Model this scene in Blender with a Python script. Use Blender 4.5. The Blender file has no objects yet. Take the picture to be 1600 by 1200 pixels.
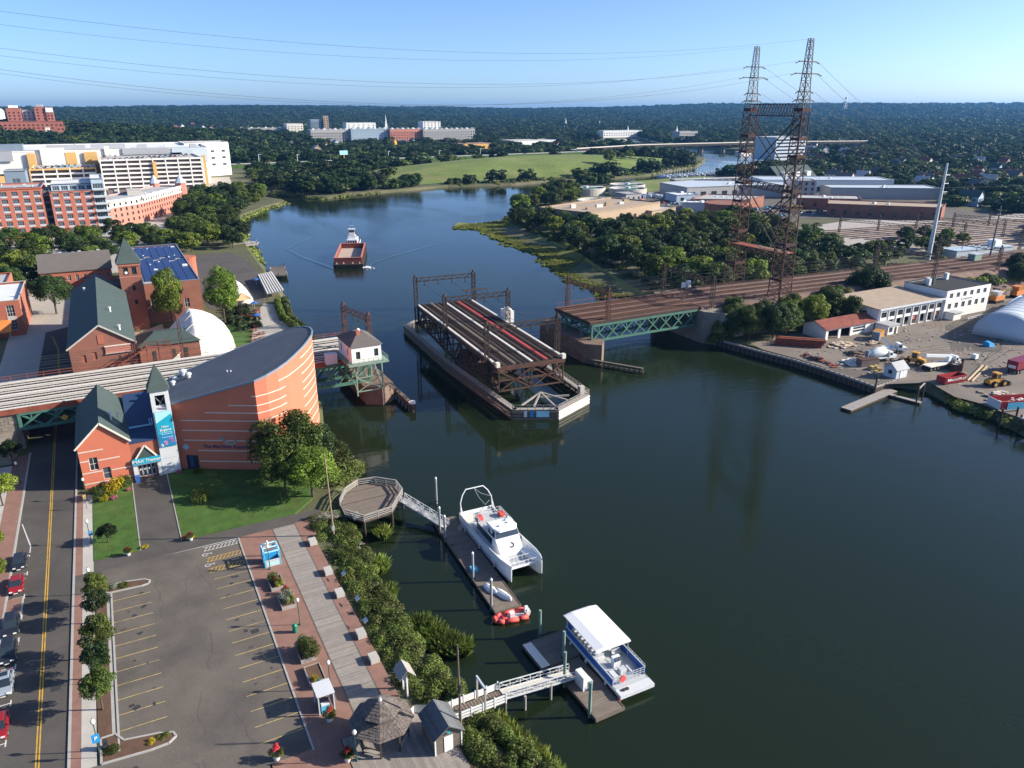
import bpy, math, random
import numpy as np
from math import sin, cos, pi, radians, atan2, hypot
from mathutils import Vector, geometry
random.seed(7); RNG = np.random.default_rng(11)
SC = bpy.context.scene; COL = SC.collection
# ---------------------------------------------------------------- camera, sky, sun, exposure
# world axes: +X runs east along the railway, +Y runs north along the street, z = 0 is the river
cam_d = bpy.data.cameras.new('camera'); cam = bpy.data.objects.new('camera', cam_d); COL.objects.link(cam)
cam.location = (0, 0, 66); cam.rotation_euler = (radians(90 - 20.1), 0, radians(-28.1))
cam_d.sensor_width = 36; cam_d.lens = 36 * 1170 / 1600; cam_d.clip_start = 1; cam_d.clip_end = 60000
SC.camera = cam
SUN_EL, SUN_AZ = radians(25), radians(115.6)          # azimuth clockwise from +Y
wd = bpy.data.worlds.new('World'); SC.world = wd; wd.use_nodes = True
nt = wd.node_tree; bg = nt.nodes['Background']
sky = nt.nodes.new('ShaderNodeTexSky'); sky.sky_type = 'NISHITA'; sky.sun_disc = False
sky.sun_elevation = SUN_EL; sky.sun_rotation = SUN_AZ; sky.altitude = 50
sky.air_density = 0.55; sky.dust_density = 0.9; sky.ozone_density = 4.6
nt.links.new(sky.outputs[0], bg.inputs[0]); bg.inputs[1].default_value = 0.13
sl = bpy.data.lights.new('sun', 'SUN'); sl.energy = 5.0; sl.angle = radians(0.5); sl.color = (1.0, 0.92, 0.78)
so = bpy.data.objects.new('sun', sl); COL.objects.link(so)
sv = Vector((sin(SUN_AZ) * cos(SUN_EL), cos(SUN_AZ) * cos(SUN_EL), sin(SUN_EL)))
so.rotation_euler = sv.to_track_quat('Z', 'Y').to_euler(); so.location = (200, -100, 300)
vs = SC.view_settings; vs.view_transform = 'Standard'; vs.look = 'None'; vs.gamma = 1; vs.use_curve_mapping = False
vs.exposure = 0.82
SC.render.engine = 'CYCLES'
cy = SC.cycles; cy.use_denoising = True; cy.max_bounces = 6; cy.diffuse_bounces = 2; cy.glossy_bounces = 3
cy.transmission_bounces = 3; cy.volume_bounces = 0; cy.transparent_max_bounces = 8; cy.caustics_reflective = False
cy.caustics_refractive = False; cy.sample_clamp_indirect = 4
# ---------------------------------------------------------------- mesh helpers
class MB:
 def __init__(s): s.v = []; s.f = []; s.m = []
 def add(s, vs, fs, mi=0):
  o = len(s.v); s.v += [tuple(p) for p in vs]; s.f += [tuple(i + o for i in f) for f in fs]; s.m += [mi] * len(fs); return s
 def box(s, x0, x1, y0, y1, z0, z1, mi=0):
  return s.add([(x0,y0,z0),(x1,y0,z0),(x1,y1,z0),(x0,y1,z0),(x0,y0,z1),(x1,y0,z1),(x1,y1,z1),(x0,y1,z1)],
                     [(3,2,1,0),(4,5,6,7),(0,1,5,4),(1,2,6,5),(2,3,7,6),(3,0,4,7)], mi)
 def cbox(s, c, d, mi=0):
  return s.box(c[0]-d[0]/2, c[0]+d[0]/2, c[1]-d[1]/2, c[1]+d[1]/2, c[2]-d[2]/2, c[2]+d[2]/2, mi)
 def rbox(s, c, d, rz, mi=0):
  a = MB().box(-d[0]/2, d[0]/2, -d[1]/2, d[1]/2, 0, d[2]); ca, sa = cos(rz), sin(rz)
  return s.add([(c[0]+x*ca-y*sa, c[1]+x*sa+y*ca, c[2]+z) for x, y, z in a.v], a.f, mi)
 def prism(s, poly, z0, z1, mi=0):
  n = len(poly); a = [z0(*p) if callable(z0) else z0 for p in poly]; b = [z1(*p) if callable(z1) else z1 for p in poly]
  return s.add([(p[0],p[1],a[i]) for i, p in enumerate(poly)] + [(p[0],p[1],b[i]) for i, p in enumerate(poly)],
                     [tuple(range(n))[::-1], tuple(range(n, 2*n))] + [(i,(i+1)%n,(i+1)%n+n,i+n) for i in range(n)], mi)
 def sheet(s, poly, z, mi=0):
  return s.add([(p[0],p[1],z) for p in poly], [tuple(range(len(poly)))], mi)
 def frustum(s, p, q, n=6, mi=0):      # two rings of points
  n = len(p)
  return s.add(list(p)+list(q), [tuple(range(n))[::-1], tuple(range(n,2*n))] + [(i,(i+1)%n,(i+1)%n+n,i+n) for i in range(n)], mi)
 def tube(s, p, q, r, n=6, r2=None, mi=0):
  p = Vector(p); q = Vector(q); d = (q-p)
  if d.length < 1e-6: return s
  d.normalize(); a = d.orthogonal().normalized(); b = d.cross(a); r2 = r if r2 is None else r2
  A = [p + (a*cos(2*pi*i/n) + b*sin(2*pi*i/n))*r for i in range(n)]
  B = [q + (a*cos(2*pi*i/n) + b*sin(2*pi*i/n))*r2 for i in range(n)]
  return s.frustum([tuple(x) for x in A], [tuple(x) for x in B], mi=mi)
 def beam(s, p, q, w, h, mi=0):        # rectangular bar, h is measured upwards
  p = Vector(p); q = Vector(q); d = (q-p)
  if d.length < 1e-6: return s
  d.normalize(); u = Vector((0,0,1))
  if abs(d.z) > .98: u = Vector((0,1,0))
  a = d.cross(u).normalized()*w/2; b = a.cross(d).normalized()*h/2
  return s.frustum([tuple(p+x) for x in (a+b, a-b, -a-b, -a+b)], [tuple(q+x) for x in (a+b, a-b, -a-b, -a+b)], mi=mi)
 def path(s, pts, r, n=5, mi=0):
  for i in range(len(pts)-1): s.tube(pts[i], pts[i+1], r, n, mi=mi)
  return s
 def lathe(s, c, prof, n=16, mi=0):    # prof: (radius, z)
  vs = [(c[0]+r*cos(2*pi*i/n), c[1]+r*sin(2*pi*i/n), c[2]+z) for r, z in prof for i in range(n)]
  fs = [(k*n+i, k*n+(i+1)%n, (k+1)*n+(i+1)%n, (k+1)*n+i) for k in range(len(prof)-1) for i in range(n)]
  fs += [tuple(range(n))[::-1], tuple(range((len(prof)-1)*n, len(prof)*n))]
  return s.add(vs, fs, mi)
 def loft(s, rings, mi=0, cap=True):
  n = len(rings[0]); vs = [p for r in rings for p in r]
  fs = [(k*n+i, k*n+(i+1)%n, (k+1)*n+(i+1)%n, (k+1)*n+i) for k in range(len(rings)-1) for i in range(n)]
  if cap: fs += [tuple(range(n))[::-1], tuple(range((len(rings)-1)*n, len(rings)*n))]
  return s.add(vs, fs, mi)
 def gable(s, x0, x1, y0, y1, ze, zr, axis='y', over=.4, th=.22, mi=0):
  if axis == 'y':
   xm = (x0+x1)/2; k = (zr-ze)/(xm-x0); a = x0-over; b = x1+over; zl = ze-over*k; y0 -= over; y1 += over
   for p, q in (((a,zl),(xm,zr)), ((b,zl),(xm,zr))):
    s.add([(p[0],y0,p[1]),(q[0],y0,q[1]),(q[0],y1,q[1]),(p[0],y1,p[1])] + [(p[0],y0,p[1]+th),(q[0],y0,q[1]+th),(q[0],y1,q[1]+th),(p[0],y1,p[1]+th)],
                      [(0,1,2,3),(7,6,5,4),(0,1,5,4),(1,2,6,5),(2,3,7,6),(3,0,4,7)], mi)
  else:
   m = MB().gable(y0, y1, x0, x1, ze, zr, 'y', over, th); s.add([(y,x,z) for x,y,z in m.v], m.f, mi)
  return s
 def build(s, name, mat, parent=None, w=True, loc=None, rz=0, smooth=False):
  o = bpy.data.objects.new(name, s.mesh(name, mat, parent, w, smooth)); COL.objects.link(o)
  if parent: o.parent = parent
  if loc: o.location = loc
  o.rotation_euler.z = rz
  return o
 def mesh(s, name, mat, parent=None, w=False, smooth=False):
  v = s.v
  if parent is not None and w:
   r = parent
   while r.parent: r = r.parent
   l = r.location; v = [(x-l.x, y-l.y, z-l.z) for x, y, z in v]
  me = bpy.data.meshes.new(name); me.from_pydata(v, [], s.f)
  ms = mat if isinstance(mat, (list, tuple)) else [mat]
  for m in ms: me.materials.append(m)
  if len(ms) > 1: me.polygons.foreach_set('material_index', s.m)
  if smooth: me.polygons.foreach_set('use_smooth', [True]*len(s.f))
  me.update(); return me
def tag(o, label=None, cat=None, group=None, kind=None):
 for k, v in (('label', label), ('category', cat), ('group', group), ('kind', kind)):
  if v: o[k] = v
 return o
def thing(name, label, cat, loc=(0,0,0), rz=0, group=None):
 o = bpy.data.objects.new(name, None); o.empty_display_size = .5; COL.objects.link(o); o.location = loc; o.rotation_euler.z = rz
 return tag(o, label, cat, group)
def struct(name, mb, mat, parent=None):
 return tag(mb.build(name, mat, parent), kind='structure' if parent is None else None)
def child(name, me, parent, loc=(0,0,0), rz=0, sc=None):
 o = bpy.data.objects.new(name, me); COL.objects.link(o); o.parent = parent; o.location = loc; o.rotation_euler.z = rz
 if sc: o.scale = sc
 return o
def copy_tree(o, loc=None, rz=None, label=None, group=None, parent=None):
 c = o.copy(); COL.objects.link(c); c.parent = parent
 if loc is not None: c.location = loc
 if rz is not None: c.rotation_euler.z = rz
 if label: c['label'] = label
 if group: c['group'] = group
 for ch in list(o.children): copy_tree(ch, parent=c)
 return c
def text_mesh(name, body, size, mat, bold=0.0, align='CENTER'):   # lies in the XY plane, reads along +X
 cu = bpy.data.curves.new(name, 'FONT'); cu.body = body; cu.size = size; cu.align_x = align; cu.align_y = 'CENTER'
 cu.extrude = .02; cu.offset = bold; cu.resolution_u = 2
 o = bpy.data.objects.new(name, cu); COL.objects.link(o); bpy.context.view_layer.update()
 me = bpy.data.meshes.new_from_object(o.evaluated_get(bpy.context.evaluated_depsgraph_get()))
 bpy.data.objects.remove(o); me.materials.clear(); me.materials.append(mat); me.name = name; return me
# ---------------------------------------------------------------- materials
MATS = {}
def mat(name, col, rough=.85, var=.12, scale=.6, fine=6., bump=0., metal=0., spec=.3, rand=0., stain=None, sscale=.15, samt=.5, coat=0):
 m = bpy.data.materials.new(name); m.use_nodes = True; n = m.node_tree; N = n.nodes; Lk = n.links.new; b = N['Principled BSDF']
 b.inputs['Roughness'].default_value = rough; b.inputs['Metallic'].default_value = metal
 b.inputs['Specular IOR Level'].default_value = spec
 if coat: b.inputs['Coat Weight'].default_value = coat; b.inputs['Coat Roughness'].default_value = .08
 g = N.new('ShaderNodeNewGeometry')
 def noise(sc, det=3.):
  t = N.new('ShaderNodeTexNoise'); t.inputs['Scale'].default_value = sc; t.inputs['Detail'].default_value = det
  Lk(g.outputs['Position'], t.inputs['Vector']); return t
 t1 = noise(scale); t2 = noise(fine, 2.)
 ad = N.new('ShaderNodeMath'); ad.operation = 'ADD'; Lk(t1.outputs['Fac'], ad.inputs[0]); Lk(t2.outputs['Fac'], ad.inputs[1])
 mr = N.new('ShaderNodeMapRange'); mr.inputs['From Min'].default_value = .65; mr.inputs['From Max'].default_value = 1.35
 mr.inputs['To Min'].default_value = 1-var; mr.inputs['To Max'].default_value = 1+var; Lk(ad.outputs[0], mr.inputs['Value'])
 val = mr.outputs[0]
 if rand:
  oi = N.new('ShaderNodeObjectInfo'); m2 = N.new('ShaderNodeMapRange'); m2.inputs['To Min'].default_value = 1-rand; m2.inputs['To Max'].default_value = 1+rand
  Lk(oi.outputs['Random'], m2.inputs['Value']); mm = N.new('ShaderNodeMath'); mm.operation = 'MULTIPLY'; Lk(val, mm.inputs[0]); Lk(m2.outputs[0], mm.inputs[1]); val = mm.outputs[0]
 base = N.new('ShaderNodeRGB'); base.outputs[0].default_value = (*col, 1); src = base.outputs[0]
 if stain:
  t3 = noise(sscale, 5.); cr = N.new('ShaderNodeMapRange'); cr.inputs['From Min'].default_value = .5; cr.inputs['From Max'].default_value = .68; cr.inputs['To Max'].default_value = samt
  Lk(t3.outputs['Fac'], cr.inputs['Value']); mx = N.new('ShaderNodeMix'); mx.data_type = 'RGBA'; Lk(cr.outputs[0], mx.inputs[0]); Lk(src, mx.inputs[6]); mx.inputs[7].default_value = (*stain, 1); src = mx.outputs[2]
 vm = N.new('ShaderNodeVectorMath'); vm.operation = 'SCALE'; Lk(src, vm.inputs[0]); Lk(val, vm.inputs['Scale']); Lk(vm.outputs[0], b.inputs['Base Color'])
 if bump:
  bp = N.new('ShaderNodeBump'); bp.inputs['Strength'].default_value = bump; bp.inputs['Distance'].default_value = .1
  Lk(t2.outputs['Fac'], bp.inputs['Height']); Lk(bp.outputs[0], b.inputs['Normal'])
 MATS[name] = m; return m
def leafmat(name, dark, light, transl=.25, rnd=.42):
 m = bpy.data.materials.new(name); m.use_nodes = True; n = m.node_tree; N = n.nodes; Lk = n.links.new; b = N['Principled BSDF']
 b.inputs['Roughness'].default_value = .55; b.inputs['Specular IOR Level'].default_value = .25
 g = N.new('ShaderNodeNewGeometry'); oi = N.new('ShaderNodeObjectInfo')
 mx = N.new('ShaderNodeMix'); mx.data_type = 'RGBA'; mx.inputs[6].default_value = (*dark,1); mx.inputs[7].default_value = (*light,1)
 Lk(g.outputs['Random Per Island'], mx.inputs[0])
 mr = N.new('ShaderNodeMapRange'); mr.inputs['To Min'].default_value = 1-rnd; mr.inputs['To Max'].default_value = 1+rnd; Lk(oi.outputs['Random'], mr.inputs['Value'])
 hs = N.new('ShaderNodeHueSaturation'); m3 = N.new('ShaderNodeMapRange'); m3.inputs['To Min'].default_value = .488; m3.inputs['To Max'].default_value = .52
 wn = N.new('ShaderNodeTexWhiteNoise'); wn.noise_dimensions = '1D'; Lk(oi.outputs['Random'], wn.inputs['W']); Lk(wn.outputs['Value'], m3.inputs['Value'])
 tn = N.new('ShaderNodeTexNoise'); tn.inputs['Scale'].default_value = .28; tn.inputs['Detail'].default_value = 2; Lk(g.outputs['Position'], tn.inputs['Vector'])
 tm = N.new('ShaderNodeMapRange'); tm.inputs['From Min'].default_value = .35; tm.inputs['From Max'].default_value = .65; tm.inputs['To Min'].default_value = .65; tm.inputs['To Max'].default_value = 1.4; Lk(tn.outputs['Fac'], tm.inputs['Value'])
 mu = N.new('ShaderNodeMath'); mu.operation = 'MULTIPLY'; Lk(tm.outputs[0], mu.inputs[0]); Lk(mr.outputs[0], mu.inputs[1])
 Lk(m3.outputs[0], hs.inputs['Hue']); Lk(mu.outputs[0], hs.inputs['Value']); Lk(mx.outputs[2], hs.inputs['Color'])
 Lk(hs.outputs[0], b.inputs['Base Color'])
 tr = N.new('ShaderNodeBsdfTranslucent'); Lk(hs.outputs[0], tr.inputs['Color']); ms = N.new('ShaderNodeMixShader'); ms.inputs[0].default_value = transl
 out = N['Material Output']; Lk(b.outputs[0], ms.inputs[1]); Lk(tr.outputs[0], ms.inputs[2]); Lk(ms.outputs[0], out.inputs['Surface'])
 MATS[name] = m; return m
M = MATS
mat('asphalt', (.098,.088,.078), .9, .16, .35, 9, .25, stain=(.065,.06,.055), sscale=.09, samt=.7)
mat('lot_asphalt', (.14,.12,.10), .9, .2, .3, 9, .25, stain=(.085,.077,.07), sscale=.11, samt=.85)
mat('concrete', (.42,.39,.34), .9, .14, .7, 8, .1)
mat('pale_concrete', (.47,.44,.39), .9, .12, .7, 8, .1, rand=.05)
mat('kerb_stone', (.4,.38,.35), .9, .1, .8, 9)
mat('brick_paving', (.27,.15,.115), .9, .18, .8, 14, .15)
mat('yellow_paint', (.62,.36,.04), .8, .15, 2, 10, stain=(.25,.2,.12), sscale=1.2, samt=.5)
mat('pale_yellow_paint', (.55,.40,.13), .8, .2, 2, 10, stain=(.2,.17,.12), sscale=1.5, samt=.7)
mat('white_paint', (.75,.75,.73), .6, .06, 1, 8)
mat('road_white', (.6,.59,.56), .8, .15, 2, 8)
mat('lawn', (.062,.125,.022), .95, .35, .5, 7, .8, stain=(.10,.12,.03), sscale=.3, samt=.5)
mat('mulch', (.13,.075,.05), .95, .2, 1, 9, .4)
mat('boardwalk_wood', (.29,.255,.225), .9, .12, 1.2, 6, .1, rand=.16)
mat('dock_wood', (.19,.155,.125), .9, .14, 1.2, 6, .1, rand=.1)
mat('old_wood', (.16,.13,.105), .9, .2, 1, 5, .2)
mat('grey_wood', (.34,.31,.28), .9, .15, 1, 5, .1)
mat('dark_wood', (.06,.045,.035), .9, .2, 1, 5)
mat('brick', (.40,.135,.085), .9, .1, .5, 9, .15, rand=.03)
mat('aquarium_brick', (.60,.18,.105), .85, .07, .3, 10, .15, stain=(.55,.16,.10), sscale=.2, samt=.4)
mat('old_brick', (.28,.12,.085), .9, .16, .4, 9, .2, stain=(.2,.09,.07), sscale=.2, samt=.6)
mat('apt_brick', (.50,.165,.105), .9, .08, .4, 7, .1)
mat('pale_brick', (.48,.20,.15), .9, .1, .4, 7, .1)
mat('far_brick', (.36,.13,.095), .9, .1, .1, 2)
mat('cream_stone', (.66,.58,.49), .85, .08, 1, 8)
mat('roof_slate', (.06,.085,.08), .8, .12, .5, 6, .2)
mat('roof_teal', (.055,.085,.08), .7, .1, .4, 5, .15)
mat('roof_membrane', (.105,.12,.145), .8, .1, .2, 3, .1, stain=(.15,.165,.185), sscale=.25, samt=.35)
mat('roof_brown', (.135,.12,.11), .9, .1, .5, 6, .15)
mat('roof_gravel', (.40,.31,.23), .95, .15, .4, 8, .2)
mat('roof_grey', (.42,.42,.42), .9, .12, .2, 4)
mat('roof_white', (.72,.73,.73), .8, .1, .12, 3, stain=(.5,.51,.52), sscale=.08, samt=.5)
mat('roof_black', (.03,.03,.032), .9, .15, .4, 6)
mat('roof_red', (.24,.07,.05), .9, .25, .8, 6, stain=(.1,.06,.05), sscale=.5, samt=.7)
mat('blue_roof', (.03,.06,.13), .6, .06, .4, 5)
mat('shingle', (.15,.125,.11), .95, .45, 2.5, 5, .3)
mat('grey_shingle', (.13,.135,.14), .95, .2, 2, 12, .2, rand=.2)
mat('white_wall', (.78,.77,.74), .8, .05, .5, 6)
mat('cream_wall', (.74,.69,.60), .8, .05, .4, 5)
mat('mall_white', (.80,.76,.70), .8, .05, .1, 3)
mat('mall_grey', (.36,.37,.39), .8, .06, .1, 3)
mat('mall_orange', (.66,.40,.14), .8, .06, .2, 4)
mat('blue_grey_metal', (.20,.25,.31), .6, .06, .3, 4)
mat('tan_wall', (.40,.30,.21), .9, .08, .2, 4)
mat('grey_wall', (.38,.37,.36), .9, .08, .2, 4)
mat('pale_blue_wall', (.42,.52,.62), .9, .06, .2, 4)
mat('steel_blue_roof', (.50,.56,.62), .6, .06, .2, 3)
mat('tower_panel', (.62,.63,.64), .6, .05, .6, 5)
mat('glass', (.025,.035,.045), .12, .1, .2, 1, spec=.8)
mat('glass_blue', (.07,.10,.12), .15, .25, .25, 1, spec=.8)
mat('solar', (.012,.022,.10), .25, .1, .3, 2, spec=.6)
mat('steel_rust', (.085,.045,.035), .85, .3, .8, 5, .1, stain=(.16,.06,.035), sscale=.6, samt=.6)
mat('steel_brown', (.055,.04,.034), .85, .25, .8, 5)
mat('pylon_rust', (.075,.035,.03), .85, .3, .3, 3, stain=(.035,.03,.03), sscale=.12, samt=.8)
mat('pylon_grey', (.16,.16,.15), .7, .15, .6, 4)
mat('steel_green', (.065,.17,.13), .7, .15, .7, 5, stain=(.09,.10,.07), sscale=.5, samt=.4)
mat('pale_green_steel', (.21,.30,.24), .7, .15, .7, 5)
mat('rust_red', (.26,.075,.045), .85, .25, .8, 5, stain=(.12,.05,.04), sscale=.7, samt=.5)
mat('rail_steel', (.60,.55,.49), .5, .12, 1, 8)
mat('walk_white', (.66,.63,.58), .8, .1, .8, 6)
mat('walk_red', (.42,.06,.06), .8, .12, .8, 6)
mat('track_dark', (.06,.05,.045), .95, .3, .8, 6, .2)
mat('tie_brown', (.17,.095,.07), .95, .25, .5, 4, .2)
mat('ballast', (.19,.125,.10), .95, .25, .25, 6, .4, stain=(.11,.08,.07), sscale=.08, samt=.7)
mat('pale_ballast', (.40,.36,.32), .95, .2, .2, 5, .3)
mat('stone_pier', (.21,.145,.11), .95, .25, .6, 3, .4, rand=.15)
mat('stone_grey', (.24,.205,.17), .95, .25, .6, 3, .4, rand=.12)
mat('boat_white', (.82,.82,.81), .35, .03, .5, 5, spec=.5, coat=.3)
mat('boat_deck', (.48,.50,.51), .7, .08, 1, 6)
mat('boat_blue', (.035,.13,.42), .45, .06, .6, 5, coat=.3)
mat('hull_blue_grey', (.30,.36,.42), .5, .1, .6, 5)  # even blue-grey for the tour boat hull and catamaran rubbing strakes
mat('boat_red', (.72,.10,.08), .5, .06, 1, 6)
mat('barge_red', (.20,.055,.045), .85, .25, .3, 3, stain=(.1,.05,.04), sscale=.3, samt=.6)
mat('barge_floor', (.46,.36,.30), .95, .12, .25, 3)
mat('barge_hull', (.03,.032,.035), .8, .2, .3, 3)
mat('metal_grey', (.45,.46,.47), .45, .08, 1, 6, metal=.4)
mat('dark_metal', (.05,.05,.05), .6, .1, 1, 6)
mat('green_metal', (.03,.10,.07), .5, .1, 1, 6)
mat('galvanised', (.62,.64,.65), .5, .08, .5, 4, metal=.2)
mat('rubber', (.018,.018,.018), .9, .1, 3, 9)
mat('rim', (.4,.4,.41), .4, .1, 3, 9, metal=.6)
mat('car_red', (.30,.015,.02), .3, .04, 1, 6, coat=.8)
mat('car_dark', (.02,.023,.03), .3, .04, 1, 6, coat=.8)
mat('car_silver', (.42,.47,.52), .3, .04, 1, 6, metal=.3, coat=.8)
mat('car_white', (.75,.76,.77), .3, .04, 1, 6, coat=.6)
mat('lamp_glass', (.85,.80,.68), .4, .03, 2, 5)
mat('light_lens', (.8,.8,.78), .2, .03, 2, 5, coat=.5)
mat('tail_lens', (.5,.02,.02), .2, .03, 2, 5, coat=.5)
mat('tent_white', (.86,.83,.74), .7, .04, .25, 3, stain=(.8,.72,.6), sscale=.3, samt=.3)
mat('tent_blue', (.50,.56,.62), .7, .04, .25, 3)
mat('tent_tan', (.66,.44,.24), .7, .06, .5, 3)
mat('sign_blue', (.03,.30,.62), .5, .04, 1, 6)
mat('sign_teal', (.015,.36,.50), .5, .05, .6, 3)
mat('sign_cyan', (.42,.75,.86), .5, .08, .6, 3)
mat('sign_deep', (.02,.22,.42), .5, .1, .6, 3)
mat('purple_print', (.40,.16,.42), .6, .1, 1, 5)
mat('pink_print', (.62,.28,.50), .6, .1, 1, 5)
mat('letter_purple', (.06,.035,.14), .6, .06, 1, 5)
mat('kiosk_blue', (.10,.42,.62), .5, .06, 1, 5)
mat('teal_plastic', (.01,.26,.26), .4, .06, 1, 5)
mat('green_bin', (.01,.20,.12), .4, .06, 1, 5)
mat('machine_yellow', (.58,.29,.05), .6, .12, .8, 5, stain=(.25,.15,.06), sscale=.6, samt=.5)
mat('machine_orange', (.60,.22,.06), .6, .12, .8, 5)
mat('dumpster_red', (.36,.03,.035), .6, .1, .8, 5)
mat('truck_maroon', (.20,.02,.04), .4, .06, .8, 5)
mat('truck_white', (.74,.77,.77), .45, .05, .8, 5)
mat('tarp_blue', (.02,.30,.60), .6, .08, 1, 5)
mat('tarp_cyan', (.05,.50,.66), .6, .08, 1, 5)
mat('yard_dirt', (.215,.18,.15), .95, .22, .12, 4, .3, stain=(.13,.115,.10), sscale=.06, samt=.85)
mat('rubble_pale', (.52,.44,.37), .95, .2, 1, 5, .2, rand=.2)
mat('rubble_white', (.68,.66,.62), .95, .12, 1, 5, .2, rand=.12)
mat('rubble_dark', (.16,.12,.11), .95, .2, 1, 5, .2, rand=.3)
mat('lumber', (.56,.43,.28), .9, .15, 1, 5, rand=.15)
mat('ground', (.10,.105,.05), .95, .3, .05, 1.2, .4, stain=(.16,.13,.09), sscale=.02, samt=.6)
mat('meadow', (.145,.19,.042), .95, .3, .035, .35, .5, stain=(.21,.21,.07), sscale=.02, samt=.85)
mat('marsh_mud', (.17,.185,.045), .95, .25, .2, 3, .3)
mat('river_rock', (.26,.22,.19), .95, .2, 1, 4, .3, rand=.35)
mat('bark', (.10,.075,.055), .95, .2, 2, 8, .3)
mat('spar', (.30,.22,.15), .9, .2, 1, 5)
leafmat('leaf', (.034,.057,.010), (.108,.138,.024))
leafmat('leaf_fresh', (.06,.10,.010), (.18,.22,.03))
leafmat('leaf_dark', (.015,.034,.010), (.048,.078,.017))
leafmat('leaf_olive', (.07,.09,.02), (.155,.17,.04))
leafmat('leaf_yellow', (.30,.24,.01), (.55,.44,.02), .3)
leafmat('leaf_maroon', (.09,.012,.015), (.22,.02,.03))
leafmat('leaf_grey', (.12,.14,.10), (.24,.25,.2))
leafmat('flower_pink', (.45,.08,.18), (.75,.25,.4))
leafmat('flower_red', (.40,.03,.03), (.7,.08,.06))
leafmat('reed', (.13,.155,.03), (.27,.28,.06))
leafmat('leaf_bank', (.075,.11,.02), (.25,.28,.06), .35, .3)
# ---------------------------------------------------------------- the river and the ground
W_SHORE = [(60,-400),(42,-60),(36,10),(33,40),(31.7,52),(30.2,58),(28,64.8),(27.5,70),(26.8,79.6),(26.6,89),(27,96),(28,103.4),(27.4,111),(31,119),(35,126),(35.5,135),
  (34.9,146),(36.2,156),(38.5,166),(41,186),(45,200),(49,214),(50.5,229),(49.5,244),(52,262),(55,276),(56.5,295),(58,315),(60,350),(62,384),(66,430),(67.8,464),(81,520),(104,560),
  (122,584),(124,600),(117,622),(112,650),(124,662),(136,640),(142,612),(152,600),(186,616),(210,622),(278,643),(338,631),(377,640),(415,643),(462,643),(510,652),(598,706),(648,730),
  (700,780),(758,838),(815,925),(832,990),(845,1100),(880,1230),(935,1345),(1010,1460),(1060,1560),(1080,1590)]
E_SHORE = [(300,-400),(205,-60),(185,0),(174,40),(167,60),(166,78),(170,88),(168.5,94),(172.5,105.5),(169,110.5),(160.4,110.4),(160.6,118),(160.2,127),(159.4,135),(157,145),(154.6,153),(154.4,160),(158,172),(160,190),(163,206),
  (163,226),(164,254),(171,280),(181,310),(184,345),(186,369),(193,398),(182,412),(190,424),(206,420),(224,428),(252,466),(280,512),(312,549),(348,578),(384,592),(450,587),(506,598),(569,620),(611,617),(675,642),(766,688),(881,770),
  (940,850),(980,950),(985,1050),(990,1150),(1030,1300),(1100,1420),(1180,1540),(1200,1590)]
RIVER = W_SHORE + E_SHORE[::-1]
def pip(x, y, poly):
 r = False; j = len(poly)-1
 for i in range(len(poly)):
  xi, yi = poly[i]; xj, yj = poly[j]
  if (yi > y) != (yj > y) and x < (xj-xi)*(y-yi)/(yj-yi)+xi: r = not r
  j = i
 return r
def sdist(pts, poly):        # distance of many points to a polygon outline
 P_ = np.asarray(pts, float); A = np.asarray(poly, float); B = np.roll(A, -1, 0); best = np.full(len(P_), 1e9)
 for a, b in zip(A, B):
  d = b-a; L2 = max((d*d).sum(), 1e-9); t = np.clip(((P_-a)@d)/L2, 0, 1); q = a+t[:,None]*d
  best = np.minimum(best, np.hypot(*(P_-q).T))
 return best
def sm(t): t = np.clip(t, 0, 1); return t*t*(3-2*t)
def wob(x, y, s, k=0):       # smooth low-frequency noise, -1..1
 return (np.sin(x/s+1.3*k)+np.sin(y/s*1.13+2.1+k)+np.sin((x+y)/s*.71+.7*k)+np.sin((x-.6*y)/s*1.37+4+k))/4
MARSH = [(163,226),(164,254),(171,280),(181,310),(184,345),(186,369),(193,398),(180,412),(190,426),(206,420),(224,428),(236,440),(226,415),(214,380),(204,345),(198,305),(184,262),(176,232),(172,215),(163,212)]
def land_z(x, y, d=None):
 x = np.asarray(x, float); y = np.asarray(y, float)
 if d is None: d = sdist(np.stack([x.ravel(), y.ravel()], 1), RIVER).reshape(x.shape)
 z = -.5 + 2.5*sm(d/3.2)
 mm = np.array([pip(a, b, MARSH) for a, b in zip(x.ravel(), y.ravel())]).reshape(x.shape)
 z = np.where(mm & (d > .1), .15+.25*sm(d/3), z)
 # the grassy hill in the bend of the river
 u = (x-455)*.985+(y-785)*.17; v = -(x-455)*.17+(y-785)*.985
 z = z + 13*sm(1.15-np.hypot(u/270, v/125))*sm((d-6)/50)
 # wooded hills all round, higher with distance
 R = np.hypot(x, y)
 z = z + 60*sm((R-2300)/4300) + 30*wob(x, y, 950, 1)*sm((R-2600)/3000) + 9*wob(x, y, 260, 3)*sm((R-2000)/2500)
 z = z + 34*np.exp(-(((x+190)/420)**2+((y-1700)/330)**2))
 return z
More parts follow.
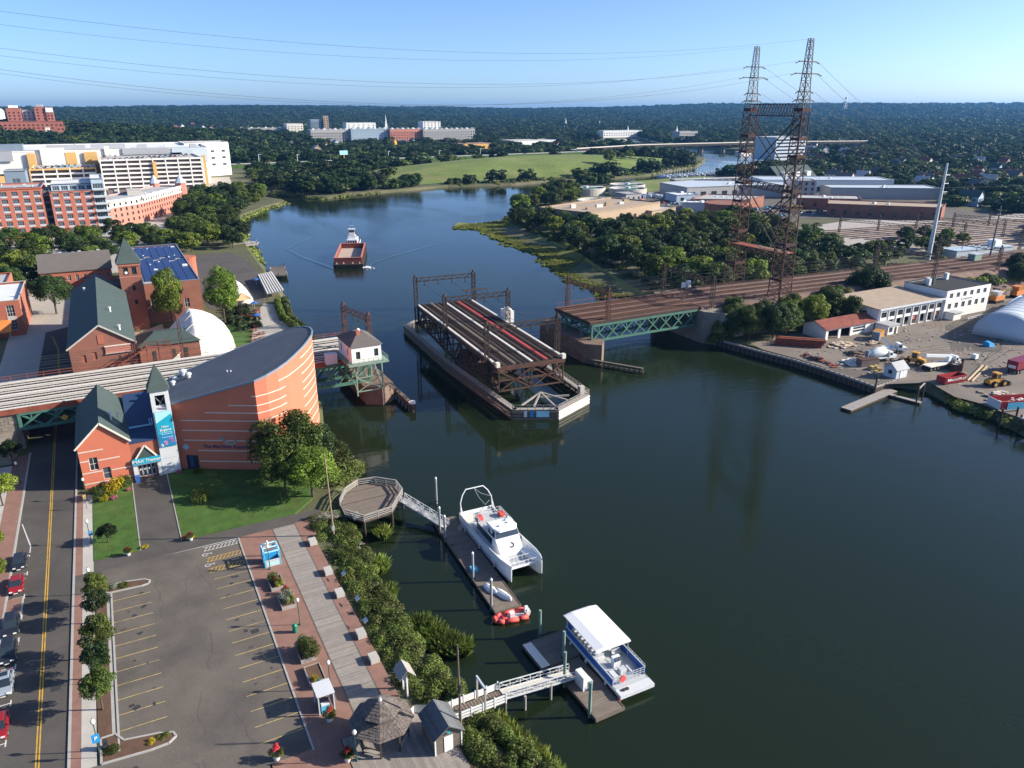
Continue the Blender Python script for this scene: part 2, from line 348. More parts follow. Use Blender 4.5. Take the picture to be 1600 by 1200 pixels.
def make_ground():
 pts = []; 
 def off(poly):
  n = len(poly)
  for i in range(n):
   a = Vector(poly[i]); b = Vector(poly[(i+1) % n]); L = (b-a).length; k = max(1, int(L/7)); d = (b-a)/max(L,1e-6); nn = Vector((-d.y, d.x))
   for j in range(k):
    p = a+(b-a)*(j/k)
    for q in (p+nn*3.3, p-nn*3.3): pts.append((q.x, q.y))
 off(RIVER)
 for x in range(-200, 700, 30):
  for y in range(20, 700, 30): pts.append((x+.3*(y % 7), y))
 for x in range(180, 760, 16):
  for y in range(620, 960, 16): pts.append((x, y+.2*(x % 5)))
 for R in (760,900,1050,1200,1400,1600,1800,2000,2250,2500,2750,3000,3300,3600,3900,4300,4700,5100,5600,6100,6700,7300,8000,9000,10000,12000,16000,24000):
  n = int(min(240, 2*pi*R/max(60, R*.03)))
  for i in range(n): a = 2*pi*i/n+R; pts.append((R*cos(a), R*sin(a)))
 arr = np.array(pts); d = sdist(arr, RIVER)
 keep = [(p, dd) for p, dd in zip(pts, d) if dd > 2.9 and not pip(p[0], p[1], RIVER)]
 n = len(RIVER); vv = [Vector(p) for p in RIVER] + [Vector(p) for p, _ in keep]
 ed = [(i, (i+1) % n) for i in range(n)]
 V, E_, F_, *_r = geometry.delaunay_2d_cdt(vv, ed, [], 0, 1e-4)
 xy = np.array([(v.x, v.y) for v in V]); dd = sdist(xy, RIVER); z = land_z(xy[:,0], xy[:,1], dd); z[dd < .05] = -.5
 mb = MB(); mb.v = [(a, b, c) for (a, b), c in zip(xy, z)]
 for f in F_:
  c = xy[list(f)].mean(0)
  if not pip(c[0], c[1], RIVER): mb.f.append(tuple(f)); mb.m.append(0)
 return mb
ground = struct('ground', make_ground(), M['ground'])
# the water sheet lies wholly at z = 0, ripples are relief in the material
def water_material():
 m = bpy.data.materials.new('river_water'); m.use_nodes = True; n = m.node_tree; N = n.nodes; Lk = n.links.new; b = N['Principled BSDF']
 b.inputs['Base Color'].default_value = (.0118,.0195,.0088,1); b.inputs['Roughness'].default_value = .06; b.inputs['IOR'].default_value = 1.33
 g = N.new('ShaderNodeNewGeometry')
 def tex(sx, sy, rot, sc, det, dist=0):
  mp = N.new('ShaderNodeMapping'); mp.inputs['Scale'].default_value = (sx, sy, 1); mp.inputs['Rotation'].default_value = (0,0,rot); Lk(g.outputs['Position'], mp.inputs['Vector'])
  t = N.new('ShaderNodeTexNoise'); t.inputs['Scale'].default_value = sc; t.inputs['Detail'].default_value = det; t.inputs['Distortion'].default_value = dist; Lk(mp.outputs[0], t.inputs['Vector']); return t
 t1 = tex(.35, 1, .5, .55, 3, .4); t2 = tex(.6, 1, -.3, 2.2, 3); t3 = tex(1, .5, .2, .018, 3, .6)
 a = N.new('ShaderNodeMath'); a.operation = 'MULTIPLY'; a.inputs[1].default_value = .35; Lk(t2.outputs['Fac'], a.inputs[0])
 c = N.new('ShaderNodeMath'); c.operation = 'ADD'; Lk(t1.outputs['Fac'], c.inputs[0]); Lk(a.outputs[0], c.inputs[1])
 mr = N.new('ShaderNodeMapRange'); mr.inputs['From Min'].default_value = .38; mr.inputs['From Max'].default_value = .62; mr.inputs['To Min'].default_value = .05; mr.inputs['To Max'].default_value = .38
 Lk(t3.outputs['Fac'], mr.inputs['Value'])
 bp = N.new('ShaderNodeBump'); bp.inputs['Distance'].default_value = .22; Lk(mr.outputs[0], bp.inputs['Strength']); Lk(c.outputs[0], bp.inputs['Height']); Lk(bp.outputs[0], b.inputs['Normal'])
 m2 = N.new('ShaderNodeMapRange'); m2.inputs['From Min'].default_value = .4; m2.inputs['From Max'].default_value = .6; m2.inputs['To Min'].default_value = .05; m2.inputs['To Max'].default_value = .17
 Lk(t3.outputs['Fac'], m2.inputs['Value']); Lk(m2.outputs[0], b.inputs['Roughness'])
 MATS['water'] = m
water_material()
struct('river_water', MB().sheet([(-60,-420),(1300,-420),(1300,1700),(-60,1700)], 0), M['water'])
def drape(poly, step, lift, name, material, kind='structure'):    # a sheet that follows the ground
 xs = [p[0] for p in poly]; ys = [p[1] for p in poly]; pts = [Vector(p) for p in poly]; n = len(poly)
 for x in np.arange(min(xs), max(xs), step):
  for y in np.arange(min(ys), max(ys), step):
   if pip(x, y, poly): pts.append(Vector((x, y)))
 V, E_, F_, *_r = geometry.delaunay_2d_cdt(pts, [(i, (i+1) % n) for i in range(n)], [], 1, 1e-3)
 xy = np.array([(v.x, v.y) for v in V]); z = land_z(xy[:,0], xy[:,1])+lift
 mb = MB(); mb.v = [(a, b, c) for (a, b), c in zip(xy, z)]; mb.f = [tuple(f) for f in F_]; mb.m = [0]*len(F_)
 o = mb.build(name, material); return tag(o, kind=kind)
HILL = [(205,640),(280,662),(340,652),(380,660),(420,664),(465,664),(510,674),(590,720),(640,745),(660,800),(600,860),(520,880),(430,872),(330,850),(260,800),(215,720)]
drape(HILL, 16, .35, 'meadow', M['meadow'])
drape(MARSH, 9, .06, 'marsh', M['marsh_mud'])
# ---------------------------------------------------------------- trees: unit crowns of leaf clumps (radius 1, base at z = 0)
def leaf_mesh(name, pos, nrm, size, material, aspect=1.0):
 n = len(pos); nrm = nrm/np.linalg.norm(nrm, axis=1, keepdims=True); r = RNG.normal(size=(n,3)); a = np.cross(nrm, r); a /= np.linalg.norm(a, axis=1, keepdims=True); b = np.cross(nrm, a)
 s = size*(.6+.8*RNG.random(n))[:,None]; a = a*s*.5; b = b*s*.5*aspect
 v = np.stack([pos-a*.9-b*.3, pos+a*.1-b, pos+a, pos-a*.1+b], 1).reshape(-1,3)
 me = bpy.data.meshes.new(name); me.vertices.add(4*n); me.vertices.foreach_set('co', v.astype(np.float32).ravel())
 me.loops.add(4*n); me.loops.foreach_set('vertex_index', np.arange(4*n, dtype=np.int32)); me.polygons.add(n)
 me.polygons.foreach_set('loop_start', np.arange(0, 4*n, 4, dtype=np.int32)); me.materials.append(material); me.update(); me.validate(); return me
def crown(name, material, n, leaf, clumps=26, height=1.9, taper=.0, low=.12, cr=.36):
 c = []
 while len(c) < clumps:
  d = RNG.normal(size=3); d /= np.linalg.norm(d); r = .45+.42*RNG.random()**.6
  if d[2] < -.75: continue
  z = (d[2]*r*.5+.5); k = 1-taper*max(0, z-.3)
  c.append((d[0]*r*k, d[1]*r*k, low+z*(height-low), cr*(.75+.5*RNG.random())*(1-taper*.35*z)))
 c = np.array(c); pick = RNG.choice(clumps, n, p=(c[:,3]**2)/(c[:,3]**2).sum()); d = RNG.normal(size=(n,3)); d /= np.linalg.norm(d, axis=1, keepdims=True)
 d[:,2] = np.where(RNG.random(n) < .55, np.abs(d[:,2]), d[:,2]); rr = c[pick,3]*(.55+.5*RNG.random(n)**.5)
 pos = c[pick,:3]+d*rr[:,None]*np.array([1,1,.8]); pos[:,2] = np.maximum(pos[:,2], .0)
 nrm = d+RNG.normal(size=(n,3))*.55+np.array([0,0,.3]); return leaf_mesh(name, pos, nrm, leaf, material)
CROWN = {'near': [crown('crown', M['leaf'], 13000, .062, 48, cr=.31), crown('crown', M['leaf'], 13000, .062, 50, 2.1, .25, cr=.31), crown('crown', M['leaf_fresh'], 14000, .062, 60, 2.5, .3, cr=.31), crown('crown', M['leaf_dark'], 13000, .062, 46, 1.7, cr=.31)],
  'street': [crown('crown', M['leaf'], 6500, .088, 30, 2.2, .35, .0, .34), crown('crown', M['leaf_dark'], 6500, .088, 30, 2.1, .3, .0, .34), crown('crown', M['leaf_fresh'], 6000, .088, 28, 1.9, .2, .0, .34)],
  'mid': [crown('crown', M['leaf'], 4200, .105, 34, cr=.31), crown('crown', M['leaf_dark'], 4200, .105, 38, 2.0, .2, cr=.3), crown('crown', M['leaf_fresh'], 4200, .105, 30, 1.8, cr=.32), crown('crown', M['leaf'], 4200, .105, 36, 2.3, .35, cr=.3), crown('crown', M['leaf_dark'], 4000, .105, 30, 1.7, cr=.32)],
  'far': [crown('crown', M['leaf_dark'], 800, .23, 18, 1.9, .2, .05, .36), crown('crown', M['leaf_dark'], 800, .23, 16, 1.7, .1, .05, .4), crown('crown', M['leaf_dark'], 800, .23, 16, 1.8, .2, .05, .4), crown('crown', M['leaf'], 800, .23, 15, 1.5, .0, .05, .4)],
  'bush': [crown('foliage', M['leaf'], 2200, .10, 16, 1.1, 0, .0, .45), crown('foliage', M['leaf_fresh'], 2200, .10, 16, 1.1, 0, .0, .45), crown('foliage', M['leaf_dark'], 2200, .10, 16, 1.2, 0, .0, .45), crown('foliage', M['leaf_olive'], 2200, .10, 16, 1.1, 0, .0, .45)],
  'yellow': [crown('foliage', M['leaf_yellow'], 700, .15, 10, 1.1, 0, .0, .45)], 'grey': [crown('foliage', M['leaf_grey'], 600, .15, 10, 1.1, 0, .0, .45)], 'maroon': [crown('foliage', M['leaf_maroon'], 350, .2, 8, 1.5, 0, .0, .4)],
  'pink': [crown('foliage', M['flower_pink'], 350, .2, 8, .8, 0, .0, .4)], 'red': [crown('foliage', M['flower_red'], 350, .2, 8, 1.2, 0, .0, .4)]}
def trunk_mesh(limbs=5):
 mb = MB(); mb.tube((0,0,-.3), (.03,.02,.9), .10, 7, .075); mb.tube((.03,.02,.88), (.0,.05,1.7), .075, 6, .03)
 for i in range(limbs):
  a = 2*pi*i/limbs+.4; mb.tube((.02,.02,.75+.1*(i % 3)), (.5*cos(a), .5*sin(a), 1.3+.12*(i % 2)), .045, 5, .015)
 return mb.mesh('trunk', M['bark'])
TRUNK = trunk_mesh()
TREE_N = [0]
def tree(x, y, r, h, label, group=None, lod='mid', v=None, z=None, name='tree', clear=None):
 if z is None: z = float(land_z(np.array([x]), np.array([y]))[0])
 TREE_N[0] += 1; vs_ = CROWN[lod]; me = vs_[(TREE_N[0]*7+int(x*3)) % len(vs_)] if v is None else vs_[v % len(vs_)]
 t = thing(name, label, 'tree', (x, y, z), 0, group); cl = h*.16 if clear is None else clear
 top = max(q.co.z for q in me.vertices) if 'top' not in me else me['top']; me['top'] = top
 hh = h-cl; child('trunk', TRUNK, t, (0,0,0), TREE_N[0]*1.3, (r*.55+.2, r*.55+.2, (cl+hh*.55)/1.7))
 child('crown', me, t, (0,0,cl), TREE_N[0]*2.39, (r, r*(.92+.16*random.random()), hh/top)); return t
def bush(x, y, r, h, label, group=None, kind='bush', v=0, z=2.0, name='shrub', cat='shrub'):
 vs_ = CROWN[kind]; me = vs_[v % len(vs_)]; o = bpy.data.objects.new(name, me); COL.objects.link(o); o.location = (x, y, z-.05)
 if 'top' not in me: me['top'] = max(q.co.z for q in me.vertices)
 o.scale = (r, r, h/me['top']); o.rotation_euler.z = x*1.7+y; return tag(o, label, cat, group)
# ---------------------------------------------------------------- street, car park, lawns, promenade
def strip(name, x0, x1, y0, y1, z, m, kind='structure', z0=None):
 mb = MB().box(x0, x1, y0, y1, z0, z) if z0 is not None else MB().sheet([(x0,y0),(x1,y0),(x1,y1),(x0,y1)], z)
 return tag(mb.build(name, m), kind=kind)
G = 2.0
road = struct('street', MB().sheet([(-20.6,20),(-12.5,20),(-12.7,200),(-13.5,240),(-15,262),(-22,275),(-24,262),(-21.5,230),(-20.8,200)], G+.02), M['asphalt'])
for dx in (-.14, .14):
 mb = MB(); pts = [(-14.9,30),(-15.3,60),(-16.0,110),(-16.8,172),(-17,205),(-18,240),(-20,256)]
 for (a, b), (c, d) in zip(pts, pts[1:]): mb.add([(a+dx-.07,b,G+.026),(a+dx+.07,b,G+.026),(c+dx+.07,d,G+.026),(c+dx-.07,d,G+.026)], [(0,1,2,3)])
 mb.build('centre_line', M['yellow_paint'], road)
for y in (121.8,116.3,110.0,104.8,99.6,94.0,87.2,80.6,74.5):      # parking bay ticks on the street
 MB().sheet([(-20.2,y),(-18.6,y),(-18.6,y+.14),(-20.2,y+.14)], G+.027).build('bay_marking', M['road_white'], road)
 MB().sheet([(-18.75,y-.5),(-18.6,y-.5),(-18.6,y+.6),(-18.75,y+.6)], G+.031).build('bay_marking', M['road_white'], road)
MB().sheet([(-20.4,133),(-20.25,133),(-18.6,124.6),(-18.75,124.4)], G+.027).build('edge_line', M['road_white'], road)
MB().sheet([(-18.75,124.4),(-18.6,124.4),(-18.6,121.9),(-18.75,121.9)], G+.031).build('edge_line', M['road_white'], road)
# east pavement: kerb, brick band, concrete slabs
strip('kerb', -12.75, -12.45, 20, 164, G+.15, M['kerb_stone'], z0=1.9)
pav = strip('pavement', -12.45, -11.5, 20, 140, G+.14, M['brick_paving'], z0=1.9)
slab = MB().box(-.73,.73,-.93,.93,-.2,0).mesh('concrete_slab', M['pale_concrete'])
for y in np.arange(22, 139.5, 1.9): child('concrete_slab', slab, pav, (-10.75, y, G+.145))
# west pavement and its brick build-outs
strip('west_kerb', -20.95, -20.65, 20, 164, G+.15, M['kerb_stone'], z0=1.9)
wp = strip('west_pavement', -23.4, -20.95, 20, 163, G+.14, M['brick_paving'], z0=1.9)
slab2 = MB().box(-2.9,2.9,-1.45,1.45,-.2,0).mesh('concrete_slab', M['pale_concrete'])
for y in np.arange(60, 160, 2.95): child('concrete_slab', slab2, wp, (-26.35, y, G+.145))
MB().box(-20.97,-18.9,104.9,109.9,1.9,G+.13).build('brick_build_out', M['brick_paving'], wp)
MB().box(-18.9,-18.7,104.9,109.9,1.9,G+.14).build('kerb_edge', M['kerb_stone'], wp)
# car park
lot = struct('car_park', MB().sheet([(-12.45,20),(5.8,20),(5.8,64.2),(10.35,64.2),(10.35,112),(-9.9,112.0),(-12.45,112),(-12.45,106.6),(-9.9,106.6),(-9.9,72.6),(-12.45,72.6)], G+.15), M['lot_asphalt'])
for i in range(11):
 y = 102.7-2.62*i; MB().sheet([(-7.9,y),(-3.0,y-.1),(-3.0,y),(-7.9,y+.1)], G+.157).build('bay_line', M['pale_yellow_paint'], lot)
for i in range(15):
 y = 101.6-2.62*i
 if y > 65: MB().sheet([(5.4,y-.05),(10.2,y-.05),(10.2,y+.05),(5.4,y+.05)], G+.157).build('bay_line', M['pale_yellow_paint'], lot)
for y, m in ((110.6,'road_white'),(107.3,'yellow_paint'),(104.2,'yellow_paint')):    # hatched strips beside the wheelchair bays
 mb = MB()
 for a, b, c, d in ((5.0,10.2,y-.6,y-.5),(5.0,10.2,y+.5,y+.6)): mb.sheet([(a,c),(b,c),(b,d),(a,d)], G+.157)
 for k in range(9): x = 5.0+k*.58; mb.sheet([(x,y-.5),(x+.12,y-.5),(x+.62,y+.5),(x+.5,y+.5)], G+.157)
 mb.build('hatched_strip', M[m], lot)
for y in (109.0, 105.8):
 mb = MB()
 for i in range(12):
  a = 2*pi*i/12+1; b = 2*pi*(i+1)/12+1
  if i < 10: mb.sheet([(5.0+.42*cos(a),y+.42*sin(a)),(5.0+.42*cos(b),y+.42*sin(b)),(5.0+.3*cos(b),y+.3*sin(b)),(5.0+.3*cos(a),y+.3*sin(a))], G+.157)
 mb.sheet([(5.2,y+.1),(6.0,y+.0),(6.0,y+.12),(5.2,y+.22)], G+.158); mb.sheet([(5.9,y-.15),(6.0,y-.15),(6.0,y+.25),(5.9,y+.25)], G+.159); mb.build('wheelchair_symbol', M['road_white'], lot)
MB().sheet([(-9.9,111.85),(10.3,111.5),(10.3,111.62),(-9.9,112)], G+.158).build('edge_line', M['road_white'], lot)
strip('car_park_verge', -9.9, -8.5, 76.5, 104.7, G+.16, M['mulch'], z0=1.9)
strip('verge_pavement', -8.5, -8.0, 73.5, 105, G+.17, M['concrete'], z0=1.9)
strip('car_park_kerb', -8.0, -7.8, 73.5, 105, G+.26, M['kerb_stone'], z0=1.9)
def island(pts, label):
 t = struct('planted_island', MB().prism(pts, 1.9, G+.24), M['mulch']); n = len(pts); c = Vector((sum(p[0] for p in pts)/n, sum(p[1] for p in pts)/n)); mb = MB()
 for i in range(n):
  a, b = pts[i], pts[(i+1) % n]; mb.beam((a[0],a[1],G+.15), (b[0],b[1],G+.15), .22, .3)
 mb.build('kerb_edge', M['kerb_stone'], t); return t
island([(-9.6,106.4),(-9.3,107.0),(-6,106.9),(-3.6,106.3),(-2.9,105.6),(-3.1,104.9),(-4,104.7),(-8.2,105.0)], '')
island([(-9.6,72.5),(-9.6,76.3),(-8.2,76.3),(-7.4,74.9),(-4,74.2),(-2.6,73.6),(-2.4,72.9),(-3.2,72.2),(-5,72.1)], '')
# walk to the theatre, lawns
strip('forecourt_path', -3.5, 2.2, 111.9, 142, G+.165, M['asphalt'], z0=1.9)
strip('cross_path', -10.0, 24, 111.7, 114.9, G+.16, M['asphalt'], z0=1.9)
struct('front_lawn', MB().prism([(-10.0,115.0),(-3.7,115.0),(-3.7,141),(-10.0,141)], 1.9, G+.2), M['lawn'])
struct('river_lawn', MB().prism([(2.4,115.0),(20,115),(24,119),(25,134),(19,134),(5,142),(2.4,141.5)], 1.9, G+.2), M['lawn'])
for x in (-3.6, 2.3): strip('path_edging', x-.08, x+.08, 115, 141.5, G+.24, M['kerb_stone'], z0=1.9)
# promenade: brick, boardwalk, brick
prom = struct('promenade', MB().prism([(10.4,64.2),(15.6,64.2),(15.6,111.7),(10.4,111.7)], 1.9, G+.22), M['brick_paving'])
MB().box(10.2,10.42,64.0,111.7,1.9,G+.24).build('kerb_edge', M['kerb_stone'], prom)
struct('river_side_paving', MB().prism([(19.2,64.5),(21,64.5),(21,104),(22.5,112),(19.2,112)], 1.9, G+.21), M['brick_paving'])
struct('south_plaza', MB().prism([(6,40),(24,40),(24,64.2),(19.2,64.4),(10.4,64.2),(6,64.2)], 1.9, G+.205), M['brick_paving'])
bw = struct('boardwalk', MB().box(15.6,19.2,64.3,111.8,1.9,G+.1), M['dark_wood'])
plank = MB().box(-1.74,1.74,-.098,.098,0,.13).mesh('plank', M['boardwalk_wood'])
for i in range(225): child('plank', plank, bw, (17.4, 64.5+.21*i, G+.1))
for x in (15.62, 19.18): MB().box(x-.07,x+.07,64.3,111.8,G+.1,G+.245).build('edge_board', M['old_wood'], bw)
deckS = struct('plaza_deck', MB().box(13.2,24.3,54,64.0,1.9,G+.21), M['dark_wood'])
pl2 = MB().box(-.1,.1,-4.9,4.9,0,.06).mesh('plank', M['boardwalk_wood'])
for i in range(50): child('plank', pl2, deckS, (13.4+.215*i, 59, G+.212))

rs = random.Random(4)
for i in range(34):      # oil spots in the bays and tyre-worn patches on the aisle
 x, y = (rs.uniform(-7,-3.6) if i % 2 else rs.uniform(6.4,9.6)), rs.uniform(68,103); r = rs.uniform(.12,.42); MB().sheet([(x+r*rs.uniform(.5,1.3)*cos(2*pi*k/9), y+r*rs.uniform(.5,1.3)*sin(2*pi*k/9)) for k in range(9)], G+.153+.0002*i).build('oil_spot', M['dark_metal' if i % 3 else 'asphalt'], lot)
for i in range(9):
 pts = [(rs.uniform(-2.5,5), rs.uniform(64,108))]
 for k in range(7): pts.append((pts[-1][0]+rs.uniform(-.5,.5), pts[-1][1]-rs.uniform(.5,1.6)))
 mb = MB()
 for (a,b),(c,d) in zip(pts,pts[1:]): mb.add([(a-.04,b,G+.154),(a+.04,b,G+.154),(c+.04,d,G+.154),(c-.04,d,G+.154)], [(0,1,2,3)])
 mb.build('crack_seal', M['asphalt'], lot)
MB().box(7.9,8.9,86.5,87.4,G+.15,G+.158).build('drain_grate', M['dark_metal'], lot)
for x, y in ((-14.2,87.5),(-17.5,64)): MB().sheet([(x-.5,y-.5),(x+.5,y-.5),(x+.5,y+.5),(x-.5,y+.5)], G+.03).build('manhole', M['dark_metal'], road)
# ---------------------------------------------------------------- street furniture and plants near the car park
def lamp_proto():
 t = thing('street_lamp', 'x', 'street lamp'); mb = MB().lathe((0,0,0), [(.16,0),(.16,.12),(.09,.35),(.06,.6),(.05,3.5),(.09,3.55),(.09,3.65)], 10); mb.build('post', M['green_metal'], t, False)
 MB().lathe((0,0,3.62), [(.08,0),(.19,.12),(.24,.3),(.2,.46),(.1,.58),(.03,.66)], 12).build('lamp_globe', M['lamp_glass'], t, False, smooth=True)
 MB().lathe((0,0,4.26), [(.06,0),(.03,.1),(.01,.2)], 8).build('finial', M['green_metal'], t, False); return t
LP = lamp_proto()
for i, (x, y, lab) in enumerate([(-9.75,74.6,'globe lamp on the pavement beside the lower planted island'), (-10.15,91,'globe lamp among the pavement trees halfway along the car park'), (-10.15,105.9,'globe lamp on the pavement by the upper planted island'),
      (-10.3,120.8,'globe lamp on the pavement beside the small front lawn'), (-10.9,137,'globe lamp on the pavement at the corner of the gabled brick house'), (13.0,100.3,'globe lamp in front of the blue kiosk on the promenade'),
      (13.9,85.4,'globe lamp by the green bin on the brick promenade'), (14.3,71.9,'globe lamp beside the grey kiosk on the promenade'), (13.9,60.4,'globe lamp on the brick plaza south of the gazebo'), (-21.6,150,'globe lamp on the west pavement near the railway bridge')]):
 (LP if i == 0 else copy_tree(LP)).location = (x, y, G+.16)
 l = [o for o in COL.objects if o.name.startswith('street_lamp') and o.parent is None][-1] if i else LP; l['label'] = lab; l['group'] = 'globe street lamps'
def sign(x, y, z, w, h, zc, m, label, rz=0, post='dark_metal', words=None):
 t = thing('street_sign', label, 'sign', (x, y, z), rz); MB().tube((0,0,0), (0,0,zc+h/2), .04, 6).build('post', M[post], t, False)
 b = MB().box(-w/2,w/2,-.07,-.045,zc-h/2,zc+h/2).build('sign_board', M[m], t, False)
 if words:
  o = child('lettering', text_mesh('lettering', words, h*.62, M['white_paint']), b, (0,-.085,zc)); o.rotation_euler = (pi/2,0,0)
 return t
sign(-9.7, 73.6, G+.15, .75, 1.1, 2.6, 'sign_blue', 'blue parking sign on a post by the lower planted island', words='P')
sign(-10.1, 120.2, G+.15, .55, .75, 2.1, 'sign_blue', 'small blue parking sign beside the front lawn', words='P')
sign(-10.0, 86.0, G+.15, .8, .55, 2.4, 'galvanised', 'pale grey sign seen between the pavement trees')
sign(-10.9, 133.4, G+.15, .5, .9, 2.3, 'pale_yellow_paint', 'yellow sign on a post by the corner of the front lawn')
def newspaper(x, y): 
 t = thing('news_box', 'black newspaper box by the lower planted island', 'news box', (x, y, G+.2)); MB().box(-.25,.25,-.22,.22,.3,1.1).build('cabinet', M['dark_metal'], t, False)
 MB().box(-.06,.06,-.06,.06,0,.3).build('pedestal', M['metal_grey'], t, False); MB().box(-.18,.18,-.235,-.222,.65,1.0).build('door', M['glass'], t, False)
newspaper(-9.1, 74.6)
bush(-9.0,106.0,.7,1.0,'grey-green lavender clump at the narrow end of the upper planted island',kind='grey'); bush(-7.6,106.1,.8,1.0,'grey lavender clump on the upper planted island',kind='grey',name='lavender_bush'); bush(-6.2,106.0,.7,.8,'green shrub on the upper planted island beside bare mulch',v=1)
bush(-8.6,74.0,.8,.9,'yellowish shrub at the pavement end of the lower planted island',v=3); bush(-4.9,73.2,.45,.7,'yellow flowering clump on the lower planted island',kind='yellow',name='flowering_shrub',cat='flowers'); bush(-3.7,73.5,.6,.6,'green shrub at the rounded end of the lower planted island',v=1)
for i, (y, r, h, lab) in enumerate([(102.5,1.75,5.3,'leafy street tree nearest the upper planted island'), (98.3,1.7,5.2,'second street tree down the pavement from the upper island'), (90.6,2.0,6.2,'tall street tree in the middle of the pavement row'),
      (86.6,1.7,5.2,'smaller street tree just beyond the tallest in the pavement row'), (81.0,1.95,6.0,'broad street tree nearest the lower planted island')]):
 tree(-9.35, y, r, h, lab, 'street trees along the car park', 'street', i % 2, G+.15, 'street_tree', 1.5)
for i, (x, y, r, h, lab) in enumerate([(-23.2,158.5,1.9,5.6,'thin street tree by the stone abutment of the railway bridge'), (-23.6,141.5,2.7,6.6,'round street tree on the west pavement across from the gabled house'), (-23.8,122.5,2.5,6.2,'street tree leaning over the parked black car'),
      (-22.6,114.5,2.0,5.4,'street tree beside the parked red car at the frame edge'), (-22.6,104.5,1.8,5.0,'street tree by the brick build-out on the west kerb')]):
 tree(x, y, r, h, lab, 'street trees on the west pavement', 'street', 2 if i else 1, G+.1, 'street_tree', 1.7)
tree(-7.9,119.8,1.55,3.2,'small spreading tree alone on the front lawn',None,'street',1,G+.2,'lawn_tree',.7)
bush(6.9,126.8,1.55,2.3,'pale green rounded bush alone on the river lawn',v=1,z=G+.2,name='round_bush'); 
for x, y, r, h, k, v, lab in [(-9.1,136.6,1.3,2.3,'bush',0,'green bush at the street corner of the gabled house'),(-8.2,138.2,1.2,2.2,'bush',2,'dark bush behind the yellow ones by the gabled house'),(-7.0,137.6,1.2,2.1,'yellow',0,'bright yellow bush under the gable window'),
      (-6.0,138.8,1.2,2.4,'yellow',0,'yellow bush close to the theatre doors'),(-4.7,139.2,1.1,2.4,'bush',0,'green bush beside the theatre path'),(-6.6,135.0,.7,.7,'pink',0,'pink flower bed in front of the yellow bush'),(-4.2,137.2,.5,.7,'pink',0,'pink flowers at the edge of the theatre path'),
      (-8.3,135.0,.8,1.2,'yellow',0,'small yellow bush at the street end of the flower bed'),(4.2,140.4,.6,.7,'pink',0,'pink flowers at the foot of the white sign tower'),(7.5,139.0,1.0,.8,'bush',1,'low plants along the shaded theatre wall'),(-2.9,115.3,.55,.6,'yellow',0,'yellow flowers at the corner of the front lawn by the path'),(2.8,115.4,.5,.55,'red',0,'orange flowers at the corner of the river lawn by the path')]:
 bush(x, y, r, h, lab, None, k, v, G+.18, 'flowering_bush' if k == 'pink' else 'shrub', 'flowers' if k in ('pink','red') else 'shrub')
def pot(x, y, lab, k='red', s=1.0):
 t = thing('flower_pot', lab, 'flower pot', (x, y, G+.2), 0, 'white flower pots'); MB().lathe((0,0,0), [(.26*s,0),(.38*s,.5*s),(.43*s,.62*s),(.40*s,.62*s),(.36*s,.5*s)], 14).build('pot', M['white_paint'], t, False)
 child('foliage', CROWN['bush'][0], t, (0,0,.5*s), 0, (.6*s,.6*s,.62*s)); child('blossoms', CROWN[k][0], t, (0,.05,1.0*s), 1, (.42*s,.42*s,.5*s)); child('trailing_leaves', CROWN['yellow'][0], t, (.2*s,-.15*s,.45*s), 2, (.4*s,.4*s,.35*s))
pot(-5.3,114.3,'white pot with maroon plants at the corner of the front lawn','maroon',.95); pot(3.6,114.4,'white pot with orange flowers at the corner of the river lawn','maroon',.95); pot(12.9,67.2,'white pot of red flowers beside the grey kiosk','red',1.15)
pot(6.6,64.6,'white pot of red flowers at the south corner of the car park','red',1.15); pot(13.1,60.9,'white pot of red flowers on the plaza south of the gazebo','red',1.1); pot(13.7,93.0,'white pot between the two flower-filled planters','red',.9)
def planter(x, y, lab, plants):
 t = thing('planter', lab, 'planter', (x, y, G+.22), 0, 'timber planters on the promenade'); mb = MB()
 for a in ((-.95,-.85,-1.6,1.6),(.85,.95,-1.6,1.6),(-.85,.85,-1.6,-1.5),(-.85,.85,1.5,1.6)): mb.box(a[0],a[1],a[2],a[3],0,.55)
 mb.build('planter_box', M['grey_wood'], t, False); MB().box(-.85,.85,-1.5,1.5,0,.45).build('soil', M['mulch'], t, False)
 for k, v, px, py, r, h in plants: child('foliage', CROWN[k][v], t, (px,py,.42), px+py, (r,r,h))
planter(13.0,96.0,'timber planter with maroon and yellow plants near the blue kiosk',[('bush',3,-.2,1.0,.7,.9),('maroon',0,.25,.0,.6,.7),('bush',1,.3,-.9,.6,.8),('yellow',0,.1,-1.2,.4,.5),('bush',0,-.4,.2,.5,.8)])
planter(13.4,91.0,'timber planter overflowing with grey lavender beside the lamp',[('grey',0,0,.3,.95,1.0),('yellow',0,-.3,1.1,.5,.6),('bush',1,.3,-.7,.7,.9),('grey',0,-.2,-.5,.7,.8)])
planter(13.2,79.3,'timber planter with tall dry brown bushes',[('grey',0,-.2,.8,.9,1.3),('bush',3,.2,-.2,1.2,1.9),('bush',3,.5,-1.1,1.0,1.5)])
planter(13.2,74.9,'timber planter of bare soil with a few yellow flowers',[('yellow',0,-.2,-1.2,.45,.7)])
def bench(x, y, lab):
 t = thing('stone_bench', lab, 'bench', (x, y, G+.21), 0, 'pale stone seats along the river path'); MB().box(-.55,.55,-.75,.75,.12,.75).build('seat_block', M['pale_concrete'], t, False); MB().box(-.45,.45,-.65,.65,0,.12).build('plinth', M['concrete'], t, False)
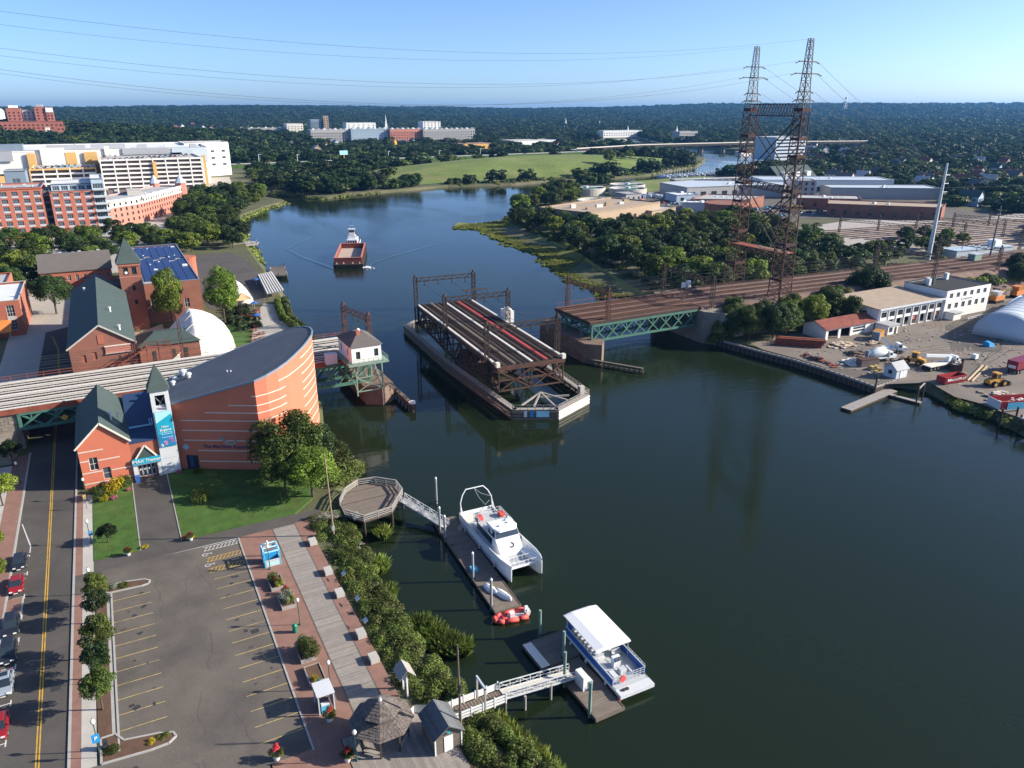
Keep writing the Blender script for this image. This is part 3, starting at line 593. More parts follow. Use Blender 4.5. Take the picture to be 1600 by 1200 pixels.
for y, lab in ((104.2,'shaded stone seat under the trees at the north end of the river path'),(95.2,'stone seat half shaded by shrubs near the top of the boardwalk'),(89.2,'stone seat touching the shrubs beside the middle of the boardwalk'),(79.4,'sunlit stone seat, second from the gazebo'),(74.2,'sunlit stone seat nearest the gazebo')): bench(20.3, y, lab)
for x, y in ((20.5,84.5),(20.6,68.6)): MB().box(x-.35,x+.35,y-.25,y+.25,G+.211,G+.23).build('paving_grate', M['dark_metal'], bpy.data.objects['river_side_paving'])
def bin_(x, y, m, lab):
 t = thing('litter_bin', lab, 'litter bin', (x, y, G+.22)); MB().lathe((0,0,0), [(.28,0),(.33,.9),(.33,.95)], 14).build('barrel', M[m], t, False); MB().lathe((0,0,.95), [(.35,0),(.33,.12),(.2,.28),(.05,.33)], 14).build('lid', M[m], t, False)
bin_(13.0,84.2,'green_bin','green litter bin at the foot of the promenade lamp'); bin_(13.2,72.6,'green_bin','green litter bin behind the grey kiosk'); bin_(13.9,72.3,'teal_plastic','teal recycling bin behind the grey kiosk')
# blue kiosk: an open frame of posts with panels
t = thing('blue_kiosk', 'bright blue open-topped kiosk with display windows on the promenade', 'kiosk', (13.6,102.2,G+.22))
for x in (-1.1,1.1):
 for y in (-1.3,0,1.3): MB().box(x-.09,x+.09,y-.09,y+.09,0,2.6).build('post', M['kiosk_blue'], t, False)
for y in (-1.3,0,1.3): MB().box(-1.01,1.01,y-.09,y+.09,2.45,2.6).build('top_rail', M['sign_cyan'], t, False)
for x in (-1.1,1.1): MB().box(x-.085,x+.085,-1.2,1.2,2.43,2.58).build('top_rail', M['sign_cyan'], t, False)
b = MB().box(-1.0,1.0,-1.37,-1.31,.05,1.2).build('front_panel', M['galvanised'], t, False); MB().box(-.85,.85,-1.385,-1.375,.3,.75).build('map_print', M['sign_cyan'], b, False)
MB().box(-1.0,1.0,-.03,.03,.1,2.0).build('display_board', M['sign_blue'], t, False); MB().box(1.02,1.08,-1.2,-.1,.1,1.2).build('side_panel', M['galvanised'], t, False); MB().box(-1.08,-1.02,.1,1.2,.1,2.3).build('side_panel', M['sign_teal'], t, False)
MB().lathe((-.2,.9,2.6), [(.16,0),(.16,.5),(.05,.62)], 10).build('finial', M['cream_wall'], t, False); MB().box(-.9,.9,.15,1.2,2.2,2.26).build('shelf', M['mall_grey'], t, False)
t = thing('grey_kiosk', 'grey flat-roofed ticket kiosk with a blue counter beside the boardwalk', 'kiosk', (13.0,69.6,G+.22))
for x in (-.85,.85):
 for y in (-1.1,1.1): MB().box(x-.07,x+.07,y-.07,y+.07,0,2.5).build('post', M['galvanised'], t, False)
MB().box(-1.0,1.0,-1.25,1.25,2.5,2.62).build('roof', M['tower_panel'], t, False); MB().box(-.93,.93,-1.18,1.18,2.38,2.5).build('roof_frame', M['dark_metal'], t, False)
MB().box(.79,.84,-1.0,1.0,.1,2.3).build('back_panel', M['blue_grey_metal'], t, False); MB().box(-.6,.4,-1.0,-.5,0,.95).build('counter', M['kiosk_blue'], t, False); MB().box(-.55,.35,-.98,-.55,.95,1.12).build('leaflet_tray', M['white_paint'], t, False)
# cars
def car(label, paint, suv=False, L=4.5, W=1.82):
 t = thing('parked_car', label, 'car', group='cars parked along the street'); H = 1.72 if suv else 1.45; hb = .95 if suv else .86; h = L/2; w = W/2; mb = MB()
 def ring(x, zt, ww, zb=.28): return [(x,-ww,zb),(x,ww,zb),(x,ww*1.0,(zb+zt)/2),(x,ww*.93,zt),(x,-ww*.93,zt),(x,-ww,(zb+zt)/2)]
 mb.loft([ring(-h,.62,w*.8,.42), ring(-h+.12,hb-.12,w*.92,.32), ring(-h+.5,hb-.04,w), ring(-h*.35,hb,w), ring(h*.4,hb,w), ring(h-.7,hb-.1,w), ring(h-.15,hb-.22,w*.93,.3), ring(h,.55,w*.8,.42)]); body = mb.build('body', M[paint], t, False, smooth=False)
 a, b, c, d = (-h+.15,-h+.75,h*.22,h*.52) if suv else (-h+.55,-h+1.25,h*.15,h*.5)
 cab = MB().loft([[(a,-w*.86,hb-.03),(a,w*.86,hb-.03),(a+.02,w*.85,hb),(a+.02,-w*.85,hb)],[(b,-w*.72,hb-.03),(b,w*.72,hb-.03),(b,w*.68,H),(b,-w*.68,H)],[(c,-w*.72,hb-.03),(c,w*.72,hb-.03),(c,w*.68,H),(c,-w*.68,H)],[(d,-w*.86,hb-.03),(d,w*.86,hb-.03),(d-.02,w*.85,hb),(d-.02,-w*.85,hb)]]).build('cabin_glass', M['glass'], t, False)
 MB().add([(b-.05,-w*.7,H-.02),(c+.05,-w*.7,H-.02),(c+.05,w*.7,H-.02),(b-.05,w*.7,H-.02),(b,-w*.64,H+.04),(c,-w*.64,H+.04),(c,w*.64,H+.04),(b,w*.64,H+.04)], [(4,5,6,7),(0,1,5,4),(1,2,6,5),(2,3,7,6),(3,0,4,7)]).build('roof', M[paint], t, False)
 for s in (-1,1):
  for x in ((b+c)/2,): MB().box(x-.05,x+.05,s*w*.8-.03,s*w*.8+.03,hb,H-.1).build('pillar', M[paint], t, False)
  MB().box(d-.55,d-.35,s*(w+.1)-.09,s*(w+.1)+.09,hb-.02,hb+.13).build('mirror', M[paint], t, False)
  MB().box(h-.1,h+.01,s*w*.6-.18,s*w*.6+.18,.58,.72).build('headlight', M['light_lens'], t, False); MB().box(-h-.01,-h+.1,s*w*.62-.16,s*w*.62+.16,.6,.76).build('tail_light', M['tail_lens'], t, False)
  for x in (-h+.85,h-.85):
   wh = MB().tube((x,s*(w-.2),.33),(x,s*(w+.01),.33),.33,14).build('wheel', M['rubber'], t, False); MB().tube((x,s*(w+.005),.33),(x,s*(w+.03),.33),.2,10).build('rim', M['rim'], wh, False)
 MB().box(h-.03,h+.03,-.5,.5,.42,.55).build('grille', M['dark_metal'], t, False); MB().box(h+.0,h+.04,-.26,.26,.3,.42).build('number_plate', M['white_paint'], t, False); return t
for x, y, p, suv, lab in [(-19.75,119.6,'car_dark',0,'black hatchback parked nearest the railway bridge'),(-19.7,113.0,'car_red',0,'dark red saloon parked beside the brick build-out'),(-19.6,102.6,'car_dark',1,'dark sport utility car parked below the brick build-out'),(-19.5,96.8,'car_dark',1,'charcoal sport utility car parked behind the silver saloon'),
      (-19.45,90.6,'car_silver',0,'silver saloon with a dark sunroof parked on the street'),(-19.4,83.2,'car_red',0,'red saloon parked nearest the bottom of the street')]:
 c = car(lab, p, suv); c.location = (x, y, G+.02); c.rotation_euler.z = -pi/2
 if p == 'car_silver': MB().box(-.9,-.1,-.45,.45,1.475,1.5).build('sunroof', M['glass'], c, False)
# timber gazebo with a two-tier shingled roof
def shingle_roof(name, parent, cx, cy, n, r0, z0, r1, z1, rows, rot):
 rf = MB().frustum([(cx+r0*.985*cos(rot+2*pi*i/n), cy+r0*.985*sin(rot+2*pi*i/n), z0) for i in range(n)], [(cx+r1*cos(rot+2*pi*i/n), cy+r1*sin(rot+2*pi*i/n), z1) for i in range(n)]).build(name, M['shingle'], parent, False)
 out = []
 for i in range(n):
  a0, a1 = rot+2*pi*i/n, rot+2*pi*(i+1)/n
  for k in range(rows):
   f0 = k/rows; f1 = (k+1.15)/rows; q = []
   for f, lift in ((f0,.09),(min(f1,1),.045)):
    r = r0+(r1-r0)*f; z = z0+(z1-z0)*f+lift
    q.append(((cx+r*cos(a0), cy+r*sin(a0), z), (cx+r*cos(a1), cy+r*sin(a1), z)))
   nt_ = max(1, int(round(2*r0*sin(pi/n)*(1-f0*(1-r1/r0))/.42)))
   for j in range(nt_):
    A = [Vector(q[0][0]).lerp(Vector(q[0][1]), (j+e)/nt_) for e in (.03,.97)]; B = [Vector(q[1][0]).lerp(Vector(q[1][1]), (j+e)/nt_) for e in (.03,.97)]
    dz = random.uniform(-.02,.03); out.append([tuple(A[0]+Vector((0,0,dz))), tuple(A[1]+Vector((0,0,dz))), tuple(B[1]), tuple(B[0])])
 return rf, out
t = thing('gazebo', 'weathered timber gazebo with a two-tier shingled roof by the boardwalk', 'gazebo', (17.3,62.0,G+.27))
for i in range(8):
 a = pi/8+2*pi*i/8; MB().box(2.75*cos(a)-.09,2.75*cos(a)+.09,2.75*sin(a)-.09,2.75*sin(a)+.09,0,2.75).build('post', M['dark_wood'], t, False)
 b = pi/8+2*pi*(i+1)/8
 if i not in (5,):
  MB().beam((2.7*cos(a),2.7*sin(a),.95),(2.7*cos(b),2.7*sin(b),.95),.08,.1).build('handrail', M['dark_wood'], t, False); MB().beam((2.6*cos(a),2.6*sin(a),.45),(2.6*cos(b),2.6*sin(b),.45),.4,.07).build('bench_seat', M['grey_wood'], t, False)
 MB().beam((2.75*cos(a),2.75*sin(a),2.6),(2.75*cos(b),2.75*sin(b),2.6),.1,.2).build('eaves_beam', M['dark_wood'], t, False)
for nm, r0, z0, r1, z1, rows in (('lower_roof',3.5,2.62,1.9,3.4,6),('upper_roof',2.15,3.95,.25,5.15,6)):
 rf, qs = shingle_roof(nm, t, 0, 0, 8, r0, z0, r1, z1, rows, pi/8)
 mbs = MB()
 for q in qs[:]: mbs.add(q + [(p[0],p[1],p[2]-.04) for p in q], [(0,1,2,3),(4,5,1,0),(5,6,2,1),(7,4,0,3)])
 tag(mbs.build('shingles', M['shingle'], rf, False), kind='stuff')
MB().lathe((0,0,3.3), [(1.5,0),(1.5,.75)], 8).build('lantern', M['dark_wood'], t, False); MB().lathe((0,0,5.1), [(.28,0),(.2,.35),(.06,.7)], 8).build('finial', M['cream_wall'], t, False)
# ticket hut
t = thing('ticket_hut', 'small shingled hut with a white door beside the white gangway', 'hut', (22.9,59.0,G+.27))
mb = MB().box(-1.5,1.5,-1.9,1.9,0,2.3); mb.add([(-1.5,-1.9,2.3),(1.5,-1.9,2.3),(0,-1.9,3.35),(-1.5,1.9,2.3),(1.5,1.9,2.3),(0,1.9,3.35)], [(0,1,2),(3,4,5)]); mb.build('wall', M['old_wood'], t, False)
rf = MB().gable(-1.5,1.5,-1.9,1.9,2.32,3.42,'y',.3,.08).build('roof', M['grey_shingle'], t, False)
for s in (-1,1):
 for k in range(6):
  x0 = 1.8-k*.3; x1 = x0-.32; f = lambda x: 3.42-(x/1.5)*1.1+.09
  MB().add([(s*x0,-2.22,f(x0)+.03),(s*x0,2.22,f(x0)+.03),(s*max(x1,0),2.22,f(max(x1,0))),(s*max(x1,0),-2.22,f(max(x1,0)))], [(0,1,2,3)]).build('shingle_course', M['grey_shingle'], rf, False)
MB().box(-.5,.5,-1.96,-1.91,.05,2.05).build('door', M['white_paint'], t, False); MB().lathe((0,-1.94,2.55), [(.0,-.05),(.22,-.04),(.22,.04)], 10).build('gable_sign', M['sign_teal'], t, False)
for x in (-1.5,1.5): MB().box(x-.07,x+.07,-1.97,-1.83,0,2.35).build('corner_board', M['white_paint'], t, False)
# little roofed notice board on posts
t = thing('notice_stand', 'roofed notice board on white posts among the riverbank shrubs', 'notice board', (21.9,67.4,G))
for y in (-.7,.7): MB().box(-.09,.09,y-.09,y+.09,0,3.2).build('post', M['white_paint'], t, False)
MB().box(-.06,.06,-.62,.62,1.6,2.8).build('notice_panel', M['boat_deck'], t, False); MB().gable(-.85,.85,-1.0,1.0,3.1,4.0,'y',.15,.07).build('roof', M['grey_wood'], t, False)
for x, y, lab in ((21.9,92.6,'white interpretive panel beside the middle stone seat'),(21.9,86,'white interpretive panel leaning among the riverbank shrubs'),(21.4,80.9,'small interpretive panel between two sunlit stone seats')):
 t = thing('info_panel', lab, 'panel', (x,y,G)); MB().tube((0,0,0),(0,0,1.2),.04).build('post', M['dark_metal'], t, False); MB().add([(-.25,-.45,1.1),(-.25,.45,1.1),(.25,.45,1.45),(.25,-.45,1.45),(-.25,-.45,1.14),(-.25,.45,1.14),(.25,.45,1.49),(.25,-.45,1.49)], [(3,2,1,0),(4,5,6,7),(0,1,5,4),(2,3,7,6),(1,2,6,5),(3,0,4,7)]).build('panel_board', M['galvanised'], t, False)
t = thing('utility_pole', 'tall leaning timber pole between the trees and the octagonal deck', 'pole', (23.9,105.1,G)); MB().tube((0,0,-.3),(-.25,.3,14.6),.16,8,.1).build('pole', M['spar'], t, False); MB().box(-.28,.2,-.2,.2,1.2,2.0).build('meter_box', M['metal_grey'], t, False)
t = thing('utility_pole', 'tall timber pole standing behind the ticket hut', 'pole', (24.9,58.3,G)); MB().tube((0,0,-.3),(-.1,.1,12.3),.17,8,.09).build('pole', M['old_wood'], t, False); MB().tube((-.05,0,6.2),(.05,0,7.2),.22,8).build('fixing_band', M['dark_metal'], t, False)
# ---------------------------------------------------------------- building helpers: walls with real openings, windows set back in them
def wall(mb, p, q, z0, z1, holes=(), d=.22, mi=0):
 p = Vector(p); q = Vector(q); L = (q-p).length; u = (q-p)/L; inn = Vector((-u.y, u.x))      # outside is on the right of p -> q
 def at(a, z, dep=0): c = p+u*a+inn*dep; return (c.x, c.y, z)
 xs = sorted({0, L, *[h[0] for h in holes], *[h[1] for h in holes]}); zs = sorted({z0, z1, *[h[2] for h in holes], *[h[3] for h in holes]})
 for i in range(len(xs)-1):
  for j in range(len(zs)-1):
   cx, cz = (xs[i]+xs[i+1])/2, (zs[j]+zs[j+1])/2
   if not any(h[0] < cx < h[1] and h[2] < cz < h[3] for h in holes): mb.add([at(xs[i],zs[j]),at(xs[i+1],zs[j]),at(xs[i+1],zs[j+1]),at(xs[i],zs[j+1])], [(0,1,2,3)], mi)
 for a, b, c, e in [h[:4] for h in holes]:
  for A, B in (((a,c),(b,c)),((b,c),(b,e)),((b,e),(a,e)),((a,e),(a,c))): mb.add([at(*A),at(*B),at(*B,d+.05),at(*A,d+.05)], [(0,1,2,3)], mi)
 return mb
WIN = {}
def win_mesh(w, h, nx, nz, fm, gm, fw):
 k = (round(w,2), round(h,2), nx, nz, fm, gm)
 if k not in WIN:
  f = MB()
  for a in ((0,fw,0,h),(w-fw,w,0,h),(fw,w-fw,0,fw),(fw,w-fw,h-fw,h)): f.box(a[0],a[1],-.05,.03,a[2],a[3])
  for i in range(1, nx): x = w*i/nx; f.box(x-fw*.35,x+fw*.35,-.035,.025,fw,h-fw)
  for i in range(1, nz): z = h*i/nz; f.box(fw,w-fw,-.03,.02,z-fw*.35,z+fw*.35)
  WIN[k] = (f.mesh('window', M[fm]), MB().box(fw*.5,w-fw*.5,.0,.015,fw*.5,h-fw*.5).mesh('pane', M[gm]))
 return WIN[k]
def windows(root, p, q, holes, nx=2, nz=2, fm='white_paint', gm='glass', d=.2, fw=.08, pane=True):
 p = Vector(p); q = Vector(q); u = (q-p).normalized(); inn = Vector((-u.y, u.x)); l = root.location; rz = atan2(u.y, u.x)
 for h in holes:
  a, b, c, e = h[:4]; g = h[4] if len(h) > 4 else gm; m1, m2 = win_mesh(b-a, e-c, nx, nz, fm, g, fw); o = p+u*a+inn*d
  w = child('window', m1, root, (o.x-l.x, o.y-l.y, c-l.z), rz)
  if pane: child('pane', m2, w)
def grid(L, n, w, z0s, h, m=None):      # evenly spaced openings
 g = L/n; return [(g*(i+.5)-w/2, g*(i+.5)+w/2, z, z+h) for z in z0s for i in range(n)]
def block(name, label, cat, x0, x1, y0, y1, z0, z1, wm, rm, front=(), right=(), left=(), back=(), nx=2, nz=2, fm='white_paint', gm='glass', par=.5, group=None, d=.2, pane=True, rt=None):
 t = thing(name, label, cat, ((x0+x1)/2, (y0+y1)/2, z0), 0, group); mb = MB()
 sides = (((x0,y0),(x1,y0),front), ((x1,y0),(x1,y1),right), ((x1,y1),(x0,y1),back), ((x0,y1),(x0,y0),left))
 for p, q, hs in sides: wall(mb, p, q, z0, z1+par, hs, d)
 mb.build('wall', M[wm], t); rf = MB().box(x0+.3,x1-.3,y0+.3,y1-.3,z1-.3,z1); rf.build('roof', M[rm], t)
 if par:
  cp = MB()
  for a in ((x0-.06,x1+.06,y0-.06,y0+.3),(x0-.06,x1+.06,y1-.3,y1+.06),(x0-.06,x0+.3,y0+.3,y1-.3),(x1-.3,x1+.06,y0+.3,y1-.3)): cp.box(a[0],a[1],a[2],a[3],z1+par,z1+par+.15)
  cp.build('parapet', M[rt or wm], t)
 for p, q, hs in sides: windows(t, p, q, hs, nx, nz, fm, gm, d*.9, pane=pane)
 return t
def vents(t, x0, x1, y0, y1, z, n, m='galvanised', s=1.0):
 for i in range(n):
  x = random.uniform(x0,x1); y = random.uniform(y0,y1); a = random.uniform(.5,1.3)*s
  (MB().box(x-a,x+a,y-a*.8,y+a*.8,z,z+a*1.1) if i % 2 else MB().lathe((x,y,z), [(.3*s,0),(.3*s,.7*s),(.42*s,.75*s),(.3*s,1.0*s)], 8)).build('roof_vent', M[m], t)
# ---------------------------------------------------------------- the theatre: a leaning-roofed drum of brick
AQ = [(5,142.5),(18.8,134.5),(21,135.0),(23.4,136.3),(25.6,138.3),(27.8,141.2),(30.0,144.4),(31.8,147.6),(33.4,150.9),(34.4,154.4),(34.7,157.6),(34.3,160.6),(33.0,163),(30.5,164.7),(27,165.2),(20,165.2),(12,164),(6.5,162.8),(5,160)]
aqz = lambda x, y: 28.33+.274*x-.1025*y
t = thing('brick_theatre', 'round-ended orange brick theatre with a sloping dark roof and pale brick bands', 'building', (19,150,2))
w = MB(); n = len(AQ)
for i in range(n): a, b = AQ[i], AQ[(i+1) % n]; w.add([(*a,1.8),(*b,1.8),(*b,aqz(*b)),(*a,aqz(*a))], [(0,1,2,3)])
wl = w.build('wall', M['aquarium_brick'], t)
c = Vector((19,150)); big = [tuple(c+(Vector(p)-c)*1.012) for p in AQ]
MB().prism(big, lambda x, y: aqz(x,y)-.02, lambda x, y: aqz(x,y)+.3).build('roof', M['roof_membrane'], t)
cop = MB()
for i in range(n): a, b = big[i], big[(i+1) % n]; cop.beam((*a,aqz(*a)+.2),(*b,aqz(*b)+.2),.3,.36)
cop.build('roof_edge', M['blue_grey_metal'], t)
def band(pts, z):
 mb = MB()
 for a, b in zip(pts, pts[1:]): mb.beam((a[0],a[1],z),(b[0],b[1],z),.09,.17)
 mb.build('stone_band', M['cream_stone'], t)
def flat(s): k = s/15.95; return (5+13.8*k-.01, 142.5-8*k-.02)
for s, z in ((15.1,16.9),(10.7,15.1),(6.1,13.6)): band([flat(s), flat(15.95)], z)
for z in (12.0,10.0,8.0): band([flat(1.3), flat(15.95)], z)
for z in (5.9,3.7): band([flat(3.7), flat(15.95)], z)
def arc(s0, s1):           # points along the curved wall, measured from the sharp corner
 out = []; s = 0; P_ = AQ[1:13]
 for a, b in zip(P_, P_[1:]):
  L = hypot(b[0]-a[0], b[1]-a[1]); 
  for k in range(5):
   q = s+L*k/5
   if s0 <= q <= s1:
    f = k/5; nx_, ny_ = (b[1]-a[1])/L, -(b[0]-a[0])/L; out.append((a[0]+(b[0]-a[0])*f+nx_*.02, a[1]+(b[1]-a[1])*f+ny_*.02))
  s += L
 return out
for z in (16.9,15.1,13.6,12.0,10.0,8.0,5.9,3.7): band(arc(0,7.0), z)
band(arc(4.6,26), 18.6); band(arc(13.5,26), 20.2)
for z in (16.9,15.1,13.6,12.0,10.0,8.0,5.9,3.7): band(arc(13.0+z*.05,26), z)
def on_wall(o, s, z, out=.03): k = s/15.95; o.location = (5+13.8*k-.5*out-t.location.x, 142.5-8*k-.86*out-t.location.y, z-t.location.z); o.rotation_euler = (pi/2, 0, atan2(-8,13.8))
# emblem: a curled tailed swoosh, and the lettering under it
em = MB(); pts = []
for i in range(15): a = radians(-200+i*19); r = 1.15; wdt = .16+.42*sin(pi*min(1,(i+2)/16)); pts.append((r*cos(a), r*.8*sin(a), wdt))
for (x0,y0,w0),(x1,y1,w1) in zip(pts, pts[1:]):
 f = lambda x, y, w, s: (x*(1+s*w*.5/1.15), y*(1+s*w*.5/1.15), .05); em.add([f(x0,y0,w0,-1), f(x0,y0,w0,1), f(x1,y1,w1,1), f(x1,y1,w1,-1)], [(0,1,2,3)])
em.add([(-1.0,.35,.05),(-2.1,.95,.05),(-1.6,.35,.05),(-2.2,-.1,.05),(-.9,.0,.05),(-.2,-.8,.05)], [(0,1,2,3,4)]); em.add([(-1.4,.5,.055),(-.3,-.3,.055),(-.3,-1.0,.055),(-1.5,.1,.055)], [(0,1,2,3)])
o = child('emblem', em.mesh('emblem', M['grey_wood']), t); on_wall(o, 10.0, 8.2)
o = child('lettering', text_mesh('lettering', 'The Maritime Aquarium', .98, M['letter_purple'], .012), t); on_wall(o, 9.6, 6.75)
o = child('diamond_panel', MB().add([(0,-.75,.05),(.65,0,.05),(0,.75,.05),(-.65,0,.05)], [(0,1,2,3)]).mesh('diamond_panel', M['pale_blue_wall']), t); on_wall(o, 1.5, 6.6)
o = child('entrance_recess', MB().box(-1.1,1.1,-1.4,1.4,0,.06).mesh('entrance_recess', M['glass']), t); on_wall(o, 2.4, 3.5)
o = child('door_panel', MB().box(-.5,.3,-1.2,1.3,.06,.1).mesh('door_panel', M['blue_roof']), t); on_wall(o, 2.3, 3.45)
for s, z in ((9.0,-1),(11.5,-1.2)): pass
for x, y, r in ((7,158,.5),(8.8,160.5,.7),(6.4,155.5,.5),(9.5,156.5,.6)): MB().lathe((x,y,aqz(x,y)+.3), [(r*.7,0),(r*.7,r),(r*1.1,r*1.1),(r,r*1.7),(r*.3,r*2)], 10).build('roof_fan', M['galvanised'], t)
for i in range(2): MB().lathe((16+i*.6,148-i*.4,aqz(16,148)+.3), [(.12,0),(.12,.5)], 6).build('roof_pipe', M['white_paint'], t)
# the white sign tower with a pyramid cap
t = thing('sign_tower', 'white panelled sign tower with a dark pyramid cap and a blue banner', 'tower', (3.4,142.6,2))
x0, x1, y0, y1 = 1.75, 4.85, 141.2, 144.3
for z0, z1 in ((2.0,3.3),(3.35,5.3),(5.35,7.4),(7.45,9.4)): MB().box(x0,x1,y0,y1,z0,z1).build('wall_panel', M['tower_panel'], t)
MB().box(x0+.04,x1-.04,y0+.04,y1-.04,2.0,14.6).build('core', M['mall_grey'], t); MB().box(x0,x1,y0,y1,9.45,14.7).build('wall_panel', M['tower_panel'], t)
for x in (x0+.35,x1-.35):
 for y in (y0+.35,y1-.35): MB().box(x-.35,x+.35,y-.35,y+.35,14.7,18.6).build('corner_pier', M['tower_panel'], t)
for a in ((x0+.7,x1-.7,y0,y0+.7),(x0+.7,x1-.7,y1-.7,y1)): MB().box(a[0],a[1],a[2],a[3],17.7,18.6).build('lintel', M['tower_panel'], t)
for a in ((x0,x0+.7),(x1-.7,x1)): MB().box(a[0],a[1],y0+.7,y1-.7,17.7,18.6).build('lintel', M['tower_panel'], t)
for i in range(2): MB().beam((x0+.7,y0+.5,14.8+i*2.6),(x1-.7,y0+.5,17.4-i*2.6),.08,.08).build('cross_brace', M['metal_grey'], t)
MB().frustum([(x0-.35,y0-.35,18.62),(x1+.35,y0-.35,18.62),(x1+.35,y1+.35,18.62),(x0-.35,y1+.35,18.62)], [(3.25,142.7,23.2),(3.35,142.7,23.2),(3.35,142.8,23.2),(3.25,142.8,23.2)]).build('cap_roof', M['roof_slate'], t)
bn = thing('hanging_banner', 'tall blue banner with pink jellyfish on the white sign tower', 'banner', (3.3,141.1,7.6)); 
MB().box(1.95,4.7,141.1,141.16,7.6,14.6).build('cloth', M['sign_deep'], bn)
MB().add([(1.97,141.09,14.58),(1.97,141.09,12.4),(4.68,141.09,14.0),(4.68,141.09,14.58)], [(0,1,2,3)]).build('pale_print', M['sign_cyan'], bn); MB().add([(1.97,141.094,12.4),(1.97,141.094,10.2),(4.68,141.094,10.6),(4.68,141.094,14.0)], [(0,1,2,3)]).build('mid_print', M['sign_teal'], bn)
for body, z, s in (('New',11.6,.62),('England',10.95,.62),('a dive into',10.3,.34),('local waters',9.95,.34),('at the aquarium',9.3,.26),('NOW OPEN',13.0,.25)):
 if z in (10.3,9.95,9.3,13.0): continue
 o = child('lettering', text_mesh('lettering', body, s, M['white_paint'], .01), bn, (0,-.04,z-7.6)); o.rotation_euler = (pi/2,0,0)
mb = MB()
for z in (10.35,10.05,9.45):                               # small lines of print, too small to read
 x = 2.3+.25*(z != 10.35)
 while x < 4.2: wdt = random.uniform(.15,.4); mb.box(x,x+wdt,141.06,141.09,z,z+.12); x += wdt+.1
mb.build('small_print', M['sign_cyan'], bn)
for cx, cz, r, m in ((4.0,9.0,.42,'purple_print'),(3.0,8.55,.34,'pink_print'),(2.4,8.1,.22,'white_paint')):
 mb = MB(); P2 = [(cx+r*cos(a), cz+r*.8*sin(a)) for a in [pi*k/8 for k in range(9)]]; mb.add([(x,141.085,z) for x, z in P2], [tuple(range(9))])
 for k in range(4): x = cx-r*.7+k*r*.45; mb.add([(x,141.08,cz),(x+r*.2,141.08,cz),(x+r*.3*(k-1.5),141.08,cz-r*1.6),(x-.1,141.08,cz-r*1.6)], [(0,1,2,3)])
 mb.build('jellyfish_print', M[m], bn)
# the gabled brick house in front, and the blue-roofed link with the theatre entrance
t = thing('gabled_house', 'gabled orange brick house with pale bands beside the theatre doors', 'building', (-7,152,2))
x0, x1, y0, y1 = -11.1, -3.0, 141.5, 163.5
hs = [(1.35,2.75,5.4,7.9),(3.2,4.5,3.3,5.6)]
mb = MB(); wall(mb, (x0,y0), (x1,y0), 1.8, 10.2, hs); wall(mb, (x1,y0), (x1,y1), 1.8, 10.2); wall(mb, (x1,y1), (x0,y1), 1.8, 10.2); wall(mb, (x0,y1), (x0,y0), 1.8, 10.2)
for y in (y0,y1): mb.add([(x0,y,10.2),(x1,y,10.2),((x0+x1)/2,y,14.0)], [(0,1,2)])
mb.build('wall', M['aquarium_brick'], t); MB().gable(x0,x1,y0,y1,10.2,14.05,'y',.35,.25).build('roof', M['roof_slate'], t)
windows(t, (x0,y0), (x1,y0), hs[:1], 2, 2); windows(t, (x0,y0), (x1,y0), [(*hs[1],'glass_blue')], 1, 2, 'cream_stone')
for z, a, b in ((9.2,0,3.9),(7.4,0,1.3),(7.2,2.8,6.3),(5.1,0,3.1),(4.9,4.6,8.0),(3.0,0,8.0)): MB().box(x0+a,x0+b,y0-.06,y0,z-.1,z+.1).build('stone_band', M['cream_stone'], t)
for i in (0,1): MB().beam((x0-.4+i*8.9,y0-.38,9.95),((x0+x1)/2,y0-.38,14.2),.12,.3).build('bargeboard', M['cream_wall'], t)
MB().lathe((-5.2,147,12.2), [(.14,0),(.14,1.6),(.3,1.65),(.3,1.8)], 8).build('roof_vent', M['white_paint'], t); MB().box(-4.7,-4.0,150,152.4,11.2,11.75).build('skylight', M['glass_blue'], t)
t = thing('theatre_entrance', 'blue-roofed link with a teal theatre sign and glass doors', 'entrance', (-.6,146,2))
mb = MB(); wall(mb, (-3.0,141.6), (1.75,141.6), 1.8, 9.2, [(.8,3.7,2.3,4.9)]); mb.build('wall', M['brick'], t)
MB().add([(-3.0,141.5,9.2),(1.75,141.5,9.2),(1.75,163,11.4),(-3.0,163,11.4),(-3.0,141.5,9.4),(1.75,141.5,9.4),(1.75,163,11.6),(-3.0,163,11.6)], [(4,5,6,7),(0,1,5,4),(1,2,6,5),(3,0,4,7),(2,3,7,6)]).build('roof', M['blue_roof'], t)
for a, b, c, d_ in ((-2.6,1.4,147.2,147.35),(.95,1.1,147.35,153),(1.35,1.5,147.2,154)): MB().box(a,b,c,d_,9.95,10.3).build('roof_rail', M['sign_cyan'], t)
for i in range(4):
 x = -2.2+.725*i; d_ = MB().box(x,x+.66,141.8,141.86,2.2,4.8).build('door', M['galvanised'], t); MB().box(x+.1,x+.56,141.77,141.8,2.5,4.6).build('pane', M['glass'], d_); MB().box(x+.2,x+.46,141.76,141.769,3.6,3.9).build('notice', M['tower_panel'], d_)
MB().box(-3.0,1.75,140.9,141.55,5.0,5.15).build('canopy', M['blue_grey_metal'], t); sg = MB().box(-3.0,1.7,140.95,141.1,5.15,6.25).build('sign_board', M['sign_teal'], t)
o = child('lettering', text_mesh('lettering', 'IMAX Theater', .82, M['white_paint'], .012), sg, (-.65+.6,140.92-146,5.7-2)); o.rotation_euler = (pi/2,0,0)
mb = MB().add([(-2.2,141.2,6.25),(1.0,141.2,6.25),(-.6,141.2,8.5)], [(0,1,2)]); mb.build('pediment', M['roof_slate'], t)
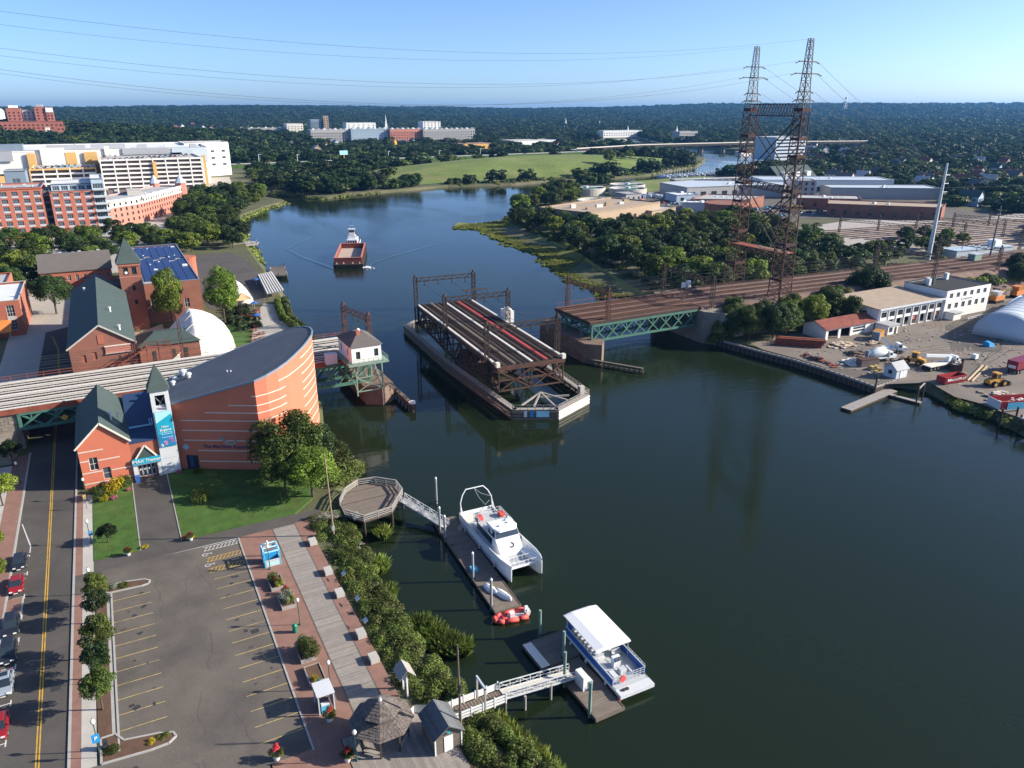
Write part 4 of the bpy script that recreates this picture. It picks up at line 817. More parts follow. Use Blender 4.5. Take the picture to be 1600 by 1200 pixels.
for a, b in (((-2.35,6.25),(-.6,8.65)),((1.15,6.25),(-.6,8.65))): MB().beam((a[0],141.12,a[1]),(b[0],141.12,b[1]),.15,.28).build('pediment_trim', M['cream_wall'], t)
MB().box(-3.0,-2.3,141.1,141.59,1.9,5.0).build('side_pier', M['tower_panel'], t); MB().box(1.05,1.7,141.1,141.59,1.9,5.0).build('side_pier', M['tower_panel'], t)
bx = thing('blue_bin', 'dark blue bin beside the theatre doors', 'bin', (-2.6,140.2,G+.16)); MB().box(-.35,.35,-.35,.35,0,1.1).build('barrel', M['boat_blue'], bx, False); MB().box(-.4,.4,-.4,.4,1.1,1.2).build('lid', M['boat_blue'], bx, False)
# ---------------------------------------------------------------- the old mill, its clock tower and the yard behind the railway
t = thing('old_mill', 'long old brick mill with a dark green gabled roof behind the railway', 'building', (-5.7,225,2))
x0, x1, y0, y1 = -12.6, 1.2, 194, 259
hs = [(2.3,3.2,10.4,12.2),(4.6,5.5,10.8,12.6),(6.2,7.5,14.4,16.6)]
mb = MB(); wall(mb, (x0,y0), (x1,y0), 1.8, 14.2, hs[:2]); wall(mb, (x1,y0), (x1,y1), 1.8, 14.2, grid(65,14,1.1,(5,9.5),2.2)); wall(mb, (x1,y1), (x0,y1), 1.8, 14.2); wall(mb, (x0,y1), (x0,y0), 1.8, 14.2, grid(65,14,1.1,(5,9.5),2.2))
for y in (y0,y1): mb.add([(x0,y,14.2),(x1,y,14.2),((x0+x1)/2,y,18.7)], [(0,1,2)])
mb.build('wall', M['old_brick'], t); MB().gable(x0,x1,y0,y1,14.25,18.8,'y',.4,.28).build('roof', M['roof_slate'], t)
for h in hs[:2]: MB().box(x0+h[0],x0+h[1],y0+.2,y0+.24,h[2],h[3]).build('bricked_window', M['brick'], t)
MB().box(-6.4,-5.1,193.9,193.97,14.4,16.6).build('bricked_window', M['brick'], t)
for p, q in (((x1,y0),(x1,y1)),((x0,y1),(x0,y0))): windows(t, p, q, grid(65,14,1.1,(5,9.5),2.2), 2, 3, 'cream_wall')
for i in (0,1): MB().beam((x0-.45+i*14.7,y0-.42,13.9),((x0+x1)/2,y0-.42,18.95),.14,.35).build('bargeboard', M['pale_concrete'], t)
b = MB().box(-5.2,.2,193.7,194,12.0,13.6).build('sign_panel', M['pale_brick'], t)
for a in ((-5.3,.3,11.85,12.0),(-5.3,.3,13.6,13.75)): MB().box(a[0],a[1],193.6,193.99,a[2],a[3]).build('sign_trim', M['cream_wall'], b)
for x, y, z in ((-3.0,214,17.2),(-1.5,198,16.2),(-9,246,16.5)): MB().lathe((x,y,z), [(.25,0),(.25,1.1),(.4,1.15),(.4,1.3)], 8).build('roof_vent', M['white_paint'], t)
# rear wing with a brown roof
t = thing('mill_wing', 'low brick wing with a long brown roof behind the mill', 'building', (-14,338,2)); x0, x1, y0, y1 = -25.5, -1.5, 331, 346
hs = grid(24,9,1.1,(4.2,),2.2); mb = MB(); wall(mb,(x0,y0),(x1,y0),1.8,8.2,hs); wall(mb,(x1,y0),(x1,y1),1.8,8.2); wall(mb,(x1,y1),(x0,y1),1.8,8.2); wall(mb,(x0,y1),(x0,y0),1.8,8.2)
for x in (x0,x1): mb.add([(x,y0,8.2),(x,y1,8.2),(x,(y0+y1)/2,13.6)], [(0,1,2)])
mb.build('wall', M['brick'], t); MB().gable(x0,x1,y0,y1,8.2,13.7,'x',.5,.25).build('roof', M['roof_brown'], t); windows(t,(x0,y0),(x1,y0),hs,2,2)
for i in range(9): MB().box(-23+i*2.2,-22+i*2.2,340.5,341.6,12.4,13.3+.3*(i % 3)).build('roof_vent', M['galvanised' if i % 3 else 'pale_concrete'], t)
MB().box(-24,-4,348,352,9.3,9.9).build('rear_canopy', M['roof_white'], t)
# clock tower
t = thing('clock_tower', 'square old brick tower with a steep green pyramid roof beside the mill', 'tower', (3.7,255.3,2)); x0, x1, y0, y1 = .7, 6.7, 252, 258.5
def arch(u, z, w, h): return (u-w/2, u+w/2, z, z+h)
fh = [arch(1.9,19.2,1.3,2.2), arch(4.2,19.2,1.3,2.2), arch(3.4,14.3,.9,1.6), arch(3.4,10.0,.9,1.5)]
mb = MB(); wall(mb,(x0,y0),(x1,y0),1.8,22.6,fh); wall(mb,(x1,y0),(x1,y1),1.8,22.6,[arch(2,19.2,1.3,2.2),arch(4.5,19.2,1.3,2.2)]); wall(mb,(x1,y1),(x0,y1),1.8,22.6); wall(mb,(x0,y1),(x0,y0),1.8,22.6,[arch(2,19.2,1.3,2.2),arch(4.5,19.2,1.3,2.2)]); mb.build('wall', M['old_brick'], t)
windows(t,(x0,y0),(x1,y0),fh,2,2,'dark_metal'); windows(t,(x1,y0),(x1,y1),[arch(2,19.2,1.3,2.2),arch(4.5,19.2,1.3,2.2)],2,2,'dark_metal')
for u in (1.9,4.2):
 P2 = [(x0+u+.75*cos(pi*k/8), 21.35+.75*sin(pi*k/8)) for k in range(9)]; MB().add([(x,y0-.04,z) for x, z in P2], [tuple(range(9))]).build('arch_head', M['dark_wood'], t)
o = child('clock_face', MB().lathe((0,0,0), [(.42,0),(.42,.06)], 16).mesh('clock_face', M['white_paint']), t, (-1.05,-3.42,17.9)); o.rotation_euler = (pi/2,0,0)
for z, k in ((18.4,.08),(22.0,.12),(22.4,.25)):
 MB().box(x0-k,x1+k,y0-k,y1+k,z,z+.28).build('brick_course', M['pale_brick'], t)
for i in range(11): MB().box(x0+.1+i*.55,x0+.38+i*.55,y0-.2,y0-.02,21.6,22.0).build('corbel', M['brick'], t)
MB().frustum([(x0-.5,y0-.5,22.7),(x1+.5,y0-.5,22.7),(x1+.5,y1+.5,22.7),(x0-.5,y1+.5,22.7)], [(3.65,255.2,29.8),(3.75,255.2,29.8),(3.75,255.3,29.8),(3.65,255.3,29.8)]).build('roof', M['roof_slate'], t)
# flat-roofed hall with solar panels
t = block('solar_hall', 'flat-roofed brick hall covered with blue solar panels', 'building', 7.0, 23.4, 258, 335, 2, 14.2, 'old_brick', 'roof_grey', front=[(1.2,3.2,6,10),(6.5,8,6,9),(11,12.5,6,9)], right=grid(77,12,1.4,(6,),3), par=.5, rt='blue_grey_metal')
pm = MB().box(-1.15,1.15,-1.85,1.85,0,.08).mesh('solar_panel', M['solar']); i = 0
for y in np.arange(262, 332, 4.0):
 for x in np.arange(9.0, 22, 2.5):
  if (int(x*3+y) % 11) not in (3,) and not (12 < x < 14 and 280 < y < 300): o = child('solar_panel', pm, t, (x-t.location.x, y-t.location.y, 12.5)); o.rotation_euler.x = .06
vents(t, 9, 22, 262, 330, 14.2, 12, 'roof_white', .7)
t2 = thing('round_bay', 'small curved brick bay at the river side of the solar hall', 'building', (25.5,322,2)); MB().lathe((25.5,322,0), [(3.4,2),(3.4,11),(3.6,11),(3.6,11.5)], 18).build('wall', M['brick'], t2); MB().lathe((25.5,322,11.3), [(3.3,0),(3.3,.05)], 18).build('roof', M['mall_grey'], t2)
# brick office at the left edge
t = block('brick_office', 'three-storey brick office with a white roof at the left edge', 'building', -52, -27, 262, 292, 2, 12.2, 'brick', 'roof_white', front=[(4,6,8.4,11.2),(4,6,4.6,7.2),(10,12,8.4,11.2),(10,12,4.6,7.2),(15.5,17.5,8.4,11.2),(15.5,17.5,4.6,7.2),(21.4,23.4,8.0,11.4),(21.4,23.4,3.9,6.9)], right=grid(30,6,1.8,(4.4,8.4),2.6), par=.6, rt='pale_concrete', nx=3, nz=3)
MB().box(-30.8,-28.4,261.9,261.97,9.0-2.05,10-1.95).build('pale_panel', M['pale_concrete'], t)
t = block('brick_annex', 'low brick annex with a grey roof beyond the brick office', 'building', -55, -33, 296, 318, 2, 11, 'brick', 'roof_grey', front=grid(22,6,1.5,(4.5,8),2), right=grid(22,6,1.5,(4.5,8),2))
t = thing('entrance_canopy', 'orange-red sloping canopy on the front of the brick office', 'canopy', (-33,258.5,2)); MB().add([(-37,262,6.8),(-30,262,6.8),(-30,257,4.4),(-37,257,4.4),(-37,262,7.1),(-30,262,7.1),(-30,257,4.7),(-37,257,4.7)], [(4,5,6,7),(0,1,5,4),(1,2,6,5),(2,3,7,6),(3,0,4,7)]).build('awning', M['machine_orange'], t)
for x in (-36.5,-30.5): MB().tube((x,257.3,2),(x,257.3,4.5),.12).build('post', M['pale_concrete'], t)
# courtyard link, tent, terrace
t = thing('courtyard_link', 'low brick link with a green hipped roof between mill and white tent', 'building', (9,212,2)); MB().box(2,16.5,206,218,1.8,9.0).build('wall', M['old_brick'], t)
MB().frustum([(1.6,205.6,9),(16.9,205.6,9),(16.9,218.4,9),(1.6,218.4,9)], [(6,211,11.2),(13,211,11.2),(13,213,11.2),(6,213,11.2)]).build('roof', M['roof_slate'], t)
for x in (5.4,10,13): MB().box(x-.4,x+.4,205.9,205.98,5,7.6).build('window', M['dark_metal'], t)
t = thing('fire_stair', 'rust-red steel stair and railing on the mill wall above the tracks', 'stair', (1,191,2))
for i in range(10): MB().box(-4.5+i*.75,-3.8+i*.75,190.5,191.9,9.0+i*.42,9.06+i*.42).build('tread', M['rust_red'], t)
for y in (190.4,192): MB().beam((-4.5,y,8.8),(3.2,y,13.0),.12,.3).build('stringer', M['rust_red'], t); MB().beam((-4.5,y,9.9),(3.2,y,14.1),.07,.07).build('handrail', M['rust_red'], t)
MB().box(3.2,9,190.4,192,12.9,13.1).build('landing', M['rust_red'], t)
for x in (3.4,6,8.8): MB().tube((x,191.2,2),(x,191.2,14),.1).build('post', M['rust_red'], t)
for y in (190.4,192): MB().beam((3.2,y,14.0),(9,y,14.0),.07,.07).build('handrail', M['rust_red'], t)
t = thing('domed_tent', 'large white peaked tent with a rounded river end beside the mill courtyard', 'tent', (17,220,2)); prof = [(5.6,4.2),(9,7.2),(12.6,10.8),(15.6,13.4),(16.4,13.8),(17.6,13.5),(20,12.6),(22.6,11.0),(24.8,8.6),(26.3,5.6),(26.9,1.9)]; rings = []
for k in range(13):
 f = sin(pi*min(1,(k+1.6)/14.2))**.42; sag = .35*(k % 2)
 rings.append([(16.2+(x-16.2)*(.55+.45*f), 207+2.3*k+(x-16)*.18, 1.9+(z-1.9)*f-sag*(i not in (0,4,10))) for i, (x, z) in enumerate(prof)])
MB().loft(rings, cap=True).build('canvas', M['tent_white'], t, smooth=True)
for k in range(0,13,2): MB().path([(x, y, z+.05) for x, y, z in rings[k]], .09, 4).build('rib', M['cream_wall'], t)
MB().add([(1.6,208,5.6),(6.2,208.4,4.6),(9.4,212,8),(9.4,232,8),(1.6,230,6.2)], [(0,1,2,3,4)]).build('lean_to', M['tan_wall'], t)
t = thing('lattice_mast', 'rust-brown lattice mast in front of the white domed tent', 'mast', (11.0,189,2)); 
for dx in (-.4,.4):
 for dy in (-.4,.4): MB().beam((11+dx,189+dy,2),(11+dx*.6,189+dy*.6,19.5),.12,.12).build('leg', M['steel_rust'], t)
for k in range(9):
 for dy in (-.36,.36): MB().beam((10.62,189+dy,2.5+k*1.8),(11.38,189+dy,4.3+k*1.8),.06,.06).build('lacing', M['steel_rust'], t)
t = thing('cream_wall', 'tan courtyard wall between the mill and the tent', 'wall', (5,231,2)); MB().box(1.4,17,231,231.4,1.9,6.6).build('wall_panel', M['tan_wall'], t)
for x in np.arange(1.6, 17, 2.2): MB().box(x-.12,x+.12,230.85,231,1.9,6.8).build('post', M['cream_wall'], t)
big = [(13.0,249.5,5.0,19.5,'tall oval tree in front of the solar hall'),(28.0,246,5.4,19.0,'tall oval tree between the white tent and the river terrace'),(-19.8,286,6.2,13.5,'broad dark tree between the street and the brown-roofed wing')]
for i, (x,y,r,h,l) in enumerate(big): tree(x,y,r,h,l,None,'near',2 if i < 2 else 3,2.0,'shade_tree',1.5 if i < 2 else 2.5)
struct('river_terrace', MB().sheet([(31,196),(44,200),(48.5,214),(49.5,229),(48.6,244),(50.5,262),(44,268),(39,255),(34,232),(30,215)], G+.05), M['concrete'])
struct('terrace_lawn', MB().sheet([(22,188),(31,196),(30,215),(34,232),(36,240),(27,246),(24,230),(27.5,212)], G+.04), M['lawn'])
struct('rear_car_park', MB().sheet([(26,268),(44,268),(50,300),(54,345),(50,380),(30,380),(27,330)], G+.045), M['asphalt'])
struct('plaza', MB().sheet([(-31,190),(-22,190),(-22,262),(-13,268),(-13,300),(-22,330),(-32,330)], G+.03), M['concrete'])
def picnic(x, y, i):
 t = thing('picnic_table', 'red-brown picnic table on the river terrace beside the tent lawn', 'picnic table', (x,y,G+.05), .2, 'picnic tables on the river terrace')
 MB().box(-1.0,1.0,-.4,.4,.7,.78).build('table_top', M['rust_red'], t, False)
 for s in (-1,1): MB().box(-1.0,1.0,s*.75-.14,s*.75+.14,.42,.48).build('seat', M['rust_red'], t, False)
 for xx in (-.7,.7): MB().box(xx-.05,xx+.05,-.8,.8,.3,.42).build('cross_bar', M['rust_red'], t, False); MB().box(xx-.05,xx+.05,-.3,.3,0,.3).build('leg', M['rust_red'], t, False); MB().box(xx-.05,xx+.05,-.1,.1,.42,.7).build('leg', M['rust_red'], t, False)
for i, (x,y) in enumerate([(32.5,222),(35,223),(33.5,227),(36,228.5),(34.5,233),(36,237.5),(37,242),(38.2,247),(38.8,251),(39.6,255),(40.2,258.5)]): picnic(x,y,i)
def parasol(x, y, lab):
 t = thing('parasol', lab, 'parasol', (x,y,G+.05)); MB().tube((0,0,0),(0,0,2.6),.04).build('pole', M['white_paint'], t, False); MB().lathe((0,0,2.1), [(1.35,0),(.7,.35),(.02,.6)], 8).build('canopy', M['boat_blue'], t, False)
parasol(39.9,261.5,'blue parasol over the farthest picnic table'); parasol(37.6,244.6,'closed-looking blue parasol beside the middle picnic tables'); parasol(47.5,300,'blue parasol beyond the striped awning')
t = thing('striped_awning', 'dark slatted awning with pale stripes at the river edge', 'awning', (50,288,2))
for i in range(7): MB().add([(46.6+i*1.0,273.5+i*.5,4.2),(47.1+i*1.0,273.7+i*.5,4.2),(50.1+i*.9,307.5+i*.5,4.6),(49.6+i*.9,307.3+i*.5,4.6),(46.6+i*1.0,273.5+i*.5,4.3),(47.1+i*1.0,273.7+i*.5,4.3),(50.1+i*.9,307.5+i*.5,4.7),(49.6+i*.9,307.3+i*.5,4.7)], [(4,5,6,7),(0,1,5,4),(1,2,6,5),(2,3,7,6),(3,0,4,7)]).build('slat', M['walk_white'], t)
MB().add([(46.2,273,4.0),(53,276,4.0),(56,311,4.4),(49.2,308,4.4)], [(0,1,2,3)]).build('shade_cloth', M['blue_grey_metal'], t)
for p in ((46.4,273.2),(52.8,276.2),(55.6,310.5),(49.4,307.6),(47.9,290),(54.2,293)): MB().tube((*p,2),(*p,4.3),.12).build('post', M['dark_metal'], t)
t = thing('small_tent', 'small white tent with a tan awning on the terrace behind the oval tree', 'tent', (37.5,277,2))
rings = [[(37.5+3.6*cos(pi*(1-i/8)), y, 2+5.6*f*sin(pi*i/8)) for i in range(9)] for y, f in ((270,.9),(276,1),(284,1),(290,.9))]; MB().loft(rings).build('canvas', M['tent_white'], t, smooth=True)
MB().frustum([(34.6,266,4.4),(40.2,266,4.4),(40.2,270.5,4.4),(34.6,270.5,4.4)], [(37.2,268,6.6),(37.6,268,6.6),(37.6,268.4,6.6),(37.2,268.4,6.6)]).build('awning', M['tent_tan'], t)
for p in ((34.8,266.2),(40,266.2),(40,270.3),(34.8,270.3)): MB().tube((*p,2),(*p,4.5),.1).build('post', M['white_paint'], t)
t = thing('old_jetty', 'ruined timber jetty on piles off the river terrace', 'jetty', (60,327,0)); MB().add([(55.5,318,1.5),(62.8,315,1.5),(66,336,1.5),(60,338,1.5),(55.5,318,1.2),(62.8,315,1.2),(66,336,1.2),(60,338,1.2)], [(0,1,2,3),(7,6,5,4),(0,1,5,4),(1,2,6,5),(2,3,7,6),(3,0,4,7)]).build('deck', M['grey_wood'], t)
for i in range(9): MB().beam((56+.55*i,318+2.3*i,1.65),(62.6+.36*i,315.4+2.3*i,1.65),.5,.16).build('plank', M['old_wood'], t)
for p in ((56,318.4),(59.3,316.8),(62.4,315.4),(64.2,325.5),(65.6,335.6),(60.4,337.4),(58,328)): MB().tube((*p,-1.5),(*p,2.3+.6*(p[0] > 65)),.2,7).build('pile', M['dark_wood'], t)
t = thing('boat_landing', 'round-ended timber landing at the river edge below the grove', 'jetty', (60,404,0)); MB().prism([(52,396),(66,400),(68,406),(64,412),(52,410)], 1.3, 1.7).build('deck', M['grey_wood'], t)
for p in ((54,397),(60,399),(66,401),(67,407),(63,411)): MB().tube((*p,-1.5),(*p,3.0),.18,6).build('pile', M['old_wood'], t)
MB().path([(53,397,2.8),(60,399,2.8),(66,401,2.8),(67,407,2.8),(63,411,2.8)], .08).build('rail', M['pale_concrete'], t)
# ---------------------------------------------------------------- the railway: embankments, viaduct spans, swing bridge
RY0, RY1, RZ = 166.6, 185.6, 10.7
TRK = (169.2, 173.6, 178.4, 182.8)
def track_parts(root, x0, x1, rail_m, tie_m, z=RZ, rw=.16, ys=TRK, w=True):
 tie = MB()
 for y in ys:
  for x in np.arange(x0+.3, x1, .62): tie.box(x-.13,x+.13,y-1.3,y+1.3,z,z+.14)
 tag(tie.build('sleepers', M[tie_m], root), kind='stuff')
 for y in ys:
  for s in (-.75,.75): MB().box(x0,x1,y+s-rw/2,y+s+rw/2,z+.14,z+.32).build('rail', M[rail_m], root)
def lattice(p, q, z0, z1, n, root, m, w=.3, post=True, name='truss'):     # a Warren/lattice truss in a vertical plane from p to q
 p = Vector((*p,0)); q = Vector((*q,0)); tr = MB().beam((p.x,p.y,z1),(q.x,q.y,z1),w*1.5,w*1.6).build(name, M[m], root); MB().beam((p.x,p.y,z0),(q.x,q.y,z0),w*1.5,w*1.6).build('bottom_chord', M[m], tr)
 for i in range(n):
  a = p.lerp(q, i/n); b = p.lerp(q, (i+1)/n)
  MB().beam((a.x,a.y,z0),(b.x,b.y,z1),w,w).build('diagonal', M[m], tr); MB().beam((a.x,a.y,z1),(b.x,b.y,z0),w*.8,w*.8).build('diagonal', M[m], tr)
  if post: c = p.lerp(q, (i+.5)/n); MB().beam((c.x,c.y,(z0+z1)/2),(c.x,c.y,z1),w*.7,w*.7).build('post', M[m], tr)
 for a in (p, q): MB().beam((a.x,a.y,z0),(a.x,a.y,z1),w*1.3,w*1.3).build('end_post', M[m], tr)
 return tr
def portal(parent, p, q, z0, z1, m, hang=True, c=.9, w=True, nlac=10, bd=1.1):      # lattice gantry across the tracks
 P_, Q_ = Vector((*p,0)), Vector((*q,0)); u = (Q_-P_).normalized(); v = Vector((-u.y,u.x,0))
 for a in (P_, Q_):
  col = MB().beam((a.x,a.y,z0-.1),(a.x,a.y,z0+.5),c*1.3,c*1.3)
  cl = MB(); h = c/2
  for sx in (-1,1):
   for sy in (-1,1): b = a+u*h*sx+v*h*sy; cl.beam((b.x,b.y,z0),(b.x,b.y,z1+.4),.16,.16)
  k = int((z1-z0)/1.1)
  for i in range(k):
   za, zb = z0+(z1-z0)*i/k, z0+(z1-z0)*(i+1)/k; s = 1 if i % 2 else -1
   for sy in (-1,1):
    A = a+u*h*s+v*h*sy; B = a-u*h*s+v*h*sy; cl.beam((A.x,A.y,za),(B.x,B.y,zb),.1,.1)
    A = a+v*h*s+u*h*sy; B = a-v*h*s+u*h*sy; cl.beam((A.x,A.y,za),(B.x,B.y,zb),.1,.1)
  cl.lathe((a.x,a.y,z1+.4), [(.5,0),(.4,.3),(.08,.9)], 6); cl.build('column', M[m], parent, w)
 bm = MB(); L = (Q_-P_).length; n = max(6, int(L/1.2))
 for s in (-.35,.35):
  for z in (z1-bd,z1): A = P_+v*s; B = Q_+v*s; bm.beam((A.x,A.y,z),(B.x,B.y,z),.14,.14)
  for i in range(n):
   A = P_.lerp(Q_,i/n)+v*s; B = P_.lerp(Q_,(i+1)/n)+v*s; za, zb = (z1-bd,z1) if i % 2 else (z1,z1-bd); bm.beam((A.x,A.y,za),(B.x,B.y,zb),.1,.1)
 bm.build('cross_beam', M[m], parent, w)
 if hang:
  for f in (.15,.38,.62,.85): A = P_.lerp(Q_,f); MB().beam((A.x,A.y,z1-bd-.05),(A.x,A.y,z1-bd-1.1),.16,.16).lathe((A.x,A.y,z1-bd-1.5), [(.18,0),(.18,.4)], 6).build('insulator', M['dark_metal'], parent, w)
def blocks(root, x0, x1, y0, y1, z0, z1, m, bl=1.5, bh=.62):     # masonry face made of single stones (along x at y0, along y at x0)
 k = 0; nz_ = max(1, round((z1-z0)/bh)); bh = (z1-z0)/nz_
 for j in range(nz_):
  for (ax, a0, a1) in (('x',x0,x1),('y',y0,y1)):
   a = a0-(bl*.5 if j % 2 else 0)
   while a < a1:
    s, e = max(a,a0)+.02, min(a+bl,a1)-.02; a += bl
    if e-s < .25: continue
    pr_ = random.uniform(.06,.16); z = z0+j*bh
    if ax == 'x': MB().box(s,e,y0-pr_,y0+.1,z+.02,z+bh-.02).build('stone', M[m], root)
    else: MB().box(x0-pr_,x0+.1,s,e,z+.02,z+bh-.02).build('stone', M[m], root)
# west viaduct
t = thing('west_viaduct', 'west railway viaduct with green lattice girders crossing the street and river edge', 'bridge', (0,176,2))
MB().box(-23,50.4,RY0,RY1,RZ-.9,RZ-.02).build('deck', M['track_dark'], t); track_parts(t, -60, 50.4, 'rail_steel', 'track_dark', rw=.3)
for y, w_ in ((167.2,.5),(176.0,.8),(185.0,.7),(171.4,.35),(180.6,.35)): MB().box(-60,50.4,y-w_/2,y+w_/2,RZ+.02,RZ+.2).build('walkway', M['walk_white'], t)
MB().box(-60,50.4,RY0-.25,RY0,RZ-.95,RZ+.1).build('edge_beam', M['rust_red'], t)
for y in (RY0+.1, 172, 180, RY1-.1): lattice((-21.6,y),(3.4,y),6.5,9.6,6,t,'steel_green',.42); lattice((34.5,y),(50,y),4.6,9.6,4,t,'steel_green',.42)
fr = MB()
for x in np.arange(-58, 50, 3.1): fr.beam((x,185.9,RZ),(x,185.9,RZ+1.2),.1,.1)
for z in (RZ+.65,RZ+1.2): fr.beam((-58,185.9,z),(50,185.9,z),.09,.09)
fr.build('railing', M['rust_red'], t)
MB().add([(-13.9,166.1,8.3),(-13.2,166.1,7.6),(-13.9,166.1,6.9),(-14.6,166.1,7.6)], [(0,1,2,3)]).build('clearance_sign', M['yellow_paint'], t)
MB().box(4,7,166.0,166.55,9.9,10.5).build('equipment_box', M['white_paint'], t)
ab = thing('west_abutment', 'rough stone abutment wall at the left end of the street bridge', 'wall', (-40,176,2)); MB().box(-90,-21.6,167.0,185.4,1,9.7).build('core', M['stone_grey'], ab); blocks(ab, -34, -21.6, 166.95, 167, 2, 9.6, 'stone_grey', 1.4, .65)
MB().prism([(-60,160),(-23.6,160),(-22.6,166.8),(-60,166.8)], 1.9, 6.0).build('wing_wall', M['stone_grey'], ab); MB().box(-60,-23,RY0,RY1,9.7,RZ-.02).build('ballast', M['track_dark'], ab)
pr2 = thing('theatre_side_pier', 'masonry pier carrying the railway behind the theatre', 'pier', (20,176,0)); MB().box(3.4,34.4,168,184.6,1,RZ-.92).build('core', M['stone_grey'], pr2)
# west rest pier, control house, fender
t = thing('west_pier', 'weathered stone river pier under the white control house', 'pier', (51,172,0)); MB().prism([(47.6,163),(51,160.5),(54.6,163),(54.6,186),(51,189),(47.6,186)], -2, 4.4).build('core', M['stone_pier'], t); blocks(t, 47.6, 54.6, 163, 186, .2, 4.4, 'stone_pier', 1.6, .7)
t = thing('pier_fender', 'decayed timber fender running out from the control house pier', 'fender', (55.6,165,0))
for i in range(12): y = 180-2.3*i; MB().tube((55.7,y,-2),(55.7,y,1.9+.3*(i % 3)),.22,7).build('pile', M['dark_wood'], t)
for z in (.7,1.5): MB().box(55.3,55.5,154,180.5,z,z+.35).build('waler', M['steel_rust'], t)
MB().box(55.2,56.2,156,180,1.9,2.05).build('cap_boards', M['old_wood'], t); MB().lathe((55.8,153.8,-2), [(.8,0),(.8,4.2),(.7,4.3)], 10).build('pile_cluster', M['dark_wood'], t); MB().lathe((55.8,153.8,2.0), [(.83,0),(.83,.4)], 10).build('band', M['white_paint'], t)
t = thing('control_house', 'white control house with a hipped grey roof on a green steel tower', 'house', (49,166,4.4)); x0, x1, y0, y1, z0, z1 = 44.2, 51.2, 160.2, 171.0, 11.5, 15.4
hs = [(1.0,2.0,12.4,14.2),(5.3,6.3,12.6,14.4)]; hs2 = [(2,3,12.6,14.3),(7,8,12.6,14.3)]
mb = MB(); wall(mb,(x0,y0),(x1,y0),z0,z1,hs); wall(mb,(x1,y0),(x1,y1),z0,z1,hs2); wall(mb,(x1,y1),(x0,y1),z0,z1); wall(mb,(x0,y1),(x0,y0),z0,z1,hs2); mb.build('wall', M['white_wall'], t)
windows(t,(x0,y0),(x1,y0),hs,2,2,'steel_green'); windows(t,(x1,y0),(x1,y1),hs2,2,2,'steel_green'); windows(t,(x0,y1),(x0,y0),hs2,2,2,'steel_green')
MB().frustum([(x0-.4,y0-.4,z1),(x1+.4,y0-.4,z1),(x1+.4,y1+.4,z1),(x0-.4,y1+.4,z1)], [(46.8,164,17.4),(48.6,164,17.4),(48.6,167.4,17.4),(46.8,167.4,17.4)]).build('roof', M['roof_brown'], t)
MB().box(46.6,47.4,163.4,164.2,16.6,18.2).build('chimney', M['brick'], t); MB().lathe((47.6,165.5,17.4), [(.4,0),(.5,.4),(.2,.8)], 8).build('cowl', M['white_paint'], t)
MB().box(x0-1.1,x1+1.4,y0-1.1,y1+.6,z0-.4,z0-.02).build('balcony', M['pale_green_steel'], t); rl = MB()
for x in np.arange(x0-1, x1+1.4, 1.15): rl.beam((x,y0-1.0,z0),(x,y0-1.0,z0+1.05),.07,.07)
for z in (z0+.55,z0+1.05): rl.beam((x0-1,y0-1,z),(x1+1.3,y0-1,z),.07,.07); rl.beam((x1+1.3,y0-1,z),(x1+1.3,y1,z),.07,.07)
rl.build('railing', M['pale_green_steel'], t)
for x in (45.2,51.4):
 for y in (161,169.5): MB().beam((x,y,3.2),(x,y,z0-.4),.3,.3).build('leg', M['pale_green_steel'], t)
for y in (161,169.5):
 for a, b in (((45.2,4.2),(51.4,7.6)),((51.4,4.2),(45.2,7.6)),((45.2,7.6),(48.3,z0-.4)),((51.4,7.6),(48.3,z0-.4)),((45.2,7.6),(51.4,7.6)),((45.2,4.2),(51.4,4.2))): MB().beam((a[0],y,a[1]),(b[0],y,b[1]),.2,.2).build('brace', M['pale_green_steel'], t)
for x in (45.2,51.4):
 for a, b in (((161,4.2),(169.5,z0-.5)),((169.5,4.2),(161,z0-.5))): MB().beam((x,a[0],a[1]),(x,b[0],b[1]),.18,.18).build('brace', M['pale_green_steel'], t)
t = thing('equipment_cabinet', 'grey equipment cabinet hung on the viaduct left of the control house', 'cabinet', (40.6,166,10.6)); MB().box(39.4,42.0,164.6,166.3,10.7,13.2).build('cabinet', M['tent_blue'], t); MB().box(39.2,42.2,164.4,166.5,10.4,10.7).build('bracket', M['steel_green'], t)
g1 = thing('catenary_gantry', 'rust-red catenary gantry at the end of the west viaduct behind the control house', 'gantry', (51.5,180,RZ), 0, 'catenary gantries'); portal(g1, (50.2,186.4), (52.6,173.2), RZ, 18.6, 'steel_rust')
